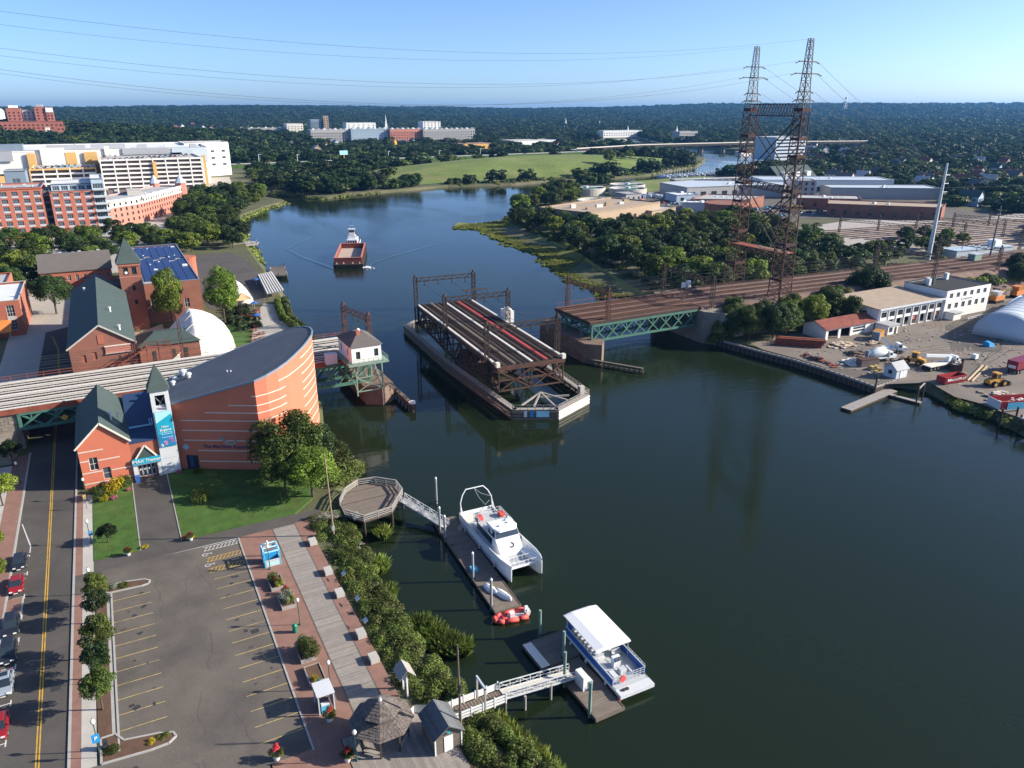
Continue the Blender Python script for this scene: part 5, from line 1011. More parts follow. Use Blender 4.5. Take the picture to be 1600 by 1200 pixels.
# ---- swing span, turned open along the channel
SB = thing('swing_bridge', 'dark steel railway swing span turned open in the middle of the river', 'bridge', (84.6,175.6,0), radians(-4.5))
HL, HW = 31.6, 8.7
MB().box(-HW,HW,-HL,HL,RZ-.7,RZ-.05).build('deck', M['steel_brown'], SB, False)
def loc_box(n, x0, x1, m, z0=RZ, z1=RZ+.18, y0=-HL, y1=HL): return MB().box(x0,x1,y0,y1,z0,z1).build(n, M[m], SB, False)
sl_ = MB()
for x in (-6.3,-2.3,2.3,6.3):
 for y in np.arange(-HL+.3, HL, .62): sl_.box(x-1.3,x+1.3,y-.13,y+.13,RZ-.05,RZ+.1)
 for s in (-.75,.75): loc_box('rail', x+s-.07, x+s+.07, 'steel_rust', RZ+.1, RZ+.26)
tag(sl_.build('sleepers', M['track_dark'], SB, False), kind='stuff')
for x0, x1, m, y0, y1 in ((-8.75,-8.15,'walk_white',-HL+3,4),(-8.75,-8.15,'walk_white',6,HL-1),(-.25,.35,'walk_white',-HL,HL-2),(3.5,4.3,'walk_red',-HL,HL-1),(8.1,8.7,'walk_white',-HL+2,HL),(-4.6,-3.9,'old_wood',-HL,HL)): loc_box('walkway', x0, x1, m, RZ+.28, RZ+.42, y0, y1)
for x in (-8.3,0.0,8.3):
 tr = MB().box(x-.3,x+.3,-HL,HL,RZ-1.3,RZ-.72).build('truss', M['steel_brown'], SB, False); n = 12
 zb = lambda y: 4.6-1.4*max(0,1-abs(y)/20)
 for i in range(n):
  ya, yb = -HL+2*HL*i/n, -HL+2*HL*(i+1)/n
  MB().beam((x,ya,zb(ya)),(x,yb,zb(yb)),.5,.5).build('bottom_chord', M['steel_brown'], tr, False); a, b = ((RZ-1,zb(yb)) if i % 2 else (zb(ya),RZ-1)); MB().beam((x,ya,a),(x,yb,b),.38,.38).build('diagonal', M['steel_rust'], tr, False); MB().beam((x,ya,zb(ya)),(x,ya,RZ-1),.3,.3).build('post', M['steel_brown'], tr, False)
 MB().beam((x,HL,zb(HL)),(x,HL,RZ-1),.5,.5).build('end_post', M['steel_rust'], tr, False)
for y in (-HL,HL):
 for x0, x1 in ((-8.3,0),(0,8.3)):
  for a, b in (((x0,4.6),(x1,9.6)),((x0,9.6),(x1,4.6)),((x0,4.7),(x1,4.7)),((x0,7.2),(x1,7.2))): MB().beam((a[0],y,a[1]),(b[0],y,b[1]),.28,.28).build('end_frame', M['steel_rust'], SB, False)
 MB().box(-HW,HW,y-.3,y+.3,RZ-1.0,RZ-.1).build('end_beam', M['steel_rust'], SB, False)
for x in (-8.5,8.4): MB().box(x-.45,x+.45,-HL-.3,-HL+.8,RZ-.1,RZ+1.0).build('buffer_post', M['cream_wall'], SB, False)
for y in np.arange(-26, 27, 5.2): MB().beam((-8.3,y,zb(y)),(8.3,y,zb(y)),.3,.3).build('cross_girder', M['steel_brown'], SB, False)
for k, y in enumerate((-26.5,3.6,30.4)):
 gt = bpy.data.objects.new('catenary_gantry', None); COL.objects.link(gt); gt.parent = SB; portal(gt, (-9.2,y), (9.2,y), 5.0, 19.2, 'steel_brown', w=False)
MB().box(-4,3,2.9,4.2,20.6,20.75).build('gantry_platform', M['steel_brown'], SB, False)
for x in (-3,0,3): MB().beam((x,3.6,19),(x,3.6,20.6),.1,.1).build('gantry_strut', M['steel_brown'], SB, False)
wr = MB()
for x in (-6.3,-2.3,2.3,6.3): wr.path([(x,30.4,17.2),(x,17,16.6),(x,3.6,17.2),(x,-11,16.6),(x,-26.5,17.2)], .045, 4)
wr.build('contact_wire', M['dark_metal'], SB, False)
MB().lathe((0,0,-2), [(7.2,0),(7.0,5.2),(6.4,5.3)], 28).build('centre_pier', M['stone_pier'], SB, False); MB().lathe((0,0,3.3), [(5.2,0),(5.2,1.0),(4.6,1.3)], 28).build('turntable', M['steel_rust'], SB, False)
mh = MB().box(9.0,11.4,4.5,8.5,RZ-1,RZ+2.6).build('machinery_house', M['white_wall'], SB, False); MB().lathe((10.2,6.5,RZ+2.6), [(1.3,0),(.9,.7),(.3,.9)], 8).build('tank', M['white_paint'], mh, False); MB().box(8.8,11.6,4.3,8.7,RZ-1.4,RZ-1.0).build('bracket', M['steel_brown'], mh, False)
t = thing('bridge_fender', 'long pointed timber fender ring with grey railings round the open swing span', 'fender', (85,176,0))
RING = [(73.9,138.2),(83.2,133.4),(95,138.7),(98.8,176),(98.6,212),(92.5,220.5),(82.7,221.5),(77,216.5),(74.2,176)]
nR = len(RING); cen = Vector((85.5,177))
for i in range(nR):
 a, b = Vector(RING[i]), Vector(RING[(i+1) % nR]); L = (b-a).length; u = (b-a)/L; inn = Vector((-u.y,u.x))*1.3
 if inn.dot(cen-a) < 0: inn = -inn
 pale = i in (1,)
 for z in (.25,1.0,1.75): MB().beam((a.x,a.y,z),(b.x,b.y,z),.3,.5).build('waler', M['cream_wall' if pale else 'old_wood'], t)
 c_ = a+inn; d_ = b+inn; MB().add([(a.x,a.y,2.25),(b.x,b.y,2.25),(d_.x,d_.y,2.25),(c_.x,c_.y,2.25),(a.x,a.y,2.4),(b.x,b.y,2.4),(d_.x,d_.y,2.4),(c_.x,c_.y,2.4)], [(4,5,6,7),(3,2,1,0),(0,1,5,4),(2,3,7,6),(1,2,6,5),(3,0,4,7)]).build('walkway', M['grey_wood'], t)
 for k in range(int(L/3)+1): q = a+u*(k*3.0)+inn*.5; MB().tube((q.x,q.y,-2),(q.x,q.y,2.2),.2,6).build('pile', M['dark_wood'], t)
 rl = MB(); nn = max(2, int(L/1.7))
 for k in range(nn+1): q = a+u*(L*k/nn)+inn*.1; rl.beam((q.x,q.y,2.4),(q.x,q.y,3.5),.09,.09)
 for z in (2.95,3.5): rl.beam((a.x+inn.x*.1,a.y+inn.y*.1,z),(b.x+inn.x*.1,b.y+inn.y*.1,z),.09,.09)
 if i in (0,1,2,7,8): rl.build('railing', M['grey_wood'], t)
for a, b in (((77,139.5),(83.4,142)),((83.4,142),(90,139.8)),((83.4,135),(83.4,142)),((79,137.4),(83.4,142)),((88,137.2),(83.4,142))): MB().beam((*a,2.5),(*b,2.5+(1.2 if b == (83.4,142) else 0)),.35,.35).build('brace', M['grey_wood'], t)
f0, f1 = Vector((73.9,138.2)), Vector((83.2,133.4)); u = (f1-f0).normalized()
for s0, s1, m in ((2.6,3.3,'white_paint'),(4.0,4.8,'sign_blue'),(5.4,8.3,'sign_cyan')):
 a, b = f0+u*s0-Vector((-u.y,u.x))*.2, f0+u*s1-Vector((-u.y,u.x))*.2; MB().add([(a.x,a.y,.7),(b.x,b.y,.7),(b.x,b.y,2.2),(a.x,a.y,2.2)], [(0,1,2,3)]).build('sign_board', M[m], t)
for i in range(8): MB().lathe((78+.4*(i % 3),210+i*.7,2.4), [(.25,0),(.22,.5+.2*(i % 2))], 6).build('bollard', M['pale_concrete'], t)
MB().box(92.6,93.8,139.0,140.2,2.4,4.4).build('fender_post', M['pale_concrete'], t)
# ---- east fixed span and pier
t = thing('east_pier', 'brick-coloured stone pier at the east side of the channel', 'pier', (114,175,0)); MB().prism([(110.6,164.5),(114,161.2),(117,164.5),(117,189),(114,192),(110.6,189)], -2, 5.6).build('core', M['stone_pier'], t); blocks(t, 110.6, 117, 164.5, 189, .1, 5.6, 'stone_pier', 1.5, .7)
t = thing('low_fender', 'low dark timber fender at the foot of the east pier', 'fender', (118,158,0))
for i in range(11): x = 111.5+.75*i; y = 163-1.25*i; MB().tube((x,y,-2),(x,y,1.2),.2,6).build('pile', M['dark_wood'], t)
for z in (.4,1.0): MB().beam((111,163.4,z),(119.6,149.6,z),.3,.3).build('waler', M['old_wood'], t)
MB().beam((111,163.8,1.4),(119.6,150,1.4),.8,.12).build('cap_boards', M['old_wood'], t)
t = thing('east_bridge', 'east railway bridge with green lattice girder and brown track deck', 'bridge', (134,176,5))
MB().box(113.5,153,RY0,RY1,RZ-.9,RZ-.02).build('deck', M['steel_brown'], t); track_parts(t, 113.5, 153, 'steel_rust', 'tie_brown', rw=.14)
for y, w_ in ((167.0,.5),(171.4,1.1),(176,1.6),(180.6,1.1),(185.2,.5)): MB().box(113.5,153,y-w_/2,y+w_/2,RZ+.0,RZ+.12).build('walkway', M['tie_brown'], t)
for y in (RY0+.1,172,180,RY1-.1): lattice((114.2,y),(152,y),5.2,9.6,8,t,'steel_green',.38)
for z in (5.3,7.5,9.4): MB().box(113.9,114.2,RY0+.3,RY1-.3,z-.15,z+.15).build('end_strut', M['steel_green'], t)
fr = MB()
for x in np.arange(115, 153, 2.4): fr.beam((x,186,RZ),(x,186,RZ+1.2),.09,.09)
fr.beam((115,186,RZ+1.2),(152,186,RZ+1.2),.08,.08); fr.build('railing', M['rust_red'], t)
t = thing('east_abutment', 'grey concrete abutment under the east end of the railway bridge', 'wall', (157,176,0)); MB().prism([(152.2,164),(156,159),(164,159),(164,192),(156,192),(152.2,188)], -2, 9.7).build('core', M['stone_grey'], t)
# embankments
emb = struct('railway_embankment', MB().loft([[(x,y,z) for y, z in ((RY0-9+(x < 160)*7,1.5),(RY0-.6,RZ-.3-dz),(RY1+1.6,RZ-.3-dz),(RY1+11-(x < 160)*7,1.5))] for x, dz in ((153,0),(170,0),(230,1.2),(300,2.4),(420,3.6),(700,4))]), M['ballast'])
rt = MB()
for y in TRK+(187.4,):
 for (xa, da), (xb, db) in zip(((153,0),(170,0),(230,1.2),(300,2.4),(420,3.6)), ((170,0),(230,1.2),(300,2.4),(420,3.6),(700,4))):
  for s in (-.75,.75):
   MB().beam((xa,y+s,RZ-.1-da),(xb,y+s,RZ-.1-db),.13,.2).build('rail', M['steel_rust'], emb)
ts = MB()
for y in TRK:
 for x in np.arange(153.3, 330, .75): dz = float(np.interp(x,[153,170,230,300,420],[0,0,1.2,2.4,3.6])); ts.box(x-.14,x+.14,y-1.3,y+1.3,RZ-.28-dz,RZ-.2-dz)
tag(ts.build('sleepers', M['tie_brown'], emb), kind='stuff')
# ---------------------------------------------------------------- gantries, pylons and wires
rz_at = lambda x: RZ-.3-float(np.interp(x,[153,170,230,300,420,700],[0,0,1.2,2.4,3.6,4])) if x > 153 else RZ
for p, q, lab in (((118.4,186.2),(119.8,167.2),'dark catenary gantry standing on the east pier'),((156.5,188.5),(156.5,165.5),'catenary gantry where the east bridge meets the embankment'),((262,189.6),(262,165.2),'catenary gantry over the embankment behind the white works building'),
      ((301,189.8),(301,165.0),'catenary gantry beside the green hut on the embankment'),((360,190),(360,165),'far catenary gantry at the right edge of the tracks'),((-95,186.4),(-95,165.8),'catenary gantry left of the street bridge')):
 g = thing('catenary_gantry', lab, 'gantry', (p[0],176,rz_at(p[0])), 0, 'catenary gantries'); portal(g, p, q, rz_at(p[0])-.4, rz_at(p[0])+8.2, 'steel_rust' if p[0] < 150 else 'steel_brown')
def wire(name, label, pts, sag, r=.035, group='railway wires', m='dark_metal', n=10):
 out = []
 for a, b in zip(pts, pts[1:]):
  for k in range(n): f = k/n; out.append((a[0]+(b[0]-a[0])*f, a[1]+(b[1]-a[1])*f, a[2]+(b[2]-a[2])*f-4*sag*f*(1-f)))
 out.append(pts[-1]); o = MB().path(out, r, 4).build(name, M[m]); return tag(o, label, 'wire', group)
for i, y in enumerate(TRK):
 o_ = ('nearest','second nearest','third','farthest')[i]
 for dz, s, nm in ((0,.15,'contact wire'),(1.3,1.0,'carrier wire')):
  wire('overhead_wire', f'{nm} over the {o_} track of the west viaduct', [(-95,y,RZ+5.8+dz),(51.3,y,RZ+5.8+dz)], s*2.2); wire('overhead_wire', f'{nm} over the {o_} track of the east embankment', [(119,y,RZ+5.8+dz),(156.5,y,RZ+5.8+dz),(262,y,rz_at(262)+5.8+dz),(301,y,rz_at(301)+5.8+dz),(360,y,rz_at(360)+5.8+dz)], s)
def pylon(cx, cy, zb, label):
 t = thing('pylon', label, 'pylon', (cx,cy,zb), 0, 'steel pylons beside the railway'); ws = lambda z: float(np.interp(z,[zb,22,66,72,85],[2.6,2.2,1.5,1.0,.55]))
 lv = [zb,8,12,16,22,27,32,37,43,48,53,58,62,66.5]; up = [66.5,69,71.5,74,76.5,79,81.5,83.5,85]
 for sx in (-1,1):
  for sy in (-1,1):
   lg = MB()
   for a, b in zip(lv,lv[1:]): lg.beam((cx+sx*ws(a),cy+sy*ws(a),a),(cx+sx*ws(b),cy+sy*ws(b),b),.26,.26)
   lg.build('leg', M['pylon_rust'], t); lg = MB()
   for a, b in zip(up,up[1:]): lg.beam((cx+sx*ws(a),cy+sy*ws(a),a),(cx+sx*ws(b),cy+sy*ws(b),b),.2,.2)
   lg.build('mast_leg', M['pylon_grey'], t)
 for seq, m, r in ((lv,'pylon_rust',.12),(up,'pylon_grey',.10)):
  for a, b in zip(seq,seq[1:]):
   lc = MB()
   for ax in (0,1):
    for s in (-1,1):
     f = lambda k, z: (cx+(k*ws(z) if ax == 0 else s*ws(z)), cy+(s*ws(z) if ax == 0 else k*ws(z)), z)
     n = 2 if b-a > 3 else 1
     for q in range(n):
      za, zb_ = a+(b-a)*q/n, a+(b-a)*(q+1)/n; lc.beam(f(-1,za),f(1,zb_),r,r); lc.beam(f(1,za),f(-1,zb_),r,r)
     lc.beam(f(-1,b),f(1,b),r*1.3,r*1.3)
   lc.build('bracing', M[m], t)
 for z in (16,27,37,43,53,58,66): h = ws(z)+.12; MB().box(cx-h,cx+h,cy-h,cy-h+.2,z-.5,z+.5).build('gusset_plate', M['pylon_rust'], t); MB().box(cx-h,cx-h+.2,cy-h+.2,cy+h,z-.4,z+.4).build('gusset_plate', M['pylon_rust'], t)
 for z, L0, L1 in ((79,-3.6,3.2),(75.8,-4.6,4.4),(71,-2.6,2.6),(68.7,-3.2,3.2)):
  MB().box(cx-.12,cx+.12,cy-.12,cy+.12,z-.1,z+.1).box(cx+L0,cx+L1,cy-.25,cy+.25,z-.15,z+.2).build('cross_arm', M['pylon_grey'], t)
  for e in (L0,L1): MB().tube((cx+e,cy,z),(cx+e*1.4,cy,z-.5),.14,6).build('insulator', M['dark_metal'], t)
 return t
PL, PR = (192.5,194.0,5), (184.6,165.6,5)
t1 = pylon(*PL, 'rusty lattice pylon on the far side of the tracks, left of the pair'); t2 = pylon(*PR, 'rusty lattice pylon on the near side of the tracks, right of the pair')
t = thing('pylon_portal', 'lattice cross-beams and crossed ties joining the two rusty pylons', 'pylon bracing', (188.5,180,22)); A0, B0 = Vector(PL), Vector(PR); u = (B0-A0); u.z = 0; u.normalize(); v = Vector((-u.y,u.x,0))
for z, h, wd_ in ((66,3.4,1.5),(43,1.8,1.2),(22,1.8,1.2)):
 bm = MB(); L = hypot(PL[0]-PR[0],PL[1]-PR[1]); n = 16
 for s in (-wd_,wd_):
  A = A0+v*s+u*1.5; B = B0+v*s-u*1.5
  for zz in (z-h/2,z+h/2): bm.beam((A.x,A.y,zz),(B.x,B.y,zz),.25,.25)
  for i in range(n):
   a = A.lerp(B,i/n); b = A.lerp(B,(i+1)/n); za, zb = (z-h/2,z+h/2) if i % 2 else (z+h/2,z-h/2); bm.beam((a.x,a.y,za),(b.x,b.y,zb),.14,.14)
 bm.build('cross_beam', M['pylon_rust'], t)
for za, zb in ((64,44),(42,22.5)):
 for s in (-1.2,1.2):
  for p, q in ((A0,B0),(B0,A0)): MB().beam((p.x+v.x*s,p.y+v.y*s,za),(q.x+v.x*s,q.y+v.y*s,zb),.28,.28).build('cross_tie', M['steel_brown'], t)
MB().box(187.5,192,168,192,23.1,23.3).build('platform', M['rust_red'], t)
for x, y, m in ((189,174,'lumber'),(190.4,176,'lumber')): MB().box(x,x+.35,y-6,y+6,23.3,23.5).build('catwalk_board', M[m], t)
k = 0
for (cx, cy, _), nm in ((PL,'far'),(PR,'near')):
 for z, ex, lv_, zl in ((85,0,'top shield wire',84),(79,-4.6,'upper conductor',78.5),(75.8,-6,'lower conductor',75.5)):
  wire('power_line', f'{lv_} strung west from the {nm} pylon over the river', [(cx+ex,cy,z),(-32,cy,zl)], {85:6.4,79:7.3,75.8:8.6}[z], .03, 'power lines', 'dark_metal', 26)
t = thing('steel_mast', 'tall pale steel transmission pole beside the tracks', 'mast', (315.6,203,5)); MB().tube((0,0,-1),(.6,0,40),.95,14,.42).build('pole', M['galvanised'], t, False)
for z in (28,31.5,35): MB().box(.5,4.0,-.15,.15,z,z+.25).build('cross_arm', M['galvanised'], t, False); MB().tube((4.0,0,z+.2),(4.3,0,z-1.4),.16,6).build('insulator', M['dark_metal'], t, False)
for i, (z, ez) in enumerate(((79,40.5),(75.8,37),(71,33))):
 wire('power_line', f'{("upper","middle","lower")[i]} conductor from the near pylon down to the pale steel pole', [(PR[0]+4,PR[1],z),(317,203,ez+2)], 2.0, .04, 'power lines', 'dark_metal', 14)
 wire('power_line', f'{("upper","middle","lower")[i]} conductor running right from the pale steel pole', [(317,203,ez+2),(620,215,ez+4)], 4, .045, 'power lines', 'dark_metal', 12)
 wire('power_line', f'{("upper","middle","lower")[i]} conductor from the far pylon to the pale steel pole', [(PL[0]+4,PL[1],z),(319,203,ez)], 2.6, .04, 'power lines', 'dark_metal', 14)
t = thing('timber_mast', 'slender grey pole at the edge of the embankment near the right frame edge', 'mast', (329,184.6,5)); MB().tube((0,0,0),(.3,0,23.5),.4,8,.25).build('pole', M['pylon_grey'], t, False); MB().box(-1.5,1.5,-.1,.1,20,20.25).build('cross_arm', M['pylon_grey'], t, False)
# ---------------------------------------------------------------- octagonal deck, docks, gangways
t = thing('octagonal_deck', 'weathered octagonal timber deck on piles beside the trees', 'deck', (32.6,112.4,0)); OC = [(27.2,113),(29.2,116.6),(32,118.6),(35.2,118.1),(38,115.2),(37.9,111.6),(34.2,106.6),(29.2,105.9),(27,109.2)]
fl = MB().prism(OC, 2.5, 2.75).build('frame', M['dark_wood'], t)
for i in range(60):        # deck boards cut to the outline
 y = 105.8+.225*i; xs = []
 for a, b in zip(OC, OC[1:]+OC[:1]):
  if (a[1]-y)*(b[1]-y) < 0: xs.append(a[0]+(b[0]-a[0])*(y-a[1])/(b[1]-a[1]))
 if len(xs) == 2 and abs(xs[0]-xs[1]) > .5: MB().box(min(xs),max(xs),y-.1,y+.1,2.76,2.84).build('plank', M['dock_wood'], t)
for i, (a, b) in enumerate(zip(OC, OC[1:]+OC[:1])):
 MB().tube((*a,-2),(*a,2.6),.2,7).build('pile', M['dark_wood'], t)
 if i in (8,): continue
 rl = MB()
 for z in (3.15,3.5,3.85): rl.beam((*a,z),(*b,z),.07,.14)
 rl.build('railing', M['grey_wood'], t); n = max(1, int(hypot(a[0]-b[0],a[1]-b[1])/1.8))
 for k in range(n): f = k/n; MB().box(a[0]+(b[0]-a[0])*f-.07,a[0]+(b[0]-a[0])*f+.07,a[1]+(b[1]-a[1])*f-.07,a[1]+(b[1]-a[1])*f+.07,2.8,4.0).build('rail_post', M['grey_wood'], t)
 MB().beam((*a,4.02),(*b,4.02),.22,.06).build('handrail', M['grey_wood'], t)
MB().box(27.8,29,107,109,2.84,3.3).build('bench', M['grey_wood'], t)
MB().box(22,26.8,110.2,112.6,2.2,2.45).build('approach', M['boardwalk_wood'], t)
def gangway(label, p, q, w, m, solid=None):
 t = thing('gangway', label, 'gangway', ((p[0]+q[0])/2,(p[1]+q[1])/2,0)); p = Vector(p); q = Vector(q); d = q-p; L = d.length; u = d/L; s = Vector((-u.y,u.x,0)).normalized()*w/2
 n = int(L/.3)
 MB().beam(p, q, w, .12).build('deck', M['pale_concrete' if m == 'galvanised' else 'dock_wood'], t)
 for sd in (s,-s):
  a, b = p+sd, q+sd; tr = MB().beam(a+Vector((0,0,1.1)), b+Vector((0,0,1.1)), .09, .09).beam(a+Vector((0,0,.1)), b+Vector((0,0,.1)), .1, .16).beam(a+Vector((0,0,.6)), b+Vector((0,0,.6)), .05, .05); k = int(L/1.3)
  for i in range(k+1):
   c = a.lerp(b,i/k); tr.beam(c, c+Vector((0,0,1.1)), .07, .07)
   if i < k: e = a.lerp(b,(i+1)/k); tr.beam(c+Vector((0,0,.1 if i % 2 else 1.1)), e+Vector((0,0,1.1 if i % 2 else .1)), .05, .05)
  tr.build('side_truss', M[m], t)
 return t
gangway('narrow aluminium gangway sloping from the octagonal deck to the floating dock', (37.2,109.9,2.8), (41.6,101.0,.9), 1.3, 'galvanised')
def dock(name, label, rects, rz, loc, bl=.45):
 t = thing(name, label, 'dock', loc, rz)
 for x0, x1, y0, y1 in rects:
  fr = MB().box(x0,x1,y0,y1,-.5,.42).build('float', M['dark_wood'], t, False)
  for y in np.arange(y0+.2, y1, .42): MB().box(x0+.05,x1-.05,y-.19,y+.19,.43,.5).build('plank', M['dock_wood'], fr, False)
  for a in ((x0-.12,x0,y0-.12,y1+.12),(x1,x1+.12,y0-.12,y1+.12),(x0,x1,y0-.12,y0),(x0,x1,y1,y1+.12)): MB().box(a[0],a[1],a[2],a[3],.1,.56).build('edge_board', M['old_wood'], t, False)
 return t
d1 = dock('floating_dock', 'long floating dock moored beside the white catamaran', [(-1.9,1.9,-13.4,13.4)], radians(-3.8), (41.6,90.8,.1))
MB().box(-1.5,-.5,-3.5,-2.4,.5,1.1).build('dock_box', M['kiosk_blue'], d1, False)
for x, y in ((-1.6,5),(1.7,-6),(1.7,2),(-1.6,-8)): MB().box(x-.25,x+.25,y-.06,y+.06,.55,.68).build('cleat', M['dark_metal'], d1, False)
d2 = dock('floating_dock', 'T-shaped floating dock with a concrete corner beside the covered tour boat', [(38.9,44.8,64.9,69.8),(40.2,44.0,54.8,64.6)], 0, (0,0,.1))
MB().box(38.8,40.0,64.8,69.7,.5,.6).build('concrete_edge', M['cream_wall'], d2, False)
def mooring(x, y, h, lab, m='metal_grey', cap=True):
 t = thing('mooring_post', lab, 'mooring post', (x,y,0), 0, 'mooring posts'); MB().tube((0,0,-2),(0,0,h),.19,10).build('pile', M[m], t, False)
 if cap: MB().lathe((0,0,h), [(.22,0),(.2,.12),(.03,.35)], 10).build('cap', M['white_paint'], t, False)
 MB().lathe((0,0,.55), [(.32,0),(.32,.12)], 10).build('pile_ring', M['dark_metal'], t, False)
for x, y, h, lab in ((43.8,110.6,5.0,'lone steel mooring post standing off the octagonal deck'),(40.4,101.0,4.8,'mooring post beside the foot of the narrow gangway'),(40.2,98.4,4.6,'mooring post just past the foot of the narrow gangway'),(39.5,86.3,4.8,'mooring post at the middle of the long dock'),(38.9,79.0,4.9,'mooring post at the dinghy end of the long dock')): mooring(x,y,h,lab)
for x, y, h, lab in ((41.9,70.6,4.4,'green mooring post at the far corner of the T-shaped dock'),(42.3,65.3,4.6,'green mooring post in the middle of the T-shaped dock'),(40.0,61.4,5.2,'green mooring post where the white gangway lands'),(40.0,55.9,5.0,'green mooring post at the near end of the T-shaped dock')): mooring(x,y,h,lab,'pale_green_steel',False)
# white gangway with boarded sides, then a metal ramp
t = thing('white_ramp', 'white boarded ramp leading from the hut over the shrubs', 'ramp', (27.5,62,0)); MB().box(23.8,31.6,60.4,62.4,2.15,2.3).build('deck', M['dock_wood'], t)
for i in range(20): MB().box(23.9+.385*i,24.2+.385*i,60.45,62.35,2.3,2.36).build('plank', M['dock_wood'], t)
for x in np.arange(24.2, 31.7, 1.45):
 for y in (60.35,62.45): MB().box(x-.07,x+.07,y-.07,y+.07,2.1,3.55).build('post', M['white_paint'], t)
for y in (60.35,62.45):
 for z0, z1 in (((2.45,3.35),) if y > 61 else ((2.35,2.6),(2.75,3.0),(3.15,3.4))): MB().box(24.2,31.5,y-.03,y+.03,z0,z1).build('side_board', M['white_paint'], t)
MB().add([(21.6,63.8,2.2),(24.2,62.45,2.2),(24.2,62.45,3.4),(21.6,63.8,3.4)], [(0,1,2,3)]).build('wing_board', M['white_paint'], t); MB().add([(20.6,63.2,2.2),(21.6,63.8,2.2),(21.6,63.8,3.3),(20.6,63.2,3.3)], [(0,1,2,3)]).build('wing_board', M['white_paint'], t)
for y in (60.35,62.45): MB().box(28.7,28.9,y-.1,y+.1,2.1,5.4).build('arch_post', M['grey_wood'], t)
MB().box(28.7,28.9,60.25,62.55,5.2,5.5).build('arch_beam', M['tent_blue'], t)
for x in (26.5,31.4): MB().tube((x,60.4,-2),(x,60.4,2.2),.17,7).build('pile', M['old_wood'], t)
gangway('long aluminium gangway from the white ramp to the T-shaped dock', (31.6,61.4,2.4), (41.4,61.8,.9), 1.6, 'galvanised')
for x in (34,37.5): 
 o = thing('gangway_pile', f'bare timber pile under the {"shore" if x < 35 else "river"} half of the long aluminium gangway', 'pile', (x,60.4,0)); MB().tube((0,0,-2),(0,0,2.0),.17,7).build('pile', M['grey_wood'], o, False)
t = thing('fuel_pump', 'white dock power cabinet on the T-shaped dock', 'cabinet', (41.7,60.0,.6)); MB().box(-.5,.3,-.9,.9,0,1.9).build('cabinet', M['white_paint'], t, False); MB().box(.3,.8,-1.0,-.2,0,1.2).build('side_cabinet', M['galvanised'], t, False); MB().box(-.52,-.5,-.7,.7,.3,1.6).build('door', M['tower_panel'], t, False)
# ---------------------------------------------------------------- catamaran (bow towards -y)
t = thing('catamaran', 'white catamaran with an arched stern frame moored at the long dock', 'boat', (47.1,92.8,0), radians(-2)); t.scale = (.93,.94,.92); HLn, HWd = 10.0, 3.35
for s in (-1,1):
 rings = []
 for y, wd_, zb, zt in ((9.6,.95,-.4,1.7),(6,1.05,-.6,1.7),(0,1.05,-.7,1.8),(-4.5,1.0,-.6,2.05),(-7.5,.75,-.4,2.35),(-9.4,.35,-.2,2.65),(-10.6,.06,.4,2.95)):
  c = s*2.35+(s*.35*(y < -4)*(-y-4)/6); o_ = 1.0 if s > 0 else -1.0
  rings.append([(c-wd_,y,zt),(c-wd_*.9,y,.5),(c-wd_*.35,y,zb),(c+wd_*.35,y,zb),(c+wd_*.9,y,.5),(c+wd_,y,zt)])
 MB().loft(rings).build('hull', M['boat_white'], t, False, smooth=False)
 bwl = MB(); 
 for (ya, za, xa), (yb, zb, xb) in zip(((9.6,2.5,3.3),(0,2.6,3.35),(-4.5,2.9,3.4),(-7.5,3.15,3.35),(-9.4,3.3,3.1),(-10.5,3.3,2.8)), ((0,2.6,3.35),(-4.5,2.9,3.4),(-7.5,3.15,3.35),(-9.4,3.3,3.1),(-10.5,3.3,2.8),(-10.6,3.3,2.75))):
  bwl.add([(s*xa,ya,1.65),(s*xb,yb,1.65),(s*xb,yb,zb),(s*xa,ya,za),(s*(xa-.12),ya,1.65),(s*(xb-.12),yb,1.65),(s*(xb-.12),yb,zb),(s*(xa-.12),ya,za)], [(0,1,2,3),(7,6,5,4),(3,2,6,7),(0,4,5,1)])
 bwl.build('bulwark', M['boat_white'], t, False)
 MB().box(s*3.38-.02,s*3.38+.02,-4,9.2,1.0,1.25).build('rubbing_strake', M['hull_blue_grey'], t, False)
MB().box(-3.2,3.2,-8.4,9.6,1.45,1.75).build('main_deck', M['boat_deck'], t, False); MB().box(-2.7,2.7,-9.6,-8.4,1.9,2.15).build('fore_deck', M['boat_deck'], t, False); MB().add([(-2.75,-9.8,2.1),(2.75,-9.8,2.1),(2.75,-9.8,2.6),(-2.75,-9.8,2.6)], [(0,1,2,3)]).build('fore_board', M['boat_white'], t, False)
cb = MB().loft([[(-2.35,y,1.75),(2.35,y,1.75),(2.2,y,z),(-2.2,y,z)] for y, z in ((4.2,4.0),(-2.6,4.0))]).build('cabin', M['boat_white'], t, False)
for s in (-1,1): MB().add([(s*2.37,3.8,2.4),(s*2.37,-2.3,2.4),(s*2.26,-2.3,3.6),(s*2.26,3.8,3.6)], [(0,1,2,3)]).build('side_window', M['glass'], cb, False); MB().box(s*3.25-.02,s*3.25+.02,-2.4,3.2,1.8,2.5).build('walkway_shadow', M['boat_blue'], t, False)  # blue panels inside the bulwarks paint in the shadow of the side walkways
MB().box(-2.6,2.6,-.4,4.6,4.0,4.12).build('upper_deck', M['boat_deck'], t, False)
wh = MB().loft([[(-2.25,-.4,4.0),(2.25,-.4,4.0),(2.1,-.4,5.35),(-2.1,-.4,5.35)],[(-2.25,-3.4,4.0),(2.25,-3.4,4.0),(1.95,-3.0,5.35),(-1.95,-3.0,5.35)]]).build('wheelhouse', M['boat_white'], t, False)
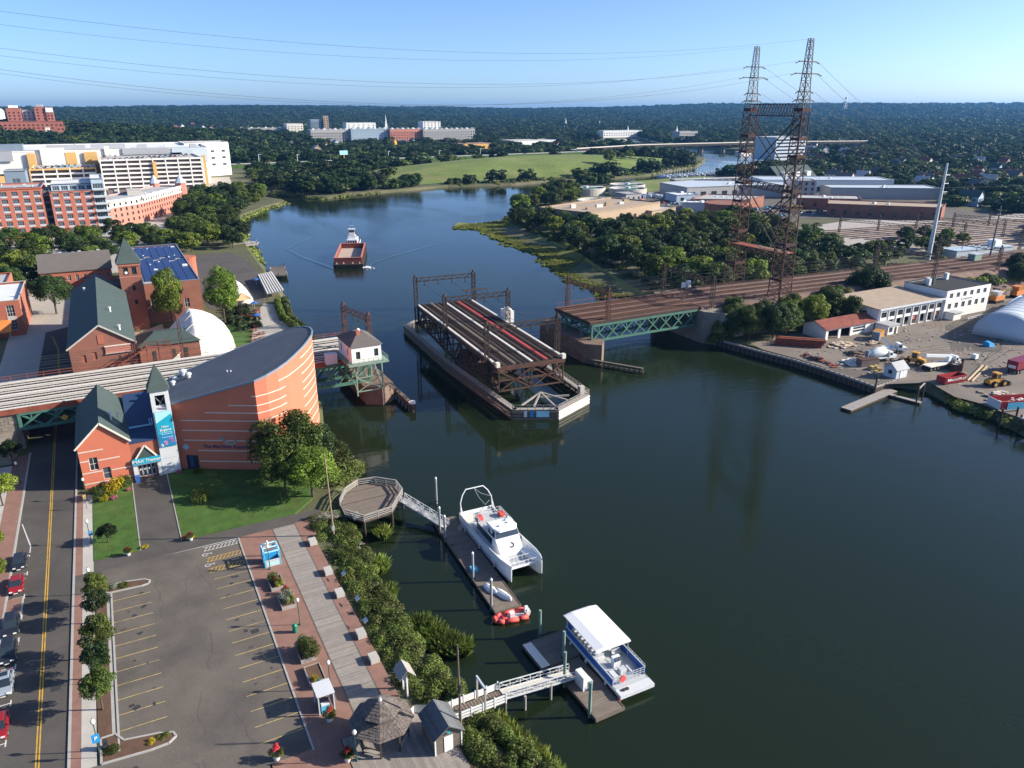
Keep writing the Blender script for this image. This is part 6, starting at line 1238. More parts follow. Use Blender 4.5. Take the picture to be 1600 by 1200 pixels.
MB().loft([[(-2.3,-2.6,1.75),(2.3,-2.6,1.75),(2.25,-2.6,4.0),(-2.25,-2.6,4.0)],[(-2.0,-5.6,1.75),(2.0,-5.6,1.75),(2.2,-3.45,4.0),(-2.2,-3.45,4.0)]]).build('fore_cabin', M['boat_white'], t, False)
MB().add([(-2.15,-3.48,4.1),(2.15,-3.48,4.1),(1.92,-3.1,5.15),(-1.92,-3.1,5.15)], [(0,1,2,3)]).build('windscreen', M['glass'], wh, False)
for s in (-1,1): MB().add([(s*2.27,-.7,4.15),(s*2.27,-3.2,4.15),(s*2.05,-2.9,5.15),(s*2.13,-.7,5.15)], [(0,1,2,3)]).build('side_window', M['glass'], wh, False)
MB().loft([[(-2.3,0,5.35),(2.3,0,5.35),(2.1,0,5.55),(-2.1,0,5.55)],[(-2.3,-2.4,5.35),(2.3,-2.4,5.35),(2.1,-2.3,5.6),(-2.1,-2.3,5.6)],[(-1.5,-3.7,5.3),(1.5,-3.7,5.3),(1.3,-3.5,5.45),(-1.3,-3.5,5.45)]]).build('wheelhouse_roof', M['boat_white'], wh, False)
for x, y in ((1.0,-.8),(.9,-1.7),(-.9,-2.2),(1.6,-.3)): MB().lathe((x,y,5.55), [(.2,0),(.25,.1),(.1,.3)], 8).build('deck_fitting', M['galvanised'], wh, False)
MB().box(-1.7,-.3,-.42,-.38,4.5,4.9).build('rear_window', M['glass'], wh, False); MB().box(.3,1.5,-.42,-.38,4.5,4.9).build('rear_window', M['glass'], wh, False)
em2 = MB()
for i in range(9):
 a0, a1 = radians(-150+i*27), radians(-150+(i+1)*27); f = lambda a, r: (.3+r*cos(a), -4.5+r*.67*sin(a), 2.98+r*.7*sin(a)); em2.add([f(a0,.25),f(a0,.5),f(a1,.5),f(a1,.25)], [(0,1,2,3)])
em2.build('emblem', M['dark_metal'], t, False)
for x, y in ((-1.95,3.4),(2.0,3.1)): MB().loft([[(x-.4,y+yy,4.15+.38-r),(x+.4,y+yy,4.15+.38-r),(x+.4,y+yy,4.5+r),(x-.4,y+yy,4.5+r)] for yy, r in ((-.65,.2),(-.4,.4),(.4,.4),(.65,.2))]).build('life_raft', M['boat_red'], t, False)
rl = MB()
for s in (-1,1):
 for y in np.arange(-.2, 4.7, .7): rl.beam((s*2.55,y,4.1),(s*2.55,y,5.1),.05,.05)
 for z in (4.45,4.8,5.1): rl.beam((s*2.55,-.4,z),(s*2.55,4.6,z),.045,.045)
for x in np.arange(-2.5,2.6,.8): rl.beam((x,4.6,4.1),(x,4.6,5.1),.05,.05)
for z in (4.6,5.1): rl.beam((-2.55,4.6,z),(2.55,4.6,z),.045,.045)
rl.build('upper_railing', M['white_paint'], t, False); rl = MB()
for x in (-2.4,-1.6,-.8,0,.8,1.6,2.4): rl.beam((x,-9.5,2.15),(x,-9.5,3.0),.06,.06); rl.beam((x,-7.4,1.75),(x,-7.4,2.6),.06,.06)
for y, z in ((-9.5,3.0),(-7.4,2.6)): rl.beam((-2.6,y,z),(2.6,y,z),.06,.06)
rl.build('bow_railing', M['white_paint'], t, False)
for i in range(5): MB().box(-2.2+i*1.0,-1.5+i*1.0,-8.9,-7.7,1.76,1.85).build('deck_hatch', M['tower_panel'], t, False)
ar = MB(); pts = [(-3.1,9.2,2.4),(-3.05,9.5,4.6),(-2.5,9.9,5.8),(-1.7,10.2,6.7),(1.7,10.2,6.7),(2.5,9.9,5.8),(3.05,9.5,4.6),(3.1,9.2,2.4)]; ar.path(pts, .1, 6); ar.beam((-3.1,8.0,2.4),(-3.05,9.5,4.4),.1,.1); ar.beam((3.1,8.0,2.4),(3.05,9.5,4.4),.1,.1); ar.build('stern_arch', M['white_paint'], t, False)
MB().path([(0,10.2,6.6),(.6,9.6,4.9),(1.6,9.0,3.4),(2.6,9.3,4.0)], .03, 4).path([(0,10.2,6.6),(1.2,9.9,5.4),(3.0,9.5,4.6)], .03, 4).build('hoist_rope', M['galvanised'], t, False)
MB().box(-3.2,3.2,9.5,9.65,1.7,2.6).build('transom', M['boat_white'], t, False); MB().box(-3.0,-1.0,7.2,9.3,1.76,2.3).build('stern_locker', M['cream_wall'], t, False); MB().box(.3,2.6,7.4,9.2,1.76,2.2).build('stern_locker', M['boat_deck'], t, False)
for i in range(6): MB().box(.2+.4*i,.45+.4*i,6.1,6.4,1.76,2.7).build('deck_gear', M['metal_grey' if i % 2 else 'dark_metal'], t, False)
MB().beam((-1.6,4.9,1.75),(-1.3,4.3,4.1),.7,.12).build('stair', M['galvanised'], t, False)
for i in range(4): MB().beam((-3.4,6.2+.35*i,2.2),(-4.6,6.5+.35*i,.9),.05,.08).build('boarding_step', M['galvanised'], t, False)
for y in (-6,0,6): MB().lathe((-3.62,y,.7), [(.05,0),(.2,.15),(.2,.7),(.05,.85)], 8).build('boat_fender', M['pale_concrete'], t, False)
# ---------------------------------------------------------------- covered tour boat
t = thing('tour_boat', 'blue-sided tour boat with a flat white canopy beside the T-shaped dock', 'boat', (46.9,62.5,0), radians(-1.5)); t.scale = (.87,.74,.95)
rings = [[(-wd_,y,1.15),(-wd_*.96,y,.1),(-wd_*.7,y,-.5),(wd_*.7,y,-.5),(wd_*.96,y,.1),(wd_,y,1.15)] for y, wd_ in ((8.2,2.4),(4,2.65),(-4,2.65),(-8.3,2.5))]; MB().loft(rings).build('hull', M['hull_blue_grey'], t, False)
MB().box(-2.75,2.75,-9.0,8.4,1.0,1.22).build('deck', M['boat_deck'], t, False); MB().box(-2.8,2.8,-9.2,-7.6,.75,1.26).build('bow_platform', M['tower_panel'], t, False)
for s in (-1,1):
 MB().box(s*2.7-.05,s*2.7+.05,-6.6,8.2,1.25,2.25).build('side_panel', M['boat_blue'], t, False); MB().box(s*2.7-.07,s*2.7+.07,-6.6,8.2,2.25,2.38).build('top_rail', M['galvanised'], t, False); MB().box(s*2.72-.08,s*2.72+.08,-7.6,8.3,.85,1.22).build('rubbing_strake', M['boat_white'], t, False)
 for y in (-1.8,1.4,4.6,8.0): MB().tube((s*2.6,y,1.2),(s*2.6,y,3.9),.05).build('canopy_post', M['galvanised'], t, False)
 rl = MB()
 for y in np.arange(-6.6,-1.8,.9): rl.beam((s*2.68,y,2.3),(s*2.68,y,2.75),.05,.05)
 rl.beam((s*2.68,-6.6,2.75),(s*2.68,-1.8,2.75),.05,.05); rl.build('rail', M['galvanised'], t, False)
 for y in np.arange(-.8,7.6,1.1): MB().box(s*1.4-.75,s*1.4+.75,y,y+.4,1.25,1.65).build('seat_row', M['tower_panel'], t, False); MB().box(s*1.4-.75,s*1.4+.75,y+.4,y+.46,1.6,2.1).build('seat_back', M['boat_deck'], t, False)
 for y in (-5,1,6): MB().lathe((s*2.95,y,.3), [(.05,0),(.18,.12),(.18,.6),(.05,.72)], 8).build('boat_fender', M['white_paint'], t, False)
MB().loft([[(-2.9,y,z),(-1.5,y,z+.2),(1.5,y,z+.2),(2.9,y,z),(2.9,y,z-.1),(-2.9,y,z-.1)] for y, z in ((8.9,3.8),(8.5,3.9),(-1.7,3.9),(-2.1,3.8))]).build('canopy', M['boat_white'], t, False)
MB().box(-2.6,2.6,8.0,8.2,1.2,2.9).build('stern_panel', M['boat_blue'], t, False)
for x in (-1.2,1.2): MB().lathe((x,8.7,.4), [(.3,0),(.32,.9),(.25,1.6)], 8).build('outboard', M['galvanised'], t, False)
MB().box(-.6,.6,-3.3,-2.4,1.2,2.7).build('helm_console', M['boat_white'], t, False); MB().box(-.55,.55,-3.5,-3.3,2.3,2.9).build('helm_screen', M['glass_blue'], t, False)
for x in (-1.5,1.3): MB().box(x-.35,x+.35,-5.6,-4.0,1.22,1.7).build('deck_bench', M['tower_panel'], t, False)
MB().box(-.5,.5,-5.2,-4.2,1.22,2.0).build('deck_chair', M['galvanised'], t, False)
rl = MB()
for x in np.arange(-2.6,2.7,.65): rl.beam((x,-6.6,1.25),(x,-6.6,2.4),.05,.05)
for z in (1.7,2.05,2.4): rl.beam((-2.65,-6.6,z),(2.65,-6.6,z),.05,.05)
rl.build('bow_rail', M['galvanised'], t, False)
o = child('life_ring', MB().lathe((0,0,0), [(.22,-.08),(.5,-.08),(.5,.08),(.22,.08)], 14).mesh('life_ring', M['boat_red']), t, (-1.1,-6.75,1.9)); o.rotation_euler.x = pi/2
o = child('red_buoy', MB().lathe((0,0,0), [(.05,-.35),(.33,-.15),(.33,.15),(.05,.35)], 10).mesh('red_buoy', M['boat_red']), t, (-2.6,-8.4,.3))
for x in (-1.8,-1.2): MB().lathe((x,-8.2,1.26), [(.3,0),(.3,.12),(.1,.14)], 10).build('rope_coil', M['dark_metal'], t, False)
# inflatable and dinghies
t = thing('inflatable_boat', 'red inflatable boat with white outboards at the end of the long dock', 'boat', (40.4,76.0,0), radians(-8)); o = MB()
path = [(2.2,-.85),(.8,-.9),(-1.2,-.85),(-2.1,-.5),(-2.45,0),(-2.1,.5),(-1.2,.85),(.8,.9),(2.2,.85)]
for a, b in zip(path,path[1:]): o.tube((*a,.35),(*b,.35),.33,8)
o.build('tube', M['boat_red'], t, False, smooth=True); MB().box(-1.9,2.0,-.7,.7,.05,.2).build('floor', M['tower_panel'], t, False); MB().box(-.2,.5,-.35,.35,.2,1.0).build('console', M['white_paint'], t, False); MB().box(-1.2,-.6,-.6,.6,.2,.55).build('seat', M['boat_red'], t, False)
for y in (-.35,.35): MB().loft([[(2.15,y-.16,.2),(2.6,y-.16,.2),(2.6,y+.16,.2),(2.15,y+.16,.2)],[(2.1,y-.2,.8),(2.75,y-.2,.8),(2.75,y+.2,.8),(2.1,y+.2,.8)],[(2.2,y-.15,1.2),(2.6,y-.15,1.2),(2.6,y+.15,1.2),(2.2,y+.15,1.2)]]).build('outboard', M['boat_white'], t, False)
def dinghy(x, y, rz, lab, L=3.2):
 t = thing('dinghy', lab, 'boat', (x,y,.62), rz); MB().loft([[(0+k*wd_,yy,zz) for k, zz in ((-1,0),(-.8,.35),(-.3,.55),(.3,.55),(.8,.35),(1,0))] for yy, wd_ in ((-L/2,.12),(-L*.3,.5),(0,.68),(L*.3,.66),(L/2,.5))]).build('hull', M['boat_white'], t, False, smooth=True); MB().box(-.05,.05,-L*.45,L*.45,.5,.6).build('keel', M['tower_panel'], t, False)
dinghy(41.5,80.2,.25,'upturned white dinghy on the sunlit end of the long dock'); dinghy(40.5,82.3,.2,'narrow white boat lying behind the upturned dinghy',2.6)
# ---------------------------------------------------------------- tug and barge under way
t = thing('barge', 'empty rust-red hopper barge pushed down the river', 'barge', (98.5,345,0), radians(-20)); 
MB().loft([[(-6.3,y,-.5),(6.3,y,-.5),(6.5,y,1.5),(-6.5,y,1.5)] for y in (-21.5,21.5)]).build('hull', M['barge_hull'], t, False); MB().box(-6.6,6.6,-21.7,21.7,1.5,1.9).build('deck', M['steel_brown'], t, False)
for a in ((-6.0,-5.6,-19.6,19.6),(5.6,6.0,-19.6,19.6),(-5.6,5.6,-19.6,-19.1),(-5.6,5.6,19.1,19.6)): MB().box(a[0],a[1],a[2],a[3],1.9,4.3).build('hopper_wall', M['barge_red'], t, False); MB().box(a[0]-.1,a[1]+.1,a[2]-.1,a[3]+.1,4.3,4.5).build('coaming', M['pale_brick'], t, False)
MB().box(-5.6,5.6,-19.1,19.1,1.9,2.05).build('hopper_floor', M['barge_floor'], t, False)
for s in (-1,1):
 for i in range(7): MB().box(s*6.1-.12,s*6.1+.12,-18+i*6,-17.7+i*6,1.9,4.2).build('stanchion', M['barge_red'], t, False)
for x in (-5,-2,2,5): MB().lathe((x,-20.6,1.9), [(.25,0),(.25,.6),(.35,.65)], 8).build('bollard', M['pale_concrete'], t, False)
for x in (-4.2,-1.4,1.4,4.2): MB().box(x-1.0,x+1.0,-21.75,-21.55,.1,1.5).build('tyre_fender', M['rubber'], t, False)
t = thing('tugboat', 'white tugboat pushing the red hopper barge', 'boat', (109,376.5,0), radians(-20))
MB().loft([[(-wd_,y,1.9),(-wd_*.8,y,-.3),(wd_*.8,y,-.3),(wd_,y,1.9)] for y, wd_ in ((-9.5,2.6),(-6,3.6),(4,3.6),(9.5,2.8))]).build('hull', M['barge_hull'], t, False); MB().box(-3.3,3.3,-9,9,1.9,2.05).build('deck', M['barge_red'], t, False)
for a in ((-3.6,-3.4,-8,8),(3.4,3.6,-8,8),(-2.8,2.8,-9.5,-9.3)): MB().box(a[0],a[1],a[2],a[3],1.9,3.0).build('bulwark', M['boat_white'], t, False)
h1 = MB().box(-2.6,2.6,-5,6,2.05,4.8).build('deckhouse', M['boat_white'], t, False)
for x in (-1.8,-.6,.6,1.8): MB().box(x-.4,x+.4,-5.06,-5.0,3.2,4.2).build('window', M['glass'], h1, False)
for z0, z1, k in ((4.8,6.6,1.9),(6.6,7.6,1.4)): MB().box(-k,k,-3.6,-3.6+2*k,z0,z1).build('upper_house', M['boat_white'], t, False)
p2 = MB().box(-1.5,1.5,-3.4,-.6,7.6,9.6).build('pilot_house', M['boat_white'], t, False); MB().box(-1.35,1.35,-3.45,-3.4,8.2,9.2).build('windscreen', M['glass'], p2, False); MB().box(-1.7,1.7,-3.6,-.4,9.6,9.8).build('pilot_roof', M['boat_white'], p2, False)
for s in (-1,1): MB().box(s*1.52-.02,s*1.52+.02,-3.2,-.8,8.2,9.2).build('side_window', M['glass'], p2, False)
MB().tube((0,-1.5,9.8),(0,-1.5,14),.1).build('mast', M['dark_metal'], t, False); MB().box(-.9,.9,-1.6,-1.4,11.2,11.35).build('radar', M['white_paint'], t, False)
for x in (-1.6,1.6): MB().tube((x,2.5,4.8),(x,2.5,7.5),.45,10).build('funnel', M['steel_brown'], t, False)
# bow wave and wake ridges of the barge: low real swells of the water surface
def swell(pts, w, h, label, name='bow_wave'):
 mb = MB(); n = len(pts)
 for i in range(n-1):
  a, b = Vector(pts[i]), Vector(pts[i+1]); u = (b-a).normalized(); v = Vector((-u.y,u.x)); fa, fb = 1-i/n, 1-(i+1)/n; prof = [(-1,-.02),(-.5,.5),(0,1),(.5,.5),(1,-.02)]
  for (s0,h0),(s1,h1_) in zip(prof,prof[1:]):
   q = [(a+v*w*s0,h0*h*fa),(b+v*w*s0,h0*h*fb),(b+v*w*s1,h1_*h*fb),(a+v*w*s1,h1_*h*fa)]; mb.add([(p.x,p.y,max(z,0)*1.0+(.004 if z > 0 else -.02)) for p, z in q], [(0,1,2,3)])
 o = mb.build(name, M['water'], smooth=True); return tag(o, label, None, None, 'stuff')
swell([(97.6,320.6),(106,332),(120,344),(140,358),(165,374)], 1.8, .13, '', 'bow_wave'); swell([(84.8,326),(82.5,342),(79,362),(78,385),(85,400),(97,414)], 1.8, .13, '', 'bow_wave')
swell([(100,315),(103,322)],.9,.15,'','bow_wave')
fm = MB()
for i in range(60): x = 98.5+random.gauss(.8,.8); y = 321.5+random.gauss(1.2,1.6); r = random.uniform(.15,.45); fm.lathe((x,y,.02), [(r,0),(r*.7,.12),(r*.2,.2)], 6)
tag(fm.build('bow_foam', M['white_paint']), kind='stuff')
# ---------------------------------------------------------------- the town: apartments, mall, works, houses, highway
EXC = [HILL, [(236,346),(345,346),(322,255),(480,246),(515,262),(530,335),(605,400),(575,520),(560,612),(450,600),(300,540)], [(140,60),(390,100),(420,198),(470,240),(322,300),(150,215)], [(300,262),(350,206),(420,200),(560,238),(540,282),(455,276),(400,310),(330,300)], [(-300,0),(70,0),(112,600),(128,690),(150,905),(-300,905)],
  [(130,872),(660,885),(720,965),(720,1004),(40,1004),(40,945)], [(640,930),(1250,880),(1250,1060),(640,1050)], [(470,480),(600,450),(640,520),(540,580)]]
FOOT = []      # footprints of the far buildings: cx, cy, half width, half depth
def polyb(name, label, cat, pts, z0, z1, wm, rm, wins=None, par=.4, trim=None, bands=(), nx=2, nz=1, fm='white_paint', gm='glass', pane=True, group=None, d=.25, clear=True):
 """a flat-roofed building on any outline (counter-clockwise); wins: {edge: (n, width, [sill heights], height)}"""
 n = len(pts); cx = sum(p[0] for p in pts)/n; cy = sum(p[1] for p in pts)/n; t = thing(name, label, cat, (cx,cy,z0), 0, group); mb = MB(); todo = []
 for i in range(n):
  p, q = pts[i], pts[(i+1) % n]; L = hypot(q[0]-p[0], q[1]-p[1]); hs = grid(L, wins[i][0], wins[i][1], wins[i][2], wins[i][3]) if wins and i in wins else []
  wall(mb, p, q, z0, z1+par, hs, d); todo.append((p,q,hs))
  for zb, h, m in bands:
   u = Vector((q[0]-p[0],q[1]-p[1]))/L; o = Vector((u.y,-u.x))*.06; MB().add([(p[0]+o.x,p[1]+o.y,zb),(q[0]+o.x,q[1]+o.y,zb),(q[0]+o.x,q[1]+o.y,zb+h),(p[0]+o.x,p[1]+o.y,zb+h)], [(0,1,2,3)]).build('band', M[m], t)
 mb.build('wall', M[wm], t); MB().prism(pts, z1-.3, z1).build('roof', M[rm], t)
 cp = MB()
 for i in range(n): a, b = pts[i], pts[(i+1) % n]; cp.beam((*a,z1+par+.08),(*b,z1+par+.08),.5,.18)
 if par: cp.build('parapet', M[trim or wm], t)
 for p, q, hs in todo: windows(t, p, q, hs, nx, nz, fm, gm, d*.9, .1, pane)
 if clear: xs = [p[0] for p in pts]; ys = [p[1] for p in pts]; FOOT.append(((min(xs)+max(xs))/2, (min(ys)+max(ys))/2, (max(xs)-min(xs))/2, (max(ys)-min(ys))/2))
 return t
R4 = lambda x0, x1, y0, y1: [(x0,y0),(x1,y0),(x1,y1),(x0,y1)]
struct('town_paving', MB().sheet([(-160,352),(26,352),(30,500),(60,640),(100,690),(125,890),(-160,890)], G+.03), M['concrete'])
# brick apartments
fl = [5.6+3.75*k for k in range(6)]
t = polyb('apartment_block', 'large orange brick apartment block at the left edge, taller left section', 'building', R4(-52,-27.4,470,500), 2, 27.6, 'apt_brick', 'roof_grey', {0:(5,2.9,fl,2.1),1:(4,2.4,fl,2.1)}, .9, 'blue_grey_metal', nx=3, nz=2, fm='mall_grey', gm='glass_blue', clear=False)
for k, z in enumerate(fl[1:]):
 for i in range(5): x = -52+24.6/5*(i+.5); MB().box(x-1.5,x+1.5,469.9,469.98,z-.95,z-.1).build('spandrel', M['tent_blue'], t)
vents(t,-50,-30,474,498,27.6,6)
t = polyb('apartment_recess', 'dark balcony recess between the two orange brick apartment sections', 'building', R4(-27.3,-24.2,474,500), 2, 25.5, 'blue_grey_metal', 'roof_grey', {0:(1,2.4,fl,2.6)}, .3, nx=2, fm='dark_metal', clear=False)
fl2 = [3.4+3.75*k for k in range(6)]
t = polyb('apartment_block', 'large orange brick apartment block beside its glass corner, lower right section', 'building', R4(-24.1,-4.2,468.5,500), 2, 25.2, 'apt_brick', 'roof_grey', {0:(4,2.9,[f+.9 for f in fl2],2.1)}, .8, 'blue_grey_metal', nx=3, nz=2, fm='mall_grey', gm='glass_blue', clear=False)
for z in fl2[1:]:
 for i in range(4): x = -24.1+19.9/4*(i+.5); MB().box(x-1.5,x+1.5,468.4,468.48,z-.1,z+.8).build('spandrel', M['tent_blue'], t)
t = polyb('penthouse_storey', 'grey glazed penthouse storey on top of the apartment block', 'building', R4(-23,-3,473,499), 25.2, 29.0, 'pale_blue_wall', 'roof_white', {0:(5,3.2,[25.9],2.3)}, .3, 'galvanised', nx=3, fm='white_paint', gm='glass_blue', clear=False)
t = polyb('glass_corner', 'glazed corner tower with white balconies on the apartment block', 'building', R4(-4.1,1.6,469,498), 2, 31.4, 'pale_blue_wall', 'roof_white', {0:(1,4.9,[4+3.75*k for k in range(8)][:7],2.6),1:(6,3.6,[4+3.75*k for k in range(7)],2.6)}, .4, 'tent_blue', nx=4, fm='white_paint', gm='glass_blue', clear=False)
for k in range(6): MB().box(-3.9,3.6,466.8,469,6.9+3.75*k,7.2+3.75*k).build('balcony', M['pale_concrete'], t); MB().box(1.62,3.6,469,476,6.9+3.75*k,7.2+3.75*k).build('balcony', M['pale_concrete'], t)
# second brick house with a white top storey
A, C_, B = (.8,492), (19.4,512.5), (49.5,575)
t = polyb('corner_apartments', 'angled brick apartment house with a white top storey and grey roof', 'building', [A,C_,B,(34,584),(8,535),(-9,508)], 2, 16.6, 'pale_brick', 'roof_grey', {0:(6,1.5,[4,7.4,10.6,13.7],1.8),1:(18,1.5,[4,7.4,10.6,13.7],1.8)}, .6, 'roof_white', bands=(), nx=2, fm='dark_metal', clear=False)
for p, q in ((A,C_),(C_,B)):
 u = Vector((q[0]-p[0],q[1]-p[1])); L = u.length; u /= L; o = Vector((u.y,-u.x))*.05; n = 6 if p == A else 18; g_ = L/n; mb = MB()
 for i in range(n+1):
  a = max(0,g_*(i-.5)+.8); b = min(L,g_*(i+.5)-.8); P0 = Vector(p)+u*a+o; P1 = Vector(p)+u*b+o; mb.add([(P0.x,P0.y,13.0),(P1.x,P1.y,13.0),(P1.x,P1.y,17.2),(P0.x,P0.y,17.2)], [(0,1,2,3)])
 for za, zb in ((13.0,13.65),(15.55,17.2)): P0 = Vector(p)+o*1.1; P1 = Vector(q)+o*1.1; mb.add([(P0.x,P0.y,za),(P1.x,P1.y,za),(P1.x,P1.y,zb),(P0.x,P0.y,zb)], [(0,1,2,3)])
 mb.build('pale_cladding', M['cream_wall'], t)
for x, y, r, z in ((49,577,3.6,17),(-1,505,3.0,17),(33,582,3,17)): MB().lathe((x,y,2), [(r,0),(r,z)], 8).build('turret', M['pale_brick'], t); MB().lathe((x,y,2+z), [(r+.4,0),(.1,5.5)], 8).build('turret_roof', M['steel_blue_roof'], t)
MB().box(14,22,528,545,16.6,19.4).build('roof_house', M['pale_concrete'], t); vents(t,6,30,512,560,16.6,8)
# cream parking garage: five open levels
def garage(name, label, x0, x1, y0, y1, z0, levels, h, bay, wm, tm=None):
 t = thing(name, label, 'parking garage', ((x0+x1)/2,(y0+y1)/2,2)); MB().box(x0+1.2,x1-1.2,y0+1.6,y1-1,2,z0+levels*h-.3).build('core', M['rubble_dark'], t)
 for k in range(levels+1):
  z = z0+k*h; m = M[tm if tm and k == levels else wm]; MB().box(x0,x1,y0,y0+.5,z-.2,z+1.1).build('spandrel', m, t); MB().box(x1-.5,x1,y0+.5,y1,z-.2,z+1.1).build('spandrel', m, t); MB().box(x0,x0+.5,y0+.5,y1,z-.2,z+1.1).build('spandrel', m, t); MB().box(x0+.5,x1-.5,y0+.5,y1,z-.3,z).build('floor_slab', M['pale_concrete'], t)
 n = int((x1-x0)/bay)
 for i in range(n+1): x = x0+(x1-x0)*i/n; MB().box(x-.45,x+.45,y0-.12,y0+.6,2,z0+levels*h+1.1).build('column', M[tm if tm and i in (0,n) else wm], t)
 n = int((y1-y0)/bay)
 for i in range(1,n+1): y = y0+(y1-y0)*i/n; MB().box(x1-.6,x1+.12,y-.45,y+.45,2,z0+levels*h+1.1).build('column', M[wm], t)
 return t
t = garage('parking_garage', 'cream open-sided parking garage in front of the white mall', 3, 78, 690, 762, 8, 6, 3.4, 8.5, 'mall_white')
MB().box(78.2,80.6,690,693,2,31).build('stair_tower', M['mall_orange'], t); MB().box(40,42.6,688.6,690,14,27).build('orange_fin', M['mall_orange'], t)
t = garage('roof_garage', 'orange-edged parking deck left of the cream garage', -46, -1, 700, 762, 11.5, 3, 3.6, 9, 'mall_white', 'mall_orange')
t = polyb('white_mall', 'huge white shopping mall with grey roof panels behind the parking garages', 'building', [(-130,768),(92,766),(96,860),(125,862),(125,900),(-130,900)], 2, 33.0, 'mall_white', 'roof_white', None, 1.2, 'mall_grey', clear=False)
for x0, x1, z0, z1, m in ((-125,-60,26,34,'mall_grey'),(-40,-22,20,36,'mall_white'),(-22,-14,14,32,'mall_orange'),(-8,2,14,32,'mall_orange'),(-50,-44,14,32,'mall_orange'),(8,12,22,36.5,'cream_wall'),(22,60,29,34.5,'mall_grey'),(60,70,24,30,'glass'),(62,92,22,34,'tent_blue')): MB().box(x0,x1,765.4-.3*(m == 'mall_orange'),766.2,z0,z1).build('facade_panel', M[m], t)
for x0, x1, y0, y1, h, m in ((-70,-52,772,786,6,'blue_grey_metal'),(-36,-6,790,800,4,'mall_grey'),(-2,26,800,806,4,'mall_grey'),(36,44,800,806,3,'mall_grey'),(60,66,812,816,3,'galvanised'),(80,86,790,796,3,'mall_grey')): MB().box(x0,x1,y0,y1,33,33+h).build('roof_plant', M[m], t)
vents(t,-120,115,775,890,33,18,'mall_grey',2.0)
hs = [(8,18,12,14.6),(8,18,18.5,21.1),(8,18,25,27.6)]
t = polyb('white_end_block', 'plain white end block of the mall with three window strips', 'building', [(80,842),(90,842),(124,860),(124,898),(80,898)], 2, 34.2, 'mall_white', 'roof_grey', {1:(3,4.5,[12,18.5,25],2.6)}, .6, clear=False, nx=4)
t = polyb('blue_box_block', 'blue-grey boxy block at the left edge before the mall', 'building', R4(-60,-47,668,690), 2, 24, 'blue_grey_metal', 'roof_grey', {0:(1,5,[13],6)}, .4, gm='glass_blue', clear=False); MB().box(-66,-60.2,668,690,2,21).build('yellow_side', M['mall_orange'], t)
# tiny cars: one shared mesh for each colour
MINI = {}
def minicar(x, y, z, rz, m, label, group):
 if m not in MINI:
  mb = MB().box(-2.2,2.2,-.9,.9,.3,.9); mb.loft([[(-1.5,-.8,.9),(-1.5,.8,.9),(-1.0,.65,1.45),(-1.0,-.65,1.45)],[(1.2,-.8,.9),(1.2,.8,.9),(.5,.65,1.45),(.5,-.65,1.45)]], 1)
  for xx in (-1.4,1.4): mb.box(xx-.35,xx+.35,-.92,.92,0,.6,2)
  MINI[m] = mb.mesh('parked_car', [M[m],M['glass'],M['rubber']])
 o = bpy.data.objects.new('parked_car', MINI[m]); COL.objects.link(o); o.location = (x,y,z); o.rotation_euler.z = rz; return tag(o, label, 'car', group)
cc = ['car_white','car_silver','car_dark','car_red','kiosk_blue']; cn = {'car_white':'white','car_silver':'silver','car_dark':'dark','car_red':'red','kiosk_blue':'blue'}
for i in range(46):
 m = cc[(i*3+i//4) % 5]; minicar(5+(i*2.9*3.1) % 68, 696+((i*17) % 8)*7.6, 28.45, pi/2, m, f'{cn[m]} car parked on the roof of the cream parking garage', 'cars on the roof of the cream garage')
for i in range(20): m = cc[(i*2+1) % 5]; minicar(-44+(i*7.1) % 40, 704+(i % 5)*9, 22.35, pi/2, m, f'{cn[m]} car parked on the orange-edged roof deck', 'cars on the orange-edged deck')
# hospital on the left hill
zb = 34
for nm, lab, x0, x1, y0, y1, z1, wm in (('hospital_tower','tall red brick hospital tower at the left end of the skyline',-128,-106,1700,1725,69,'far_brick'),('hospital_tower','grey-fronted hospital tower in the middle of the skyline group',-105,-84,1712,1735,66,'mall_grey'),('hospital_tower','red brick hospital tower right of the grey one',-84,-66,1700,1728,71,'far_brick'),('hospital_block','hospital block with a white upper half at the right of the group',-66,-55,1698,1728,70,'far_brick'),('hospital_wing','long low brick hospital wing below the towers',-150,-42,1670,1698,46,'far_brick'),('hillside_flats','brick block of flats on the hillside right of the hospital',-50,-38,1560,1585,40,'far_brick'),('hillside_house','pale narrow building next to the brick flats on the hillside',-66,-60,1540,1560,38,'cream_wall')):
 t = polyb(nm, lab, 'building', R4(x0,x1,y0,y1), zb-14, z1, wm, 'roof_grey', {0:(max(2,int((x1-x0)/7)),3.2,list(np.arange(zb,z1-4,5.2)),2.2)}, .5, nx=1, pane=False, fm='dark_metal')
 if 'white upper' in lab: MB().box(x0-.2,x1+.2,y0-.3,y0-.05,62,70).build('white_panel', M['white_wall'], t)
 if 'red brick' in lab: MB().box(x0+4,x1-4,y0+6,y1-6,z1,z1+5).build('roof_house', M['white_wall' if x0 < -100 else 'mall_grey'], t)
t = thing('water_tank', 'white domed water tank at the very left of the skyline', 'tank', (-150,1760,40)); MB().lathe((-150,1760,36), [(14,0),(14,28),(11,32),(2,34)], 20).build('tank', M['white_paint'], t)
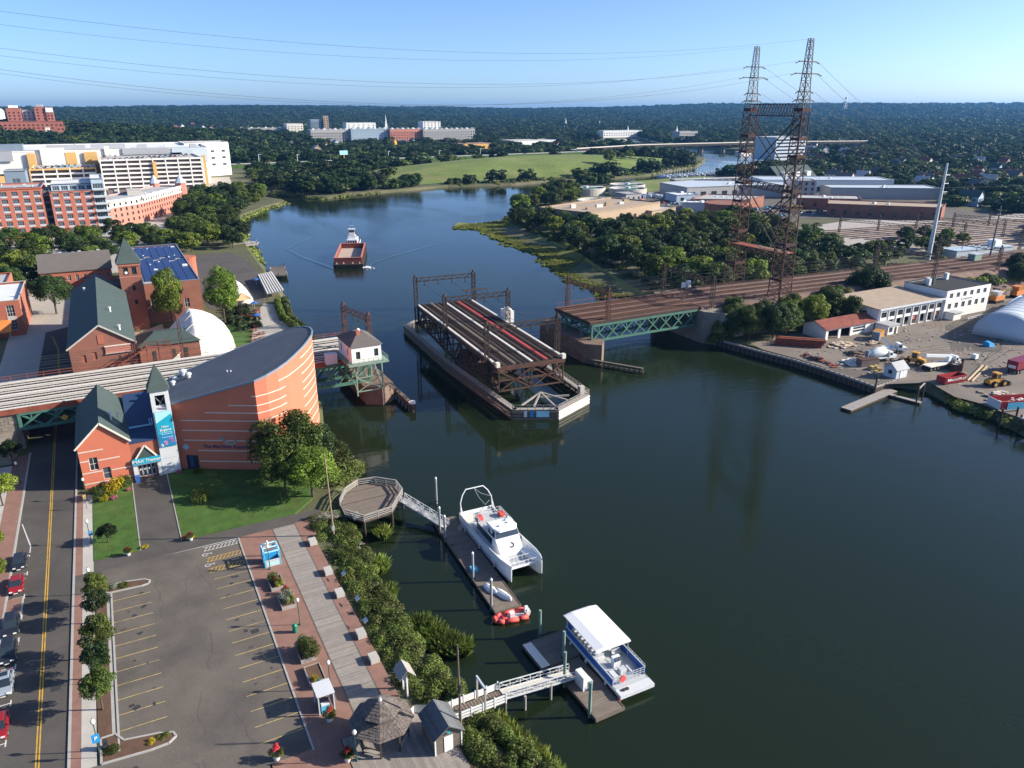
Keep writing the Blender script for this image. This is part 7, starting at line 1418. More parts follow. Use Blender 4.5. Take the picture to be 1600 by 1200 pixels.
# far apartments and halls across the river
far = [('grey row of town houses far left of the river',340,425,2000,2030,24,'grey_wall',10),('tall cream apartment house at the end of the grey town houses',430,470,1985,2020,34,'cream_wall',5),('long grey apartment row in the middle distance',381,459,1552,1576,29,'grey_wall',14),('pale blue apartment row in the middle distance',460,537,1544,1568,30,'pale_blue_wall',14),('brown and white apartment row in the middle distance',538,606,1534,1556,29,'pale_brick',12),('green-grey apartment row at the right of the middle distance',607,725,1526,1550,28,'grey_wall',20),
  ('white hall behind the apartment rows',520,590,1780,1810,38,'white_wall',6),('white flat building behind the right apartments',700,745,1760,1790,40,'white_wall',5),('tan tower with a dark block beside it',500,512,1900,1915,52,'tan_wall',2),('dark glass block beside the tan tower',470,498,1905,1925,44,'blue_grey_metal',5),('long white riverside building behind the far river reach',1108,1225,1600,1625,18,'white_wall',16),('grey riverside flats right of the long white building',1120,1170,1330,1355,22,'grey_wall',8),('orange-fronted store beside the highway',560,625,1230,1265,11,'mall_orange',4),('white warehouse left of the far river reach',690,790,1300,1340,12,'white_wall',3)]
for lab, x0, x1, y0, y1, z1, wm, n in far:
 t = polyb('far_building', lab, 'building', R4(x0,x1,y0,y1), 2, z1, wm, 'roof_grey' if 'orange' not in lab else 'roof_red', {0:(n,3.4,list(np.arange(6,z1-3,5.0)),2.6)} if z1 > 12 else {0:(n,6,[4],3)}, .4, nx=1, pane=False, fm='dark_metal', trim='white_wall')
 if n >= 10 and 'riverside' not in lab:
  for i in range(n//2): x = x0+(x1-x0)*(i+.5)/(n//2); MB().add([(x-3.5,y0-.1,z1+.4),(x+3.5,y0-.1,z1+.4),(x,y0-.1,z1+3.8),(x-3.5,y0+9,z1+.4),(x+3.5,y0+9,z1+.4),(x,y0+9,z1+3.8)], [(0,1,2),(0,2,5,3),(1,4,5,2),(3,5,4)]).build('dormer', M['roof_grey' if i % 2 else 'white_wall'], t)
def steeple(x, y, z, h, lab):
 t = thing('church_steeple', lab, 'steeple', (x,y,z)); MB().box(x-3,x+3,y-3,y+3,z,z+h*.45).build('tower', M['white_wall'], t); MB().box(x-2,x+2,y-2,y+2,z+h*.45,z+h*.6).build('belfry', M['white_wall'], t); MB().lathe((x,y,z+h*.6), [(2.2,0),(.1,h*.4)], 8).build('spire', M['roof_white'], t); MB().box(x-7,x+7,y+3,y+26,z,z+h*.25).build('nave', M['white_wall'], t)
steeple(760,2200,8,46,'slim white church spire rising above the apartment rows'); steeple(1498,2400,8,32,'white church steeple above the woods right of the spire'); steeple(1575,2300,6,27,'smaller white steeple right of the middle church'); steeple(1303,1560,6,24,'domed white belfry near the far bridge'); steeple(1240,1680,6,22,'small white cupola among the roofs left of the belfry')
t = thing('radio_tower', 'faint radio tower on the ridge at the right', 'mast', (3830,3130,80)); 
for dx, dy in ((-8,-8),(8,-8),(8,8),(-8,8)): MB().beam((3830+dx,3130+dy,70),(3830+dx*.4,3130+dy*.4,128),1.2,1.2).build('leg', M['galvanised'], t)
MB().lathe((3830,3130,126), [(7,0),(7,8),(3,10)], 10).build('head', M['galvanised'], t)
for z in (84,98,112): MB().box(3824,3836,3124,3136,z,z+1.2).build('brace', M['galvanised'], t)
# highway and far bridge
struct('highway', MB().add([(20,958,5.2),(720,976,8),(720,994,8),(20,976,5.2)], [(0,1,2,3)]), M['pale_concrete']); struct('highway_verge', MB().prism([(20,950),(720,968),(720,1003),(20,985)], 1.5, lambda x, y: 4.8+2.8*(x-20)/700), M['lawn'])
for i in range(16):
 x = 60+i*40+(i*13) % 17; y = 958+18*(x-20)/700+6+((i*5) % 10); m = cc[i % 5]; minicar(x, y, 5.25+2.8*(x-20)/700, .03, m, f'{cn[m]} car on the highway beyond the river bend', 'cars on the highway')
for i, (x, h, m) in enumerate(((170,12,'galvanised'),(215,11,'galvanised'),(255,10,'steel_green'),(330,12,'galvanised'),(400,11,'galvanised'),(460,12,'galvanised'))):
 t = thing('highway_lamp', f'tall lamp post beside the highway, number {i+1} from the left', 'lamp post', (x,950,4)); MB().tube((x,952,3),(x,952,5+h),.35,6).build('pole', M[m], t); MB().box(x-.3,x+3,951.7,952.3,5+h-.4,5+h).build('lamp_arm', M[m], t)
 t['label'] = ('lamp post at the left end of the highway','second lamp post along the highway','green lamp post along the highway','fourth lamp post along the highway','fifth lamp post along the highway','lamp post at the right end of the highway')[i]
t = thing('fuel_sign', 'green and white station sign beside the highway', 'sign', (272,951,5)); MB().box(267,277,950.8,951.2,14,19).build('sign_board', M['sign_cyan'], t); MB().tube((272,951,4),(272,951,14),.6,6).build('pole', M['machine_yellow'], t)
t = thing('sand_silo', 'yellow silo between the highway and the apartment rows', 'silo', (420,1180,2)); MB().lathe((420,1180,2), [(4,0),(4,16),(2,20)], 12).build('tank', M['machine_yellow'], t)
t = thing('far_bridge', 'low concrete highway bridge over the far river', 'bridge', (900,1000,10)); MB().add([(640,992,9.5),(760,996,12.5),(1020,990,12.5),(1250,960,11),(1250,982,11),(1020,1012,12.5),(760,1018,12.5),(640,1014,9.5)], [(0,1,6,7),(1,2,5,6),(2,3,4,5)]).build('deck', M['pale_concrete'], t)
for (xa,ya,za),(xb,yb,zb_) in (((640,992,9.3),(760,996,12.3)),((760,996,12.3),(1020,990,12.3)),((1020,990,12.3),(1250,960,10.8))): MB().beam((xa,ya,za),(xb,yb,zb_),.9,3.4).build('girder', M['steel_brown'], t); MB().beam((xa,ya,za+2.2),(xb,yb,zb_+2.2),.5,1.8).build('barrier', M['cream_wall'], t)
for i, x in enumerate(range(700,1230,48)):
 for y in (1000,1008): MB().box(x-1.6,x+1.6,y-1.6-max(0,(x-1020)*.13),y+1.6-max(0,(x-1020)*.13),-1,11).build('pier', M['stone_grey'], t)
for i in range(9): m = cc[i % 5]; minicar(770+i*27, 1004, 12.55, 0, m, f'{cn[m]} car crossing the far highway bridge', 'cars on the far bridge')
t = polyb('office_slab', 'pale blue-grey office slab with strip windows behind the pylons', 'building', R4(806,862,760,800), 2, 31, 'tent_blue', 'roof_grey', {0:(1,54,[5,9.5,14,18.5,23,27],2.0)}, .6, nx=8, pane=False, fm='blue_grey_metal')
# ---------------------------------------------------------------- trees and plants of the banks
tree(22.6,129,6.6,12.6,'big leafy tree at the corner of the theatre, taller of the two',None,'near',0,2.1,'riverside_tree',.4); tree(24.2,119.6,4.6,9.5,'big fresh green tree beside the octagonal deck',None,'near',2,2.1,'riverside_tree',.6); tree(27.4,131.5,4.4,9.4,'dark tree between the taller riverside tree and the water',None,'near',3,1.8,'riverside_tree',.3); tree(20.2,123,4.2,9,'smaller tree on the lawn side of the riverside pair',None,'near',0,2.2,'riverside_tree',.5)
for x, y, r, h, v, l in ((29.5,124.5,3.2,3.8,3,'olive bush hanging over the water behind the octagonal deck'),(33.2,127,2.8,3.2,3,'olive bush nearest the water below the theatre'),(31.5,131.5,3,4,0,'green bush at the foot of the theatre drum'),(33.3,137.5,1.9,3.2,2,'dark bush against the river side of the theatre')): bush(x,y,r,h,l,None,'bush',v,1.0,'riverside_bush')
def mass(name, spots, material, n_per=220, leaf=.28, up=.3, drop=.0):      # a thicket: one object, leaves spread through many mounds
 P_, N_ = [], []
 for x, y, z, r, h in spots:
  n = max(30, int(n_per*r*max(h,r*.6))); d = RNG.normal(size=(n,3)); d /= np.linalg.norm(d,axis=1,keepdims=True); d[:,2] = np.abs(d[:,2])*np.where(RNG.random(n) < .85,1,-.2)
  k = .6+.45*RNG.random(n)**.5; P_.append(np.array([x,y,z])+d*k[:,None]*np.array([r,r,h])); N_.append(d+RNG.normal(size=(n,3))*.5+np.array([0,0,up]))
 o = bpy.data.objects.new(name, leaf_mesh(name, np.concatenate(P_), np.concatenate(N_), leaf, material)); COL.objects.link(o); return tag(o, kind='stuff')
def reeds(name, spots, material, dens=26, hgt=1.8, lean=.35, wdt=.13):     # upright blades
 vs_, k = [], 0
 for x, y, z, r in spots:
  n = int(dens*r*r*3.1)+8; a = RNG.random(n)*2*pi; rr = r*np.sqrt(RNG.random(n)); h = hgt*(.6+.6*RNG.random(n))*(1-.35*(rr/r)**2); b = RNG.random(n)*2*pi
  px = x+rr*np.cos(a); py = y+rr*np.sin(a); lx = lean*(np.cos(b)*.6+np.cos(a)*rr/r); ly = lean*(np.sin(b)*.6+np.sin(a)*rr/r); wx = np.cos(b+1.5)*wdt; wy = np.sin(b+1.5)*wdt
  z0 = np.full(n, z); vs_.append(np.stack([np.stack([px-wx,py-wy,z0],1), np.stack([px+wx,py+wy,z0],1), np.stack([px+lx*h*.5+wx,py+ly*h*.5+wy,z0+h*.7],1), np.stack([px+lx*h*1.1,py+ly*h*1.1,z0+h],1)],1))
 v = np.concatenate(vs_).reshape(-1,3); n = len(v)//4; me = bpy.data.meshes.new(name); me.vertices.add(4*n); me.vertices.foreach_set('co', v.astype(np.float32).ravel()); me.loops.add(4*n); me.loops.foreach_set('vertex_index', np.arange(4*n,dtype=np.int32)); me.polygons.add(n); me.polygons.foreach_set('loop_start', np.arange(0,4*n,4,dtype=np.int32)); me.materials.append(material); me.update(); me.validate()
 o = bpy.data.objects.new(name, me); COL.objects.link(o); return o
def shore_x(y): return float(np.interp(y, [p[1] for p in W_SHORE[1:20]], [p[0] for p in W_SHORE[1:20]]))
sp, sp2, sp3 = [], [], []
for y in np.arange(45, 113, .85):
 if 60 < y < 63.2: continue
 xs = shore_x(y); xa = 21.9 if y > 64 else 24.9
 for _ in range(3):
  x = random.uniform(xa, xs-.3); (sp if random.random() < .75 else sp2).append((x, y+random.uniform(-.5,.5), 1.7, random.uniform(.8,1.5), random.uniform(.7,1.5)*(1.25 if y < 58 else 1)))
mass('riverbank_shrubs', sp, M['leaf_bank'], 300, .2); mass('riverbank_scrub', sp2, M['leaf_olive'], 330, .2)
for i in range(110): y = random.uniform(66,112); sp3.append((shore_x(y)+random.uniform(-1.2,.5), y, -.2, random.uniform(.25,.55)))
rk = MB()
for x, y, z, r in sp3: rk.add([(x-r,y-r*.8,z),(x+r,y-r,z),(x+r*.8,y+r,z),(x-r,y+r*.7,z),(x-r*.5,y-r*.4,z+r),(x+r*.6,y-r*.5,z+r*.9),(x+r*.4,y+r*.6,z+r*1.1),(x-r*.6,y+r*.3,z+r*.8)], [(4,5,6,7),(0,1,5,4),(1,2,6,5),(2,3,7,6),(3,0,4,7)])
tag(rk.build('shore_rocks', M['river_rock']), kind='stuff')
for spots, lab in (([(27.6,95.8,0,1.7)],'round clump of tall reeds standing in the water off the boardwalk'),([(31.8,104.2,0,.9)],'small tuft of reeds alone in the water near the gangway'),([(28.4,79.6,0,1.5),(29.2,77.6,0,1.5),(29.6,75.2,0,1.6),(30.6,73.6,0,1.4),(31.6,72.8,0,1.0)],'drooping reed bed reaching into the water beside the stone seats'),([(27.3,66.0,0,.9)],'small reed tuft by the white ramp'),([(26.9,88.5,0,1.0)],'low reed tuft at the foot of the bank shrubs')):
 tag(reeds('reed_clump', spots, M['leaf_bank'], 110, 2.0, .5, .045), lab, 'reeds')
tag(reeds('bank_reeds', [(shore_x(y)-.5,y,.2,1.1) for y in np.arange(46,60,.9)]+[(32.5,127.8,0,1.4),(35,129.4,0,1.2),(31.2,126,0,1.2)], M['leaf_bank'], 80, 1.9, .45, .05), kind='stuff')
# terrace hedge and garden
mass('hedge_foliage', [(float(np.interp(y,[200,214,229,244,262,276],[43.6,47,48.2,47.2,49.4,52]))-1.6,y,2,1.3,1.9) for y in np.arange(206,268,1.5)], M['leaf_fresh'], 120, .45)
mass('bank_shrubbery', [(float(np.interp(y,[200,214,229,244,262,276],[43.6,47,48.2,47.2,49.4,52]))+.9,y,1.2,1.5,2.0) for y in np.arange(206,272,1.8)], M['leaf_olive'], 110, .5)
mass('garden_shrubbery', [(random.uniform(29.5,38),random.uniform(236,266),2,random.uniform(.8,1.6),random.uniform(.8,1.8)) for _ in range(46)], M['leaf_dark'], 90, .5)
mass('garden_flowers', [(random.uniform(33,38),random.uniform(250,268),2,random.uniform(.5,1.0),.7) for _ in range(16)], M['leaf_maroon'], 90, .4)
# groves of single trees
def grove(poly, spacing, r0, r1, h0, h1, label, group, lod='mid', avoid=(), seed=1, v=None):
 rr = random.Random(seed); xs = [p[0] for p in poly]; ys = [p[1] for p in poly]; pts = []; tries = int((max(xs)-min(xs))*(max(ys)-min(ys))/spacing**2*9)
 for _ in range(tries):
  x, y = rr.uniform(min(xs),max(xs)), rr.uniform(min(ys),max(ys))
  if not pip(x,y,poly) or any((x-a)**2+(y-b)**2 < spacing**2 for a, b in pts) or any(a <= x <= b and c <= y <= d for a, b, c, d in avoid): continue
  pts.append((x,y))
 for x, y in pts:
  k = rr.random(); tree(x, y, r0+(r1-r0)*k, h0+(h1-h0)*(.6*k+.4*rr.random()), label, group, lod, v, clear=.6)
 return len(pts)
nt_ = 0
nt_ += grove([(29,383),(58,388),(64,440),(70,500),(88,552),(108,586),(100,640),(62,640),(50,560),(40,500),(30,440)], 10.2, 4.6,7,8,13,'leafy tree of the riverside grove below the white parking decks','riverside grove', seed=3)
nt_ += grove([(-62,378),(-4,372),(2,395),(24,398),(26,430),(0,455),(-62,452)], 10.5, 4.2,6.4,7,12,'leafy tree in front of the large orange brick apartments','trees by the apartments', seed=4, avoid=((-27,2,328,360),))
nt_ += grove([(-60,290),(-34,322),(-28,352),(-30,372),(-62,372)], 7.5, 3.4,5,7,11,'leafy tree between the brown-roofed wing and the left frame edge','trees left of the mill wing', seed=5)
nt_ += grove([(128,665),(140,622),(152,608),(186,622),(212,630),(218,668),(180,690),(140,690)], 12.0, 5,7.5,9,16,'dark dense tree on the point across the river bend','trees on the river point', v=1, seed=6)
nt_ += grove([(176,204),(300,203),(306,240),(318,290),(330,335),(302,348),(246,346),(234,372),(238,420),(258,455),(250,460),(226,422),(212,378),(203,330),(190,268)], 10.8, 4.8,7.4,8,14,'dense tree of the wood between the marsh and the railway','wood beside the marsh', seed=7)
nt_ += grove([(262,462),(300,520),(340,560),(352,545),(312,480),(276,450)], 9.0, 4,6,7,12,'tree of the clump on the bank by the round tanks','trees by the round tanks', seed=8)
nt_ += grove([(157,160),(166,150),(186,153),(203,150),(206,163),(160,166)], 5.2, 3.2,4.8,8,12.5,'dense tree at the foot of the embankment beside the red-roofed garage','trees by the red-roofed garage', 'near', seed=9)
for x, y, r, h, l in ((229,167,6.6,14,'large dark tree behind the tan-roofed works building'),(215,166,4.0,9,'tree leaning over the tan roof beside the large dark one'),(206.5,164,3.6,8.5,'tree at the near corner of the tan-roofed works building'),(318,166,5.4,11,'dense tree below the embankment at the right frame edge'),(309,160,4.5,9,'second dense tree below the embankment at the right edge'),(327,158,5,11,'third dense tree close to the right frame edge'),(292,162,3.4,6,'low scrubby tree behind the orange machines'),(281,163,3,5,'scrubby bush behind the orange machines')): tree(x,y,r,h,l,None,'near',3 if r > 4 else 0,clear=.5)
nt_ += grove([(330,206),(352,214),(390,232),(372,258),(335,232)], 9, 3,4.5,5,9,'low tree between the rail yard and the main line','trees by the rail yard', seed=10)
nt_ += grove([(400,196),(640,200),(640,240),(470,238)], 12, 5,8,10,16,'tall dense tree at the far right beyond the rail yard','trees beyond the rail yard', seed=11)
mass('abutment_vines', [(random.uniform(152,160),random.uniform(157.5,161.5),random.uniform(1,6.5),random.uniform(.9,1.8),random.uniform(1,2)) for _ in range(44)], M['leaf'], 110, .34)
mass('track_weeds', [(random.uniform(160,330),random.choice([RY0-3-random.random()*4,RY1+3+random.random()*6]),3.5+random.random()*3,random.uniform(.8,2),random.uniform(.8,1.8)) for _ in range(190)], M['leaf_fresh'], 40, .6)
# bushes along the meadow's shore, on the point and round the marsh
def along(poly, i0, i1, step, off): 
 out = []
 for a, b in zip(poly[i0:i1], poly[i0+1:i1+1]):
  L = hypot(b[0]-a[0],b[1]-a[1]); u = ((b[0]-a[0])/L,(b[1]-a[1])/L)
  for k in range(int(L/step)): f = k*step; out.append((a[0]+u[0]*f-u[1]*off+random.uniform(-2,2), a[1]+u[1]*f+u[0]*off+random.uniform(-2,2)))
 return out
iw = W_SHORE.index((186,616)); ie = W_SHORE.index((700,780))
mass('meadow_bank_shrubbery', [(x,y,.6,random.uniform(1.6,4),random.uniform(1.2,4.2)) for x, y in along(W_SHORE,iw+2,ie,3.4,6)], M['leaf_olive'], 14, 1.1)
mass('meadow_edge_scrub', [(x,y,1,random.uniform(1.5,3.5),random.uniform(1.5,4)) for x, y in along(W_SHORE,iw+2,ie,6,13)], M['leaf'], 14, 1.1)
mass('point_scrub', [(x,y,.2,random.uniform(1.5,3.5),random.uniform(.8,2)) for x, y in along(W_SHORE,W_SHORE.index((122,584)),iw+1,2.6,3)], M['leaf_olive'], 16, 1.0)
for i, (x,y,r,h,l) in enumerate([(502,712,7.5,17,'tall dark tree alone on the right shoulder of the grassy hill'),(588,760,8,16,'broad tree on the right tip of the grassy hill'),(560,752,6,11,'lower tree beside the broad one on the grassy hill tip'),(537,738,5.5,10,'round tree halfway along the right tip of the grassy hill'),(612,772,5.5,10,'last tree on the right tip of the grassy hill')]): tree(x,y,r,h,l,None,'mid',i)
mg = [(x,y,.1,random.uniform(1.2,2.4)) for x in np.arange(162,238,3.0) for y in np.arange(213,440,3.0) if pip(x,y,MARSH)]
tag(reeds('marsh_grass', mg, M['reed'], 6.0, .8, .5, .3), kind='stuff'); tag(reeds('marsh_grass', [m for i, m in enumerate(mg) if i % 3 == 0]+[(x+random.uniform(-2,2),y+random.uniform(-2,2),-.05,random.uniform(.6,1.6)) for x, y in along(E_SHORE,E_SHORE.index((163,226)),E_SHORE.index((252,466)),2.2,.5)], M['leaf_bank'], 6.0, .9, .5, .3), kind='stuff')
iE = E_SHORE.index((163,226))
mass('east_bank_scrub', [(x,y,.8,random.uniform(.8,1.6),random.uniform(.8,1.6)) for x, y in along(E_SHORE,3,9,1.3,-1.5) if y < 100], M['leaf_olive'], 60, .45)
mass('east_bank_shrubbery', [(170+random.uniform(-1.5,1.5),random.uniform(88,99),.4,random.uniform(.9,1.6),random.uniform(.9,1.5)) for _ in range(16)], M['leaf_fresh'], 70, .45)
# the wooded town beyond: one mass of instanced crowns
def forest():
 pts, sc, rot = [], [], []; R = 560.; rr = random.Random(5)
 while R < 7600:
  s = 12.5+R*.0042; n = int(2*.72*R/s)
  for i in range(n):
   a = radians(28.1)+(-.72+1.44*(i+rr.random())/n); r = R+rr.uniform(-.5,.5)*s; pts.append((r*sin(a), r*cos(a))); sc.append((s*.6)*rr.uniform(.6,1.4)); rot.append(rr.uniform(0,6.28))
  R += s*.92
 A = np.array(pts); S = np.array(sc); Ro = np.array(rot); d = sdist(A, RIVER); keep = d > 9
 for i in range(len(A)):
  if not keep[i]: continue
  x, y = A[i]
  if y < 1800 and (pip(x,y,RIVER) or any(pip(x,y,e) for e in EXC)): keep[i] = False
  elif any(abs(x-cx) < hx+3 and abs(y-cy) < hy+3 for cx, cy, hx, hy in FOOT): keep[i] = False
  else:
   for cx, cy, hx, hy in FOOT:
    Rb = hypot(cx,cy); al = ((cx-x)*cx+(cy-y)*cy)/Rb; la = abs((x-cx)*cy-(y-cy)*cx)/Rb
    if 0 < al < (46+hy if Rb < 1250 else 170 if hx > 18 else 60) and la < max(hx,hy)*.95+2: keep[i] = False; break
 A, S, Ro = A[keep], S[keep], Ro[keep]; z = land_z(A[:,0], A[:,1])
 me = bpy.data.meshes.new('forest'); me.from_pydata([(x,y,zz-.5) for (x,y), zz in zip(A,z)], [], [])
 at = me.attributes.new('size','FLOAT','POINT'); at.data.foreach_set('value', S.astype(np.float32)); at = me.attributes.new('turn','FLOAT','POINT'); at.data.foreach_set('value', Ro.astype(np.float32)); at = me.attributes.new('pick','INT','POINT'); at.data.foreach_set('value', RNG.integers(0,4,len(S)).astype(np.int32))
 o = bpy.data.objects.new('forest', me); COL.objects.link(o); tag(o, kind='stuff')
 ng = bpy.data.node_groups.new('scatter_crowns','GeometryNodeTree'); ng.interface.new_socket('Geometry',in_out='INPUT',socket_type='NodeSocketGeometry'); ng.interface.new_socket('Geometry',in_out='OUTPUT',socket_type='NodeSocketGeometry')
 N = ng.nodes; Lk = ng.links.new; gi = N.new('NodeGroupInput'); go = N.new('NodeGroupOutput'); ip = N.new('GeometryNodeInstanceOnPoints'); jn = N.new('GeometryNodeJoinGeometry')
 for src in FAR_SRC[::-1]:
  oi = N.new('GeometryNodeObjectInfo'); oi.inputs['Object'].default_value = src; oi.inputs['As Instance'].default_value = True; oi.transform_space = 'ORIGINAL'; Lk(oi.outputs['Geometry'], jn.inputs[0])
 def attr(nm, ty): a = N.new('GeometryNodeInputNamedAttribute'); a.data_type = ty; a.inputs['Name'].default_value = nm; return a.outputs['Attribute']
 cr = N.new('ShaderNodeCombineXYZ'); Lk(attr('turn','FLOAT'), cr.inputs['Z']); cs = N.new('ShaderNodeCombineXYZ'); sz = attr('size','FLOAT'); Lk(sz, cs.inputs['X']); Lk(sz, cs.inputs['Y']); mz = N.new('ShaderNodeMath'); mz.operation = 'MULTIPLY'; mz.inputs[1].default_value = .62; Lk(sz, mz.inputs[0]); Lk(mz.outputs[0], cs.inputs['Z'])
 Lk(gi.outputs[0], ip.inputs['Points']); Lk(jn.outputs[0], ip.inputs['Instance']); ip.inputs['Pick Instance'].default_value = True; Lk(attr('pick','INT'), ip.inputs['Instance Index']); Lk(cr.outputs[0], ip.inputs['Rotation']); Lk(cs.outputs[0], ip.inputs['Scale']); Lk(ip.outputs[0], go.inputs[0])
 md = o.modifiers.new('scatter','NODES'); md.node_group = ng; return len(S)
FAR_SRC = []
for i, (x,y) in enumerate(((226,690),(238,700),(216,702),(248,712))):      # three trees that also serve as the pattern for the woods behind
 t = tree(x, y, 6, 11, ('pale-topped','dark-topped','broad-topped','low')[i]+' tree behind the dark point across the river bend', None, 'far', i); FAR_SRC.append(t.children[1] if t.children[1].name.startswith('crown') else t.children[0])

mass('river_bank_grass', [(x,y,.3,random.uniform(1.4,3),random.uniform(.7,1.6)) for o_ in (1.5,4.5,7) for x, y in along(W_SHORE,W_SHORE.index((60,350)),W_SHORE.index((122,584)),2.6,o_)], M['reed'], 14, .8)
FOOT.append((935,1330,90,10)); FOOT.append((1010,1440,90,10)); FOOT.append((900,990,220,8))

mass('wood_undergrowth', [(x+random.uniform(-1,4),y+random.uniform(-3,3),.8,random.uniform(1.6,3.2),random.uniform(1.4,3.2)) for a, b in zip([(178,206),(190,268),(203,330),(212,378),(226,422)],[(190,268),(203,330),(212,378),(226,422),(250,460)]) for k in range(15) for x, y in [(a[0]+(b[0]-a[0])*k/15,a[1]+(b[1]-a[1])*k/15)]]+[(random.uniform(176,300),random.uniform(192,203),3,random.uniform(1.5,2.6),random.uniform(1.2,2.4)) for _ in range(60)], M['leaf'], 26, .75)
def small_print(t, x0, x1, y, z, h, m, w=True):      # lettering too small or blurred to read
 mb = MB(); x = x0; rr = random.Random(int(x0*7))
 while x < x1: k = rr.uniform(.5,.9)*h; mb.box(x,x+k*.35,y-.01,y,z,z+h); mb.box(x+k*.35,x+k,y-.01,y,z+rr.choice([0,.4])*h,z+h*rr.choice([.3,1,.65])); x += k+.25*h
 mb.build('lettering', M[m], t, w)
# ---------------------------------------------------------------- the works yard on the east bank
struct('works_yard', MB().sheet([(161.5,111.5),(161.4,127),(160.6,136),(158.6,146),(160,152),(180,153),(203,150),(206,158),(236,158),(262,157),(300,156),(330,148),(330,120),(240,60),(185,40),(170,76),(172,92),(171,97),(175,106)], G+.03), M['yard_dirt'])
struct('yard_road', MB().sheet([(205,120),(228,137),(262,146),(330,150),(330,142),(268,136),(240,126),(216,112)], G+.036), M['lot_asphalt'])
struct('yard_verge', MB().sheet([(240,112),(262,124),(330,128),(330,112),(262,98)], G+.034), M['meadow'])
t = thing('quay_wall', 'dark timber quay wall along the works yard', 'wall', (160,130,0)); QW = [(154.4,160),(156.8,146),(159.2,135.5),(160.2,127),(160.5,118),(160.6,110.6),(168.6,111)]
for a, b in zip(QW,QW[1:]):
 L = hypot(b[0]-a[0],b[1]-a[1]); n = int(L/1.6)+1
 MB().beam((*a,1.9),(*b,1.9),.5,.5).build('cap_beam', M['grey_wood'], t); MB().beam((*a,.9),(*b,.9),.3,2.0).build('sheet_piling', M['dark_wood'], t)
 for k in range(n): f = k/n; MB().tube((a[0]+(b[0]-a[0])*f,a[1]+(b[1]-a[1])*f,-1),(a[0]+(b[0]-a[0])*f,a[1]+(b[1]-a[1])*f,2.3),.2,6).build('pile', M['old_wood'], t)
struct('quay_apron', MB().sheet([(161,111.5),(168.5,112),(168,120),(164.5,126),(161,127)], G+.05), M['lot_asphalt'])
# white works building
bays = [(1.2+3.85*i, 3.9+3.85*i, 2.1, 5.0) for i in range(8)]; ups = [(1.0+3.85*i, 3.8+3.85*i, 5.9, 7.6) for i in range(8)]
t = thing('works_building', 'long white works building with open bays and a tan gravel roof', 'building', (219,150,2)); x0, x1, y0, y1 = 203.6, 235, 143.2, 160; mb = MB()
wall(mb,(x0,y0),(x1,y0),1.9,8.7,bays+ups,.5); wall(mb,(x1,y0),(x1,y1),1.9,8.7); wall(mb,(x1,y1),(x0,y1),1.9,8.7); wall(mb,(x0,y1),(x0,y0),1.9,8.7,[(3,4.5,3,5),(11,12.5,3,5),(11,12.5,6,7.5),(3,4.5,6,7.5)]); mb.build('wall', M['white_wall'], t)
MB().add([(x0-.6,y0-.7,8.7),(x1,y0-.7,8.7),(x1,y1+.4,9.3),(x0-.6,y1+.4,9.3),(x0-.6,y0-.7,9.0),(x1,y0-.7,9.0),(x1,y1+.4,9.6),(x0-.6,y1+.4,9.6)], [(4,5,6,7),(3,2,1,0),(0,1,5,4),(1,2,6,5),(2,3,7,6),(3,0,4,7)]).build('roof', M['roof_gravel'], t); MB().box(x0-.65,x1,y0-.82,y0-.7,8.55,9.15).build('fascia', M['galvanised'], t)
windows(t,(x0,y0),(x1,y0),ups,3,2,'dark_metal',d=.2); windows(t,(x0,y1),(x0,y0),[(3,4.5,3,5),(11,12.5,3,5),(11,12.5,6,7.5),(3,4.5,6,7.5)],2,2,'white_paint')
for i, b in enumerate(bays):
 MB().box(x0+b[0],x0+b[1],y0+4,y0+4.1,2,5).build('bay_back', M['rubble_dark'], t); MB().box(x0+b[0]-.65,x0+b[0]-.35,y0-.25,y0-.01,2,8.5).build('pilaster', M['white_wall'], t)
 if i in (4,7): MB().box(x0+b[0],x0+b[1],y0+.42,y0+.5,3.4,5.0).build('roller_door', M['pale_brick'], t)
MB().box(202.6,207.2,138.6,143.1,2,4.8).build('porch', M['white_wall'], t); MB().box(202.2,207.6,138.2,143.15,4.8,5.1).build('porch_roof', M['roof_grey'], t); MB().box(203.2,204.6,138.52,138.58,2.9,4.3).build('porch_window', M['glass'], t); MB().box(205.6,206.5,138.52,138.58,2.1,4.2).build('porch_door', M['dark_metal'], t)
f2 = [(1.6+3.6*i, 3.4+3.6*i, 8.6, 10.2) for i in range(6)]+[(1.6+3.6*i, 3.4+3.6*i, 5.0, 6.8) for i in range(6)]
t = block('office_wing', 'two-storey white office wing with a black roof beside the works bays', 'building', 235.1, 258.5, 142.6, 158, 2, 11.0, 'white_wall', 'roof_black', front=f2, right=[(3,4.5,5,6.6),(9,10.5,5,6.6),(3,4.5,8.4,10),(9,10.5,8.4,10)], par=.3, rt='roof_black', nx=3, nz=3, fm='grey_wood')
MB().box(243.5,249.5,142.5,142.58,7.3,8.1).build('name_board', M['white_paint'], t); small_print(t, 243.9, 249.1, 142.47, 7.55, .36, 'steel_green')
MB().box(236,240,139.6,142.5,2,4.3).build('porch', M['white_wall'], t); MB().box(235.7,240.3,139.2,142.55,4.3,4.55).build('porch_roof', M['roof_grey'], t)
for x, y, m in ((239,152,'galvanised'),(240.4,153.4,'galvanised'),(241.2,152,'dark_metal'),(253,155,'white_paint')): MB().box(x-.6,x+.6,y-.6,y+.6,11,13.2).build('roof_vent', M[m], t)
for x in np.arange(241,258,2.2): MB().box(x-.06,x+.06,137.6,137.72,2,3.1).build('fence_post', M['white_paint'], t)
for z in (2.5,3.0): MB().box(240.5,257,137.62,137.7,z,z+.12).build('fence_rail', M['white_paint'], t)
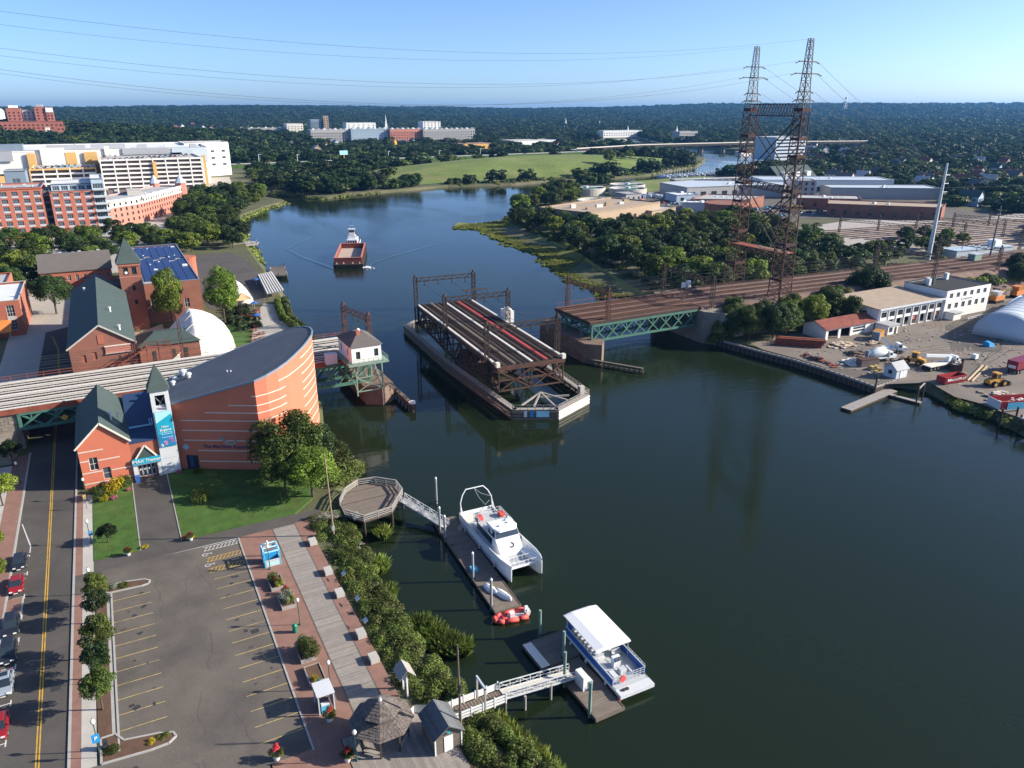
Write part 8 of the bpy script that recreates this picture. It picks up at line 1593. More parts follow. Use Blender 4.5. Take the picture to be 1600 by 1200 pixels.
# garage with a red roof
t = thing('red_roof_garage', 'low white garage with a rusty red roof at the yard corner', 'garage', (191,148,2)); x0, x1, y0, y1 = 181.5, 202.6, 143.6, 152; hs = [(1.0,5.4,2.0,4.8),(6.4,10.6,2.0,4.8),(11.8,17.2,2.0,4.9)]
mb = MB(); wall(mb,(x0,y0),(x1,y0),1.9,5.4,hs,.3); wall(mb,(x1,y0),(x1,y1),1.9,5.4); wall(mb,(x1,y1),(x0,y1),1.9,5.4); wall(mb,(x0,y1),(x0,y0),1.9,5.4)
for x in (x0,x1): mb.add([(x,y0,5.4),(x,y1,5.4),(x,(y0+y1)/2,7.0)], [(0,1,2)])
mb.build('wall', M['white_wall'], t); MB().gable(x0,x1,y0,y1,5.4,7.0,'x',.5,.15).build('roof', M['roof_red'], t)
MB().box(x0+1,x0+10.6,y0+5,y0+5.1,2,4.8).build('bay_back', M['rubble_dark'], t); dr = MB().box(x0+11.8,x0+17.2,y0+.25,y0+.3,2,4.9).build('roller_door', M['white_paint'], t)
for z in (2.9,3.8): MB().box(x0+12.1,x0+16.9,y0+.2,y0+.25,z,z+.5).build('door_window', M['glass'], dr)
t = thing('garden_shed', 'small white shed with a grey gabled roof on the quay', 'shed', (172,113,2)); mb = MB().box(169.6,173.9,111.6,115.2,1.9,4.4)
for y in (111.6,115.2): pass
for x in (169.6,173.9): mb.add([(x,111.6,4.4),(x,115.2,4.4),(x,113.4,5.8)], [(0,1,2)])
mb.build('wall', M['tent_blue'], t); MB().gable(169.6,173.9,111.6,115.2,4.4,5.9,'x',.3,.12).build('roof', M['roof_grey'], t); MB().box(169.52,169.6,112.9,113.9,3.0,4.0).build('window', M['glass'], t)
for x in (171.0,172.2): MB().box(x,x+1.1,111.5,111.59,2,4).build('door', M['white_paint'], t)
# quonset tent
t = thing('arched_tent', 'big pale blue arched storage tent at the right edge of the yard', 'tent', (245,124,2)); n = 12; ax = Vector((.965,.26)); pv = Vector((-.26,.965)); st = Vector((228.8,119.7))
rings = [[(st.x+ax.x*d+pv.x*8.2*cos(pi*(1-i/n)), st.y+ax.y*d+pv.y*8.2*cos(pi*(1-i/n)), 1.9+7.6*sin(pi*i/n)**.8) for i in range(n+1)] for d in np.linspace(0,46,12)]
MB().loft(rings).build('canvas', M['tent_blue'], t, smooth=True)
for k in range(0,12): MB().path([(x,y,z+.03) for x, y, z in rings[k]], .07, 4).build('rib', M['steel_blue_roof'], t)
t = thing('blue_pipes', 'bright blue pipes lying beside the arched tent', 'pipe stack', (237,111,2))
for i in range(3): MB().tube((231+i*.5,112.6-i*.7,2.35),(244+i*.5,114.6-i*.9,2.35),.35,8).build('pipe', M['tarp_cyan'], t)
# machines
def wheels(t, spots, r, w, hub='machine_yellow'):
 for x, y in spots: o = MB().tube((x,y-w/2,r),(x,y+w/2,r),r,16).build('wheel', M['rubber'], t, False); MB().tube((x,y-w/2-.02,r),(x,y+w/2+.02,r),r*.5,10).build('hub', M[hub], o, False)
def loader(x, y, rz, lab):
 t = thing('wheel_loader', lab, 'loader', (x,y,G+.04), rz); wheels(t, [(-1.6,-1.1),(-1.6,1.1),(1.4,-1.1),(1.4,1.1)], .8, .6)
 MB().loft([[(-2.9,-.8,.9),(-2.9,.8,.9),(-2.9,.75,1.7),(-2.9,-.75,1.7)],[(-1,-.85,.8),(-1,.85,.8),(-1,.8,2.1),(-1,-.8,2.1)]]).build('engine_cover', M['machine_yellow'], t, False); MB().box(-1,.2,-.8,.8,.8,1.9).build('chassis', M['machine_yellow'], t, False)
 cab = MB().box(-.9,.4,-.7,.7,1.9,3.2).build('cab_glass', M['glass'], t, False); MB().box(-1.05,.55,-.85,.85,3.2,3.4).build('cab_roof', M['machine_yellow'], cab, False)
 for sx in (-.9,.4):
  for sy in (-.7,.7): MB().box(sx-.07,sx+.07,sy-.07,sy+.07,1.85,3.22).build('cab_post', M['machine_yellow'], cab, False)
 MB().box(.2,2.0,-.5,.5,.8,1.4).build('front_frame', M['machine_yellow'], t, False)
 for s in (-.5,.5): MB().beam((1.0,s,1.6),(3.0,s,.7),.2,.35).build('lift_arm', M['machine_yellow'], t, False)
 MB().loft([[(2.8,-1.4,.2),(3.8,-1.4,.1),(3.5,-1.4,.9),(2.9,-1.4,1.2)],[(2.8,1.4,.2),(3.8,1.4,.1),(3.5,1.4,.9),(2.9,1.4,1.2)]]).build('bucket', M['dark_metal'], t, False); MB().tube((-2.2,.4,2.0),(-2.2,.4,2.7),.08).build('exhaust', M['dark_metal'], t, False)
loader(187.2,97,-.15,'yellow wheel loader parked near the red skip'); loader(184.6,117.4,1.9,'yellow wheel loader half hidden behind the crane truck')
def lorry(x, y, rz, lab, cabm, L=8.5, name='truck'):
 t = thing(name, lab, 'truck', (x,y,G+.04), rz); MB().box(-L/2,L/2,-.5,.5,.75,1.1).build('chassis', M['dark_metal'], t, False); wheels(t, [(L/2-1.2,-1.0),(L/2-1.2,1.0),(-L/2+1,-1.0),(-L/2+1,1.0),(-L/2+2.3,-1.0),(-L/2+2.3,1.0)], .52, .4, 'rim')
 cab = MB().loft([[(L/2-2.2,-1.15,1.0),(L/2-2.2,1.15,1.0),(L/2-2.2,1.1,2.9),(L/2-2.2,-1.1,2.9)],[(L/2-.9,-1.15,1.0),(L/2-.9,1.15,1.0),(L/2-1.1,1.05,2.8),(L/2-1.1,-1.05,2.8)]]).build('cab', M[cabm], t, False); MB().box(L/2-.9,L/2+.5,-1.0,1.0,.9,1.75).build('bonnet', M[cabm], t, False)
 MB().add([(L/2-.88,-1.0,1.9),(L/2-.88,1.0,1.9),(L/2-1.05,.95,2.65),(L/2-1.05,-.95,2.65)], [(0,1,2,3)]).build('windscreen', M['glass'], cab, False)
 for s in (-1,1): MB().box(L/2-2.0,L/2-1.2,s*1.14-.02,s*1.14+.02,1.8,2.5).build('side_window', M['glass'], cab, False); MB().box(L/2+.45,L/2+.52,s*.75-.15,s*.75+.15,1.1,1.3).build('headlight', M['light_lens'], t, False)
 return t
t = lorry(178.4,123,-.12,'white concrete mixer truck on the quay','truck_white',8.8,'mixer_truck'); d_ = MB()
rg = [(-4.2,.55,2.3),(-3.2,1.05,2.6),(-1.2,1.3,2.9),(.6,1.25,2.85),(1.8,.7,2.6)]; MB().loft([[(x,r*cos(2*pi*k/14),zc+r*sin(2*pi*k/14)) for k in range(14)] for x, r, zc in rg]).build('drum', M['truck_white'], t, False, smooth=True); MB().box(-4.9,-4.0,-.5,.5,1.0,3.6).build('hopper', M['blue_grey_metal'], t, False); MB().box(-3.4,2,-1.1,1.1,1.1,1.35).build('frame', M['galvanised'], t, False)
t = lorry(188.8,111.9,-.05,'white crane truck with a long flat trailer bed','truck_white',11,'crane_truck'); MB().box(-6.4,1.2,-1.25,1.25,1.15,1.4).build('flatbed', M['cream_wall'], t, False); MB().beam((1.8,0,2.9),(-6.2,.9,3.9),.6,.7).build('crane_boom', M['truck_white'], t, False); MB().box(1.2,2.4,-.6,.6,1.2,3.0).build('crane_base', M['truck_white'], t, False); wheels(t, [(-5.9,-1.0),(-5.9,1.0)], .52, .4, 'rim')
t = lorry(188.4,126.6,-.5,'small white truck with a raised boom behind the mixer','truck_white',6.4,'boom_truck'); MB().beam((0,0,1.6),(-3.4,0,4.4),.6,.6).build('boom', M['truck_white'], t, False); MB().box(-2.8,.6,-1.1,1.1,1.1,1.7).build('body', M['truck_white'], t, False)
t = lorry(204.5,100.5,.05,'dark red tipper truck at the right edge of the yard','truck_maroon',10,'tipper_truck'); MB().loft([[(-5.2,-1.3,1.3),(-5.2,1.3,1.3),(-5.4,1.35,3.6),(-5.4,-1.35,3.6)],[(2.4,-1.3,1.3),(2.4,1.3,1.3),(2.4,1.35,3.6),(2.4,-1.35,3.6)]]).build('tipper_body', M['truck_maroon'], t, False); MB().box(-5.3,-5.22,-.9,.9,1.6,2.4).build('tailgate_plate', M['galvanised'], t, False)
def skip(x, y, rz, lab, L, W, m, fill, words=None):
 t = thing('skip', lab, 'skip', (x,y,G+.05), rz); b = MB()
 for a in ((-L/2,L/2,-W/2,-W/2+.12),(-L/2,L/2,W/2-.12,W/2),(-L/2,-L/2+.12,-W/2+.12,W/2-.12),(L/2-.12,L/2,-W/2+.12,W/2-.12)): b.box(a[0],a[1],a[2],a[3],.2,1.9)
 b.build('body', M[m], t, False); MB().box(-L/2+.12,L/2-.12,-W/2+.12,W/2-.12,.2,.4).build('floor', M['rust_red'], t, False)
 for k in range(int(L/.7)): MB().box(-L/2+.3+k*.7,-L/2+.42+k*.7,-W/2-.07,-W/2,.2,1.8).build('side_rib', M[m], t, False)
 for k in range(fill): MB().rbox((random.uniform(-L*.4,L*.4),random.uniform(-W*.3,W*.3),.4+random.random()*1.3),(random.uniform(.3,1.0),random.uniform(.3,.8),.3),random.random()*3).build('rubble_lump', M['rubble_white' if k % 2 else 'rubble_pale'], t, False)
 if words: small_print(t, -2.9, 2.9, -W/2-.1, .85, .62, 'white_paint', False)
 return t
skip(180,103.8,-.12,'red open skip with white lettering at the water side of the yard',7.2,2.6,'dumpster_red',0,True); skip(191.4,109.6,.5,'brown skip heaped with white rubble beside the crane truck',7,2.6,'steel_rust',26)
t = skip(178.8,86.6,-.35,'red barge-like container with a blue tarpaulin side at the right edge',13,4,'dumpster_red',30); MB().box(-4.8,5.8,-2.14,-2.06,-.4,1.6).build('tarpaulin', M['kiosk_blue'], t, False); MB().box(-6.62,-6.5,-2,2,-.2,1.9).build('end_panel', M['tower_panel'], t, False)
def rubble(name, lab, cat, x, y, n, sx, sy, mats, s0=.3, s1=1.0, hmax=1.0, flat=.4):
 t = thing(name, lab, cat, (x,y,G+.03)); 
 for k in range(n):
  px, py = random.gauss(0,sx*.4), random.gauss(0,sy*.4); h = max(0,1-hypot(px/sx,py/sy))*hmax
  MB().rbox((px,py,h*random.random()),(random.uniform(s0,s1),random.uniform(s0,s1),random.uniform(.15,flat)),random.random()*3).build('slab', M[random.choice(mats)], t, False)
rubble('concrete_rubble','heap of white broken concrete on the quay beside the mixer truck','rubble',170.5,125.5,42,3.6,2.8,['rubble_white'],.4,1.1,1.3); rubble('rubble_heap','heap of tan broken slabs in front of the red-roofed garage','rubble',181.5,137.5,44,5,3.4,['rubble_pale','lumber'],.6,1.8,1.2,.25); rubble('timber_offcuts','scattered boards and slabs by the yellow container','timber',191.5,134.8,24,4,2.4,['rubble_pale','lumber','rubble_dark'],.5,1.9,.7,.2)
rubble('dark_heap','dark heap of soil and scrap in the middle of the yard','heap',178,130.5,30,3.4,2.4,['rubble_dark'],.6,1.4,1.4); rubble('scrap_heap','rusty scrap piled along the quay edge','scrap',164.8,132,34,1.6,5.5,['rubble_dark','rust_red'],.4,1.5,.9); rubble('quay_stones','grey and yellow blocks stacked beside the shed','blocks',171.6,119.4,14,2.4,1.6,['stone_grey','pale_yellow_paint'],.7,1.4,1.0,.6); rubble('bank_slabs','grey slabs tumbled on the bank below the loader','rubble',180,92.5,30,4.5,3,['rubble_pale','stone_grey'],.5,1.8,.8)
rubble('tent_debris','line of scrap and pallets in front of the arched tent','scrap',226,106.5,30,7.5,2.2,['rubble_pale','rubble_dark','lumber'],.4,1.6,.7); rubble('far_heap','low pile of grey stone behind the red tipper truck','heap',214,104.4,18,3.4,1.6,['stone_grey','rubble_dark'],.6,1.6,1.0)
t = thing('container_stack', 'dark steel container beside the concrete rubble', 'container', (172.6,122.3,2)); MB().rbox((172.6,122.3,2.03),(5.4,2.3,1.9),-.25).build('body', M['rubble_dark'], t); MB().rbox((172.6,122.3,3.93),(5.5,2.4,.12),-.25).build('lid', M['steel_rust'], t)
t = thing('steel_beams', 'stack of long rust-red steel beams at the quay corner', 'beam stack', (168,142,2))
for i in range(4):
 for j in range(3-i//2): a = Vector((165.2+i*1.1+.4*j,147.4+i*1.05-.3*j)); b = a+Vector((9.2,-8.6)); z = 2.1+.75*j; [MB().beam((a.x,a.y,z+k),(b.x,b.y,z+k),.7,.1).build('flange', M['rust_red'], t) for k in (0,.6)]; MB().beam((a.x,a.y,z+.3),(b.x,b.y,z+.3),.12,.5).build('web', M['rust_red'], t)
t = thing('yellow_container', 'yellow site container in front of the works building', 'container', (196.8,137.6,2)); MB().rbox((196.8,137.6,2.4),(3.8,2.4,2.2),.35).build('body', M['machine_yellow'], t); MB().rbox((194.8,136.6,2.03),(1.0,2,2.6),.35).build('door_end', M['blue_grey_metal'], t)
for i in range(4): MB().rbox((195.6+i*.85,137.15+i*.31,2.4),(.1,2.5,2.25),.35).build('rib', M['machine_orange'], t)
t = thing('tarp_load', 'pile under a bright blue tarpaulin in the middle of the yard', 'covered pile', (219,117.6,2)); MB().loft([[(217.4,116.6,2),(219.6,116.2,2),(220,118.6,2),(217.8,118.9,2)],[(217.6,116.9,3.2),(219.3,116.6,3.0),(219.6,118.3,3.3),(218,118.5,3.4)]]).build('tarpaulin', M['tarp_blue'], t); MB().beam((220,117.6,2.3),(223.5,116.8,2.3),.5,.3).build('drawbar', M['rubble_dark'], t)
t = thing('small_generator', 'small white generator box standing alone on the dirt', 'generator', (203,112,2)); MB().box(202.3,203.7,111.4,112.6,2.3,3.5).build('case', M['truck_white'], t); MB().box(202.2,203.8,111.3,112.7,2.03,2.3).build('skid', M['dark_metal'], t)
for i, (x,y,m,l) in enumerate([(266,149.5,'machine_orange','orange tracked machine with a hopper behind the office wing'),(273,147.6,'machine_orange','orange screening machine next to the tracked one'),(288,149,'machine_orange','large orange crusher at the right edge of the yard'),(279,150.5,'rubble_dark','dark steel hopper between the orange machines')]):
 t = thing('site_machine', l, 'machine', (x,y,2)); MB().box(x-2.6,x+2.6,y-1.2,y+1.2,3.0,4.6).build('body', M[m], t); MB().beam((x-3.2,y,3.6),(x+3.6,y+.4,5.8+.3*(i % 2)),1.2,.5).build('conveyor', M['machine_yellow' if i != 3 else 'steel_rust'], t); MB().loft([[(x-1.6,y-1,4.6),(x+.4,y-1,4.6),(x+.4,y+1,4.6),(x-1.6,y+1,4.6)],[(x-2.4,y-1.5,6.2),(x+1,y-1.5,6.2),(x+1,y+1.5,6.2),(x-2.4,y+1.5,6.2)]]).build('hopper', M['galvanised' if i == 1 else m], t)
 for s in (-1,1): MB().box(x-2.4,x+2.4,y+s*1.0-.3,y+s*1.0+.3,2.05,3.0).build('track', M['rubber'], t)
t = thing('laid_up_boat', 'white motor boat laid up on the verge at the right edge', 'boat', (266,137,2)); MB().loft([[(x,y-wd_,zt),(x,y-wd_*.8,2.5),(x,y+wd_*.8,2.5),(x,y+wd_,zt)] for x, y, wd_, zt in ((252,132.5,.3,5),(256,133.8,2.2,4.8),(266,137,2.4,4.6),(276,140,2.2,4.6))]).build('hull', M['boat_white'], t); MB().loft([[(x,y-1.6,4.6),(x,y+1.6,4.6),(x,y+1.3,6.2),(x,y-1.3,6.2)] for x, y in ((258,134.4),(273,139))]).build('cabin', M['boat_white'], t)
for i in range(5): MB().rbox((260+i*2.6,133.4+i*.82,5.2),(1.2,.08,.6),.3).build('window', M['glass'], t)
# L-shaped float and piles
t = thing('yard_float', 'weathered L-shaped timber float below the quay', 'dock', (155,107,0)); 
def slantdeck(a, b, w, n):
 a = Vector(a); b = Vector(b); u = (b-a).normalized(); MB().beam((a.x,a.y,.2),(b.x,b.y,.2),w,.5).build('float', M['dark_wood'], t)
 for k in range(n): c = a.lerp(b,(k+.5)/n); v = Vector((-u.y,u.x))*w/2; MB().beam((c.x-v.x,c.y-v.y,.52),(c.x+v.x,c.y+v.y,.52),(b-a).length/n*.88,.1).build('plank', M['grey_wood'], t)
slantdeck((145,106.2),(166,109.6),2.6,42); slantdeck((162.6,107.6),(164.2,100.6),1.2,16)
for x, y, h in ((163.6,101.4,4.6),(160.2,110.2,5.2),(168.8,103.4,4.2)): MB().tube((x,y,-2),(x,y,h),.2,7).build('pile', M['dark_wood'], t)
MB().beam((163.6,101.4,3.8),(168.8,103.4,3.8),.25,.25).build('cross_beam', M['grey_wood'], t)
t = thing('steel_jetty_frame', 'dark steel jetty frame standing in the water at the right edge', 'jetty', (170,82,0))
for x, y in ((167.5,84),(167.5,80),(171.5,83),(171.5,79)): MB().tube((x,y,-2),(x,y,4.2),.22,7).build('pile', M['steel_brown'], t)
for z in (1.2,3.4): MB().beam((167.5,84,z),(171.5,83,z),.2,.2).build('brace', M['steel_brown'], t); MB().beam((167.5,80,z),(171.5,79,z),.2,.2).build('brace', M['steel_brown'], t); MB().beam((167.5,84,z),(167.5,80,z),.2,.2).build('brace', M['steel_brown'], t)
MB().box(167,176,76,80.5,3.4,3.7).build('platform', M['grey_wood'], t)
for x0_, x1_ in ((190,196),(189,199)): pass
t = thing('long_timbers', 'long pale timbers laid on the ground behind the red skip', 'timber', (190,103,2)); MB().beam((184.4,102.2,2.2),(199.5,107.6,2.2),.35,.3).build('timber', M['lumber'], t); MB().beam((184.8,101.4,2.2),(199.8,106.6,2.2),.3,.3).build('timber', M['lumber'], t)
t = thing('signal_hut', 'pale green equipment hut on the embankment near the right edge', 'hut', (313,181.5,7.8)); MB().box(310.6,315.2,180,183,7.4,10.4).build('wall', M['pale_green_steel'], t); MB().box(310.4,315.4,179.8,183.2,10.4,10.65).build('roof', M['steel_blue_roof'], t)
for x, y, l in ((168,189.5,'white relay cabinet beside the track left of the pylons'),(166.2,189.8,'smaller white relay cabinet beside the track left of the pylons')): t = thing('relay_cabinet', l, 'cabinet', (x,y,10.4)); MB().box(x-.7,x+.7,y-.4,y+.4,10.2,12.6 if x > 167 else 12.0).build('cabinet', M['white_paint'], t); MB().box(x-.6,x+.6,y-.42,y-.41,10.5,11.8).build('door', M['tower_panel'], t)

db = MB(); rd = random.Random(12)
for i in range(420):
 x, y = rd.uniform(163,235), rd.uniform(98,142); q = rd.uniform(.08,.4)
 if y < 112 and x < 176: continue
 db.rbox((x,y,2.03),(q*rd.uniform(.6,3),q,q*.6),rd.random()*3)
tag(db.build('yard_debris', M['rubble_pale']), kind='stuff')
for i in range(12):      # tyre ruts pressed into the dirt
 p = [(rd.uniform(176,226), rd.uniform(100,138))]; a = rd.uniform(-.5,.9)
 for k in range(9): a += rd.uniform(-.2,.2); p.append((p[-1][0]+2.2*cos(a), p[-1][1]+2.2*sin(a)))
 mb = MB()
 for o_ in (-.9,.9):
  for (x0,y0),(x1,y1) in zip(p,p[1:]): mb.add([(x0,y0+o_-.2,2.042),(x0,y0+o_+.2,2.042),(x1,y1+o_+.2,2.042),(x1,y1+o_-.2,2.042)], [(0,1,2,3)])
 mb.build('tyre_rut', M['ballast' if i % 2 else 'lot_asphalt'], bpy.data.objects['works_yard'])
# ---------------------------------------------------------------- treatment works, warehouses, rail yard, houses, marina
struct('works_lots', MB().sheet([(300,395),(345,346),(395,330),(455,262),(505,266),(522,335),(600,400),(575,470),(480,540),(400,560),(330,480)], G+.03), M['lot_asphalt'])
struct('works_grass', MB().sheet([(330,480),(400,560),(450,598),(540,612),(560,600),(480,545)], G+.035), M['meadow'])
t = polyb('treatment_hall', 'long tan treatment works hall with a flat roof above the wood', 'building', [(240,357),(309,381),(297,416),(228,392)], 2, 11.2, 'tan_wall', 'roof_gravel', {0:(4,3.2,[4.5],2.6)}, .6, 'tan_wall', nx=2, fm='dark_metal')
MB().prism([(240.4,356.4),(266,365.3),(266,364.9),(240.6,356.0)], 2, 4.2).build('plinth', M['pale_concrete'], t)
for k, (x,y,a) in enumerate(((252,374,3),(262,380,2.2),(272,384,2.6),(284,388,1.6),(292,394,2),(246,384,1.6))): MB().box(x-a,x+a,y-1,y+1,11.2,12.4+.5*(k % 3)).build('roof_plant', M['cream_wall' if k % 2 else 'tan_wall'], t)
t = polyb('treatment_annex', 'low tan annex with pipes right of the treatment hall', 'building', [(296,372),(322,381),(314,402),(290,394)], 2, 7.4, 'tan_wall', 'roof_grey', None, .4)
def tank(x, y, r, h, lab):
 t = thing('settling_tank', lab, 'tank', (x,y,2), 0, 'round settling tanks'); MB().lathe((x,y,1.5), [(r,0),(r,h),(r-1.2,h),(r-1.2,h-1.4)], 36).build('wall', M['pale_concrete'], t); MB().lathe((x,y,1.5), [(r-1.3,h-1.6),(r-1.4,h-1.5)], 36).build('water', M['water'], t)
 MB().box(x-r,x+r,y-.8,y+.8,h+1.5,h+1.9).build('bridge', M['galvanised'], t); MB().lathe((x,y,1.6), [(2,0),(2,h+1)], 12).build('centre_column', M['galvanised'], t); MB().lathe((x,y,h+1.5-.6), [(r*.55,0),(r*.55,.3)], 30).build('scum_ring', M['steel_green'], t)
tank(304,436,18,6.5,'large round settling tank nearest the tan hall'); tank(345,520,16,6,'round settling tank at the left bank of the river bend'); tank(372,500,15,6,'round settling tank in the middle behind the nearest'); tank(392,528,15,6,'round settling tank farthest right beside the river')
t = polyb('pump_house', 'small grey pump house between the settling tanks', 'building', R4(338,352,456,470), 2, 8, 'grey_wall', 'roof_grey', {0:(3,1.6,[4],2)}, .3, nx=1)
for i, (x,y) in enumerate(((324,424),(330,427))): t = thing('pink_tank', ('left','right')[i]+' pink storage tank of the pair behind the tan hall', 'tank', (x,y,2)); MB().lathe((x,y,2), [(2.6,0),(2.6,5.5),(1.0,6.2)], 14).build('tank', M['pale_brick'], t)
wh = [('white_warehouse','white warehouse with a pale blue metal roof and dark doors',[(392,452),(440,446),(470,430),(500,455),(440,500),(400,495)],10.5,'grey_wall','steel_blue_roof',{0:(5,5,[2.4],5)}),('low_shop','low pale workshop with a white roof left of the warehouse',[(372,440),(391,437),(394,455),(376,458)],7,'pale_blue_wall','roof_white',{0:(2,3,[3],2.4)}),
  ('long_hall','long white hall with a blue-grey roof behind the pylons',[(480,462),(570,408),(588,436),(496,494)],12,'white_wall','steel_blue_roof',{0:(8,4,[3],4)}),('brick_depot','dark red brick depot with a flat grey roof',[(352,402),(380,380),(410,392),(384,420)],9,'old_brick','roof_grey',{0:(4,2,[4],2)}),('pale_shed','pale blue shed in front of the brick depot',[(340,396),(350,385),(362,396),(352,407)],8,'tent_blue','roof_white',None),
  ('brick_workshop','long dark brick workshop beside the rail yard',[(408,336),(452,288),(474,300),(428,352)],9.5,'old_brick','roof_gravel',{0:(9,2.2,[3.4],3.2)}),('brick_store','dark brick store behind the long workshop',[(420,372),(452,346),(470,362),(438,386)],9,'old_brick','roof_grey',{0:(5,2,[4],2.4)}),('stair_tower_block','grey windowed block with an outside stair behind the pylons',[(470,418),(482,410),(492,424),(480,432)],15,'grey_wall','roof_grey',{0:(3,1.8,[4,8,12],2.2)}),
  ('white_hall','white hall with a dark end window right of the grey block',[(492,404),(560,360),(576,384),(506,426)],10,'grey_wall','steel_blue_roof',{1:(1,8,[5],3)}),('marina_shed','long low shed with a pale roof on the marina bank',[(470,560),(540,545),(546,556),(474,572)],5,'grey_wall','roof_white',{0:(10,4,[2.4],2)})]
for nm, lab, pts, z1, wm, rm, w_ in wh:
 t = polyb(nm, lab, 'building', pts, 2, z1, wm, rm, w_, .4, nx=2, fm='dark_metal', gm='glass', pane=nm != 'marina_shed'); cx = sum(p[0] for p in pts)/len(pts); cy = sum(p[1] for p in pts)/len(pts); vents(t, cx-8, cx+8, cy-8, cy+8, z1, 5)
t = thing('brick_rotunda', 'round-fronted dark brick building at the foot of the pylons', 'building', (348,364,2)); MB().lathe((348,364,2), [(13,0),(13,8),(13.3,8),(13.3,9)], 26).build('wall', M['old_brick'], t); MB().lathe((348,364,10.4), [(12.9,0),(12.9,.2)], 26).build('roof', M['roof_brown'], t); FOOT.append((348,364,13,13))
for i in range(8): a = radians(200+i*18); MB().rbox((348+13.02*cos(a),364+13.02*sin(a),5),(1.8,.15,2.2),a+pi/2).build('window', M['glass'], t)
t = thing('gable_hall', 'white hall with a big dark gambrel roof and dormers behind the pylons', 'building', (548,496,2)); MB().box(522,566,482,508,1.9,9).build('wall', M['white_wall'], t); MB().gable(522,566,482,508,9,19,'x',1.2,.6).build('roof', M['roof_slate'], t); FOOT.append((544,495,22,13))
for x in (530,544,558): MB().box(x-2.4,x+2.4,484,492,11,15).build('dormer', M['white_wall'], t)
MB().box(540,552,481.8,482,3,6.5).build('window', M['glass'], t)
t = thing('school_bus', 'yellow school bus parked by the brick workshop', 'bus', (412,366,2)); MB().rbox((412,366,2.9),(11,2.5,2.2),-.5).build('body', M['machine_yellow'], t); MB().rbox((412,366,4.0),(10.2,2.56,.7),-.5).build('window_strip', M['glass'], t)
for k in (-3.6,3.6):
 for s in (-1,1): MB().tube((412+k*cos(-.5)-s*1.25*sin(-.5)*-1,366+k*sin(-.5)+s*1.25*cos(-.5),2.5),(412+k*cos(-.5)-s*1.0*sin(-.5)*-1,366+k*sin(-.5)+s*1.0*cos(-.5),2.5),.5,10).build('wheel', M['rubber'], t)
rr = random.Random(9)
for i in range(64):
 m = cc[i % 5]
 if i < 36: x, y, l, g_ = 340+rr.random()*56, 424+rr.random()*30, f'{cn[m]} car in the crowded yard beside the pink tanks', 'cars in the yard by the pink tanks'
 else: x, y, l, g_ = 372+rr.random()*60, 346+rr.random()*40, f'{cn[m]} car on the lots before the brick workshop', 'cars before the brick workshop'
 minicar(x, y, G+.04, rr.choice([.5,2.0]), m, l, g_)
# rail yard
ry = struct('rail_yard', MB().prism([(300,262),(350,206),(420,200),(560,238),(540,282),(455,276),(400,310),(330,300)], 1.5, 3.2), M['pale_ballast'])
for i in range(15):
 a = Vector((318+i*4.2,290-i*5.6)); b = a+Vector((160+i*4,-18)); MB().beam((a.x,a.y,3.25),(b.x,b.y,3.25),2.0,.1).build('track_bed', M['ballast'], ry)
 for s in (-.8,.8): MB().beam((a.x,a.y+s,3.4),(b.x,b.y+s,3.4),.25,.16).build('rail', M['steel_rust'], ry)
for i in range(5):
 a = (352+i*24,262-i*6); t = thing('yard_gantry', ('first','second','third','fourth','fifth')[i]+' catenary gantry across the rail yard from the left', 'gantry', (*a,3.2), 0, 'yard gantries'); portal(t, (a[0],a[1]+18), (a[0]+14,a[1]-22), 3.2, 10.5, 'steel_brown', False, .8)
t = thing('blue_shed', 'long low blue-green shed between the rail yard and the main line', 'shed', (350,206,3)); MB().rbox((356,206,2.6),(36,8,3.2),-.12).build('wall', M['steel_blue_roof'], t); MB().rbox((356,206,5.8),(37,8.6,.3),-.12).build('roof', M['pale_blue_wall'], t); MB().box(366,371,204,208,6.1,8.6).build('roof_house', M['truck_white'], t)
# houses among the trees
cols = [('white_wall','white'),('cream_wall','cream'),('grey_wall','grey'),('pale_blue_wall','pale blue'),('tan_wall','tan'),('old_brick','red brick')]; rfs = ['roof_brown','roof_slate','roof_grey','roof_red']
def house(x, y, z, rz, w, l, h, wm, rm, label, group):
 t = thing('house', label, 'house', (x,y,z), rz, group); mb = MB().box(-w/2,w/2,-l/2,l/2,-1,h)
 for yy in (-l/2,l/2): mb.add([(-w/2,yy,h),(w/2,yy,h),(0,yy,h+w*.42)], [(0,1,2)])
 mb.build('wall', M[wm], t, False); r = MB().gable(-w/2,w/2,-l/2,l/2,h,h+w*.42+.1,'y',.5,.25).build('roof', M[rm], t, False); MB().box(w*.18,w*.18+.9,0,.9,h,h+w*.42+1.6).build('chimney', M['old_brick'], r, False)
 for xx in (-w*.25,w*.25):
  for zz in (1.2,3.8): MB().box(xx-.55,xx+.55,-l/2-.06,-l/2,zz,zz+1.4).build('window', M['glass'], t, False)
 for yy in (-l*.3,0,l*.3): MB().box(w/2,w/2+.06,yy-.55,yy+.55,3.6,5).build('window', M['glass'], t, False); MB().box(-w/2-.06,-w/2,yy-.55,yy+.55,3.6,5).build('window', M['glass'], t, False)
 FOOT.append((x,y,w*.6,l*.55))
rr = random.Random(21)
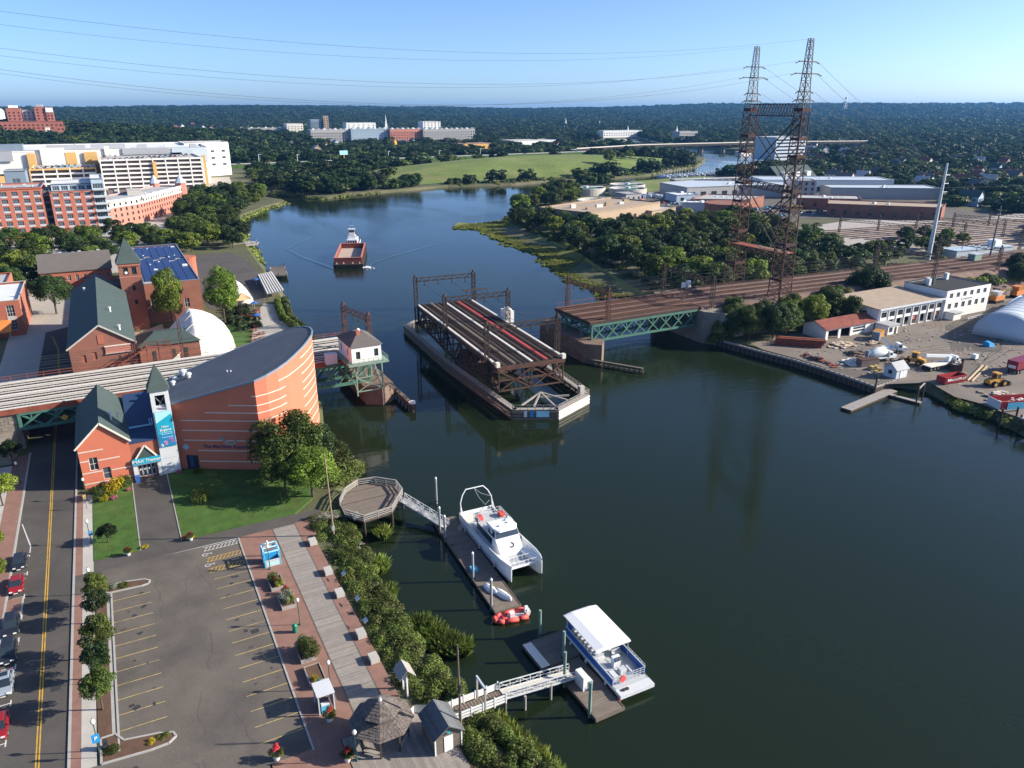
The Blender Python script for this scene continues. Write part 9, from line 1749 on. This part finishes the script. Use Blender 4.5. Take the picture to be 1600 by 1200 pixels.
for i in range(90):
 u, v = rr.uniform(1255,1625), rr.choice([rr.uniform(232,262), rr.uniform(262,322)]); a_ = (600-v)/1170; b_ = (u-800)/1170; S_, C2 = sin(radians(20.1)), cos(radians(20.1)); k = 64/(S_-a_*C2); wx, wy = b_*k, (C2+a_*S_)*k; ca, sa = cos(radians(28.1)), sin(radians(28.1)); x, y = wx*ca+wy*sa, -wx*sa+wy*ca
 if any(pip(x,y,e) for e in EXC[:3]) or any(abs(x-f[0]) < f[2]+12 and abs(y-f[1]) < f[3]+12 for f in FOOT): continue
 c = cols[rr.randrange(6)]; house(x, y, float(land_z(np.array([x]),np.array([y]))[0]), rr.uniform(-.5,.6), rr.uniform(8,11), rr.uniform(10,15), rr.uniform(5.6,7), c[0], rr.choice(rfs), f'{c[1]} gabled house among the trees of the eastern suburb', 'houses of the eastern suburb')
for i in range(26):
 x = rr.uniform(150,900); y = rr.uniform(1120,1600)
 if sdist([(x,y)],RIVER)[0] < 30 or pip(x,y,RIVER) or any(abs(x-f[0]) < f[2]+14 and abs(y-f[1]) < f[3]+14 for f in FOOT): continue
 c = cols[rr.randrange(6)]; house(x, y, 2, rr.uniform(-.5,.6), rr.uniform(9,14), rr.uniform(12,20), rr.uniform(6,8), c[0], rr.choice(rfs), f'{c[1]} gabled house between the highway and the apartment rows', 'houses beyond the highway')
for i in range(22):
 x = rr.uniform(-60,700); y = rr.uniform(2100,3000); c = cols[rr.randrange(5)]; house(x, y, float(land_z(np.array([x]),np.array([y]))[0])+2, rr.uniform(-.5,.6), rr.uniform(14,22), rr.uniform(20,34), 11, c[0], rr.choice(rfs), f'large {c[1]} house on the wooded slope beyond the town', 'houses on the wooded slope')
# marina
def yacht(x, y, rz, label):
 if 'yacht' not in MINI:
  mb = MB().loft([[(-wd_,yy,1.4),(-wd_*.6,yy,.0),(wd_*.6,yy,.0),(wd_,yy,1.4)] for yy, wd_ in ((-5,1.3),(0,1.7),(3,1.3),(5.5,.1))]); mb.loft([[(-1.1,yy,1.4),(1.1,yy,1.4),(.9,yy,2.6),(-.9,yy,2.6)] for yy in (-2.5,1.5)]); mb.tube((0,.5,2.6),(0,.5,9),.12,5); MINI['yacht'] = mb.mesh('moored_boat', M['boat_white'])
 o = bpy.data.objects.new('moored_boat', MINI['yacht']); COL.objects.link(o); o.location = (x,y,0); o.rotation_euler.z = rz; tag(o, label, 'boat', 'boats in the far marina')
for i in range(22): yacht(516+i*4.6+rr.uniform(-1,1), 632+i*.6+9*(i % 2)+rr.uniform(-1,1), .6+.1*(i % 3), 'small white boat moored in the far marina by the river bend')
t = thing('white_houseboat', 'white boat shed floating under the far bridge', 'boat house', (890,905,0)); MB().box(880,902,898,910,-.5,5).build('wall', M['white_paint'], t); MB().box(879,903,897,911,5,5.8).build('roof', M['roof_white'], t); MB().tube((891,904,5.8),(891,904,16),.3,6).build('mast', M['galvanised'], t)

ct = [('rust_red','rust red'),('boat_blue','blue'),('pale_green_steel','pale green'),('galvanised','grey'),('machine_orange','orange'),('white_wall','white')]
for i in range(26):
 m, nm = ct[i % 6]; x, y = ((356+rr.random()*40, 462+rr.random()*26) if i % 2 else (430+rr.random()*50, 300+rr.random()*46))
 if any(abs(x-f[0]) < f[2] and abs(y-f[1]) < f[3] for f in FOOT): continue
 t = thing('shipping_container', f'{nm} container in the yards behind the pylons', 'container', (x,y,2), rr.choice([.5,-.9,-.85]), 'containers in the works yards'); MB().box(-3,3,-1.2,1.2,.1,2.6).build('body', M[m], t, False); MB().box(2.98,3.06,-1.1,1.1,.2,2.5).build('door', M['grey_wall'], t, False)
NF = forest(); print('forest', NF, 'trees', TREE_N[0])
# ---------------------------------------------------------------- air
def haze_box():
 me = MB().box(-13000,13000,-900,13000,-40,170).mesh('haze', M['white_wall']); me.materials.clear()
 m = bpy.data.materials.new('haze_air'); m.use_nodes = True; n = m.node_tree; n.nodes.remove(n.nodes['Principled BSDF'])
 pv = n.nodes.new('ShaderNodeVolumePrincipled'); pv.inputs['Color'].default_value = (.16,.48,1.0,1); pv.inputs['Density'].default_value = HAZE; pv.inputs['Anisotropy'].default_value = .3
 n.links.new(pv.outputs[0], n.nodes['Material Output'].inputs['Volume']); me.materials.append(m)
 o = bpy.data.objects.new('haze', me); COL.objects.link(o); tag(o, kind='stuff')
HAZE = 0.00005
haze_box()
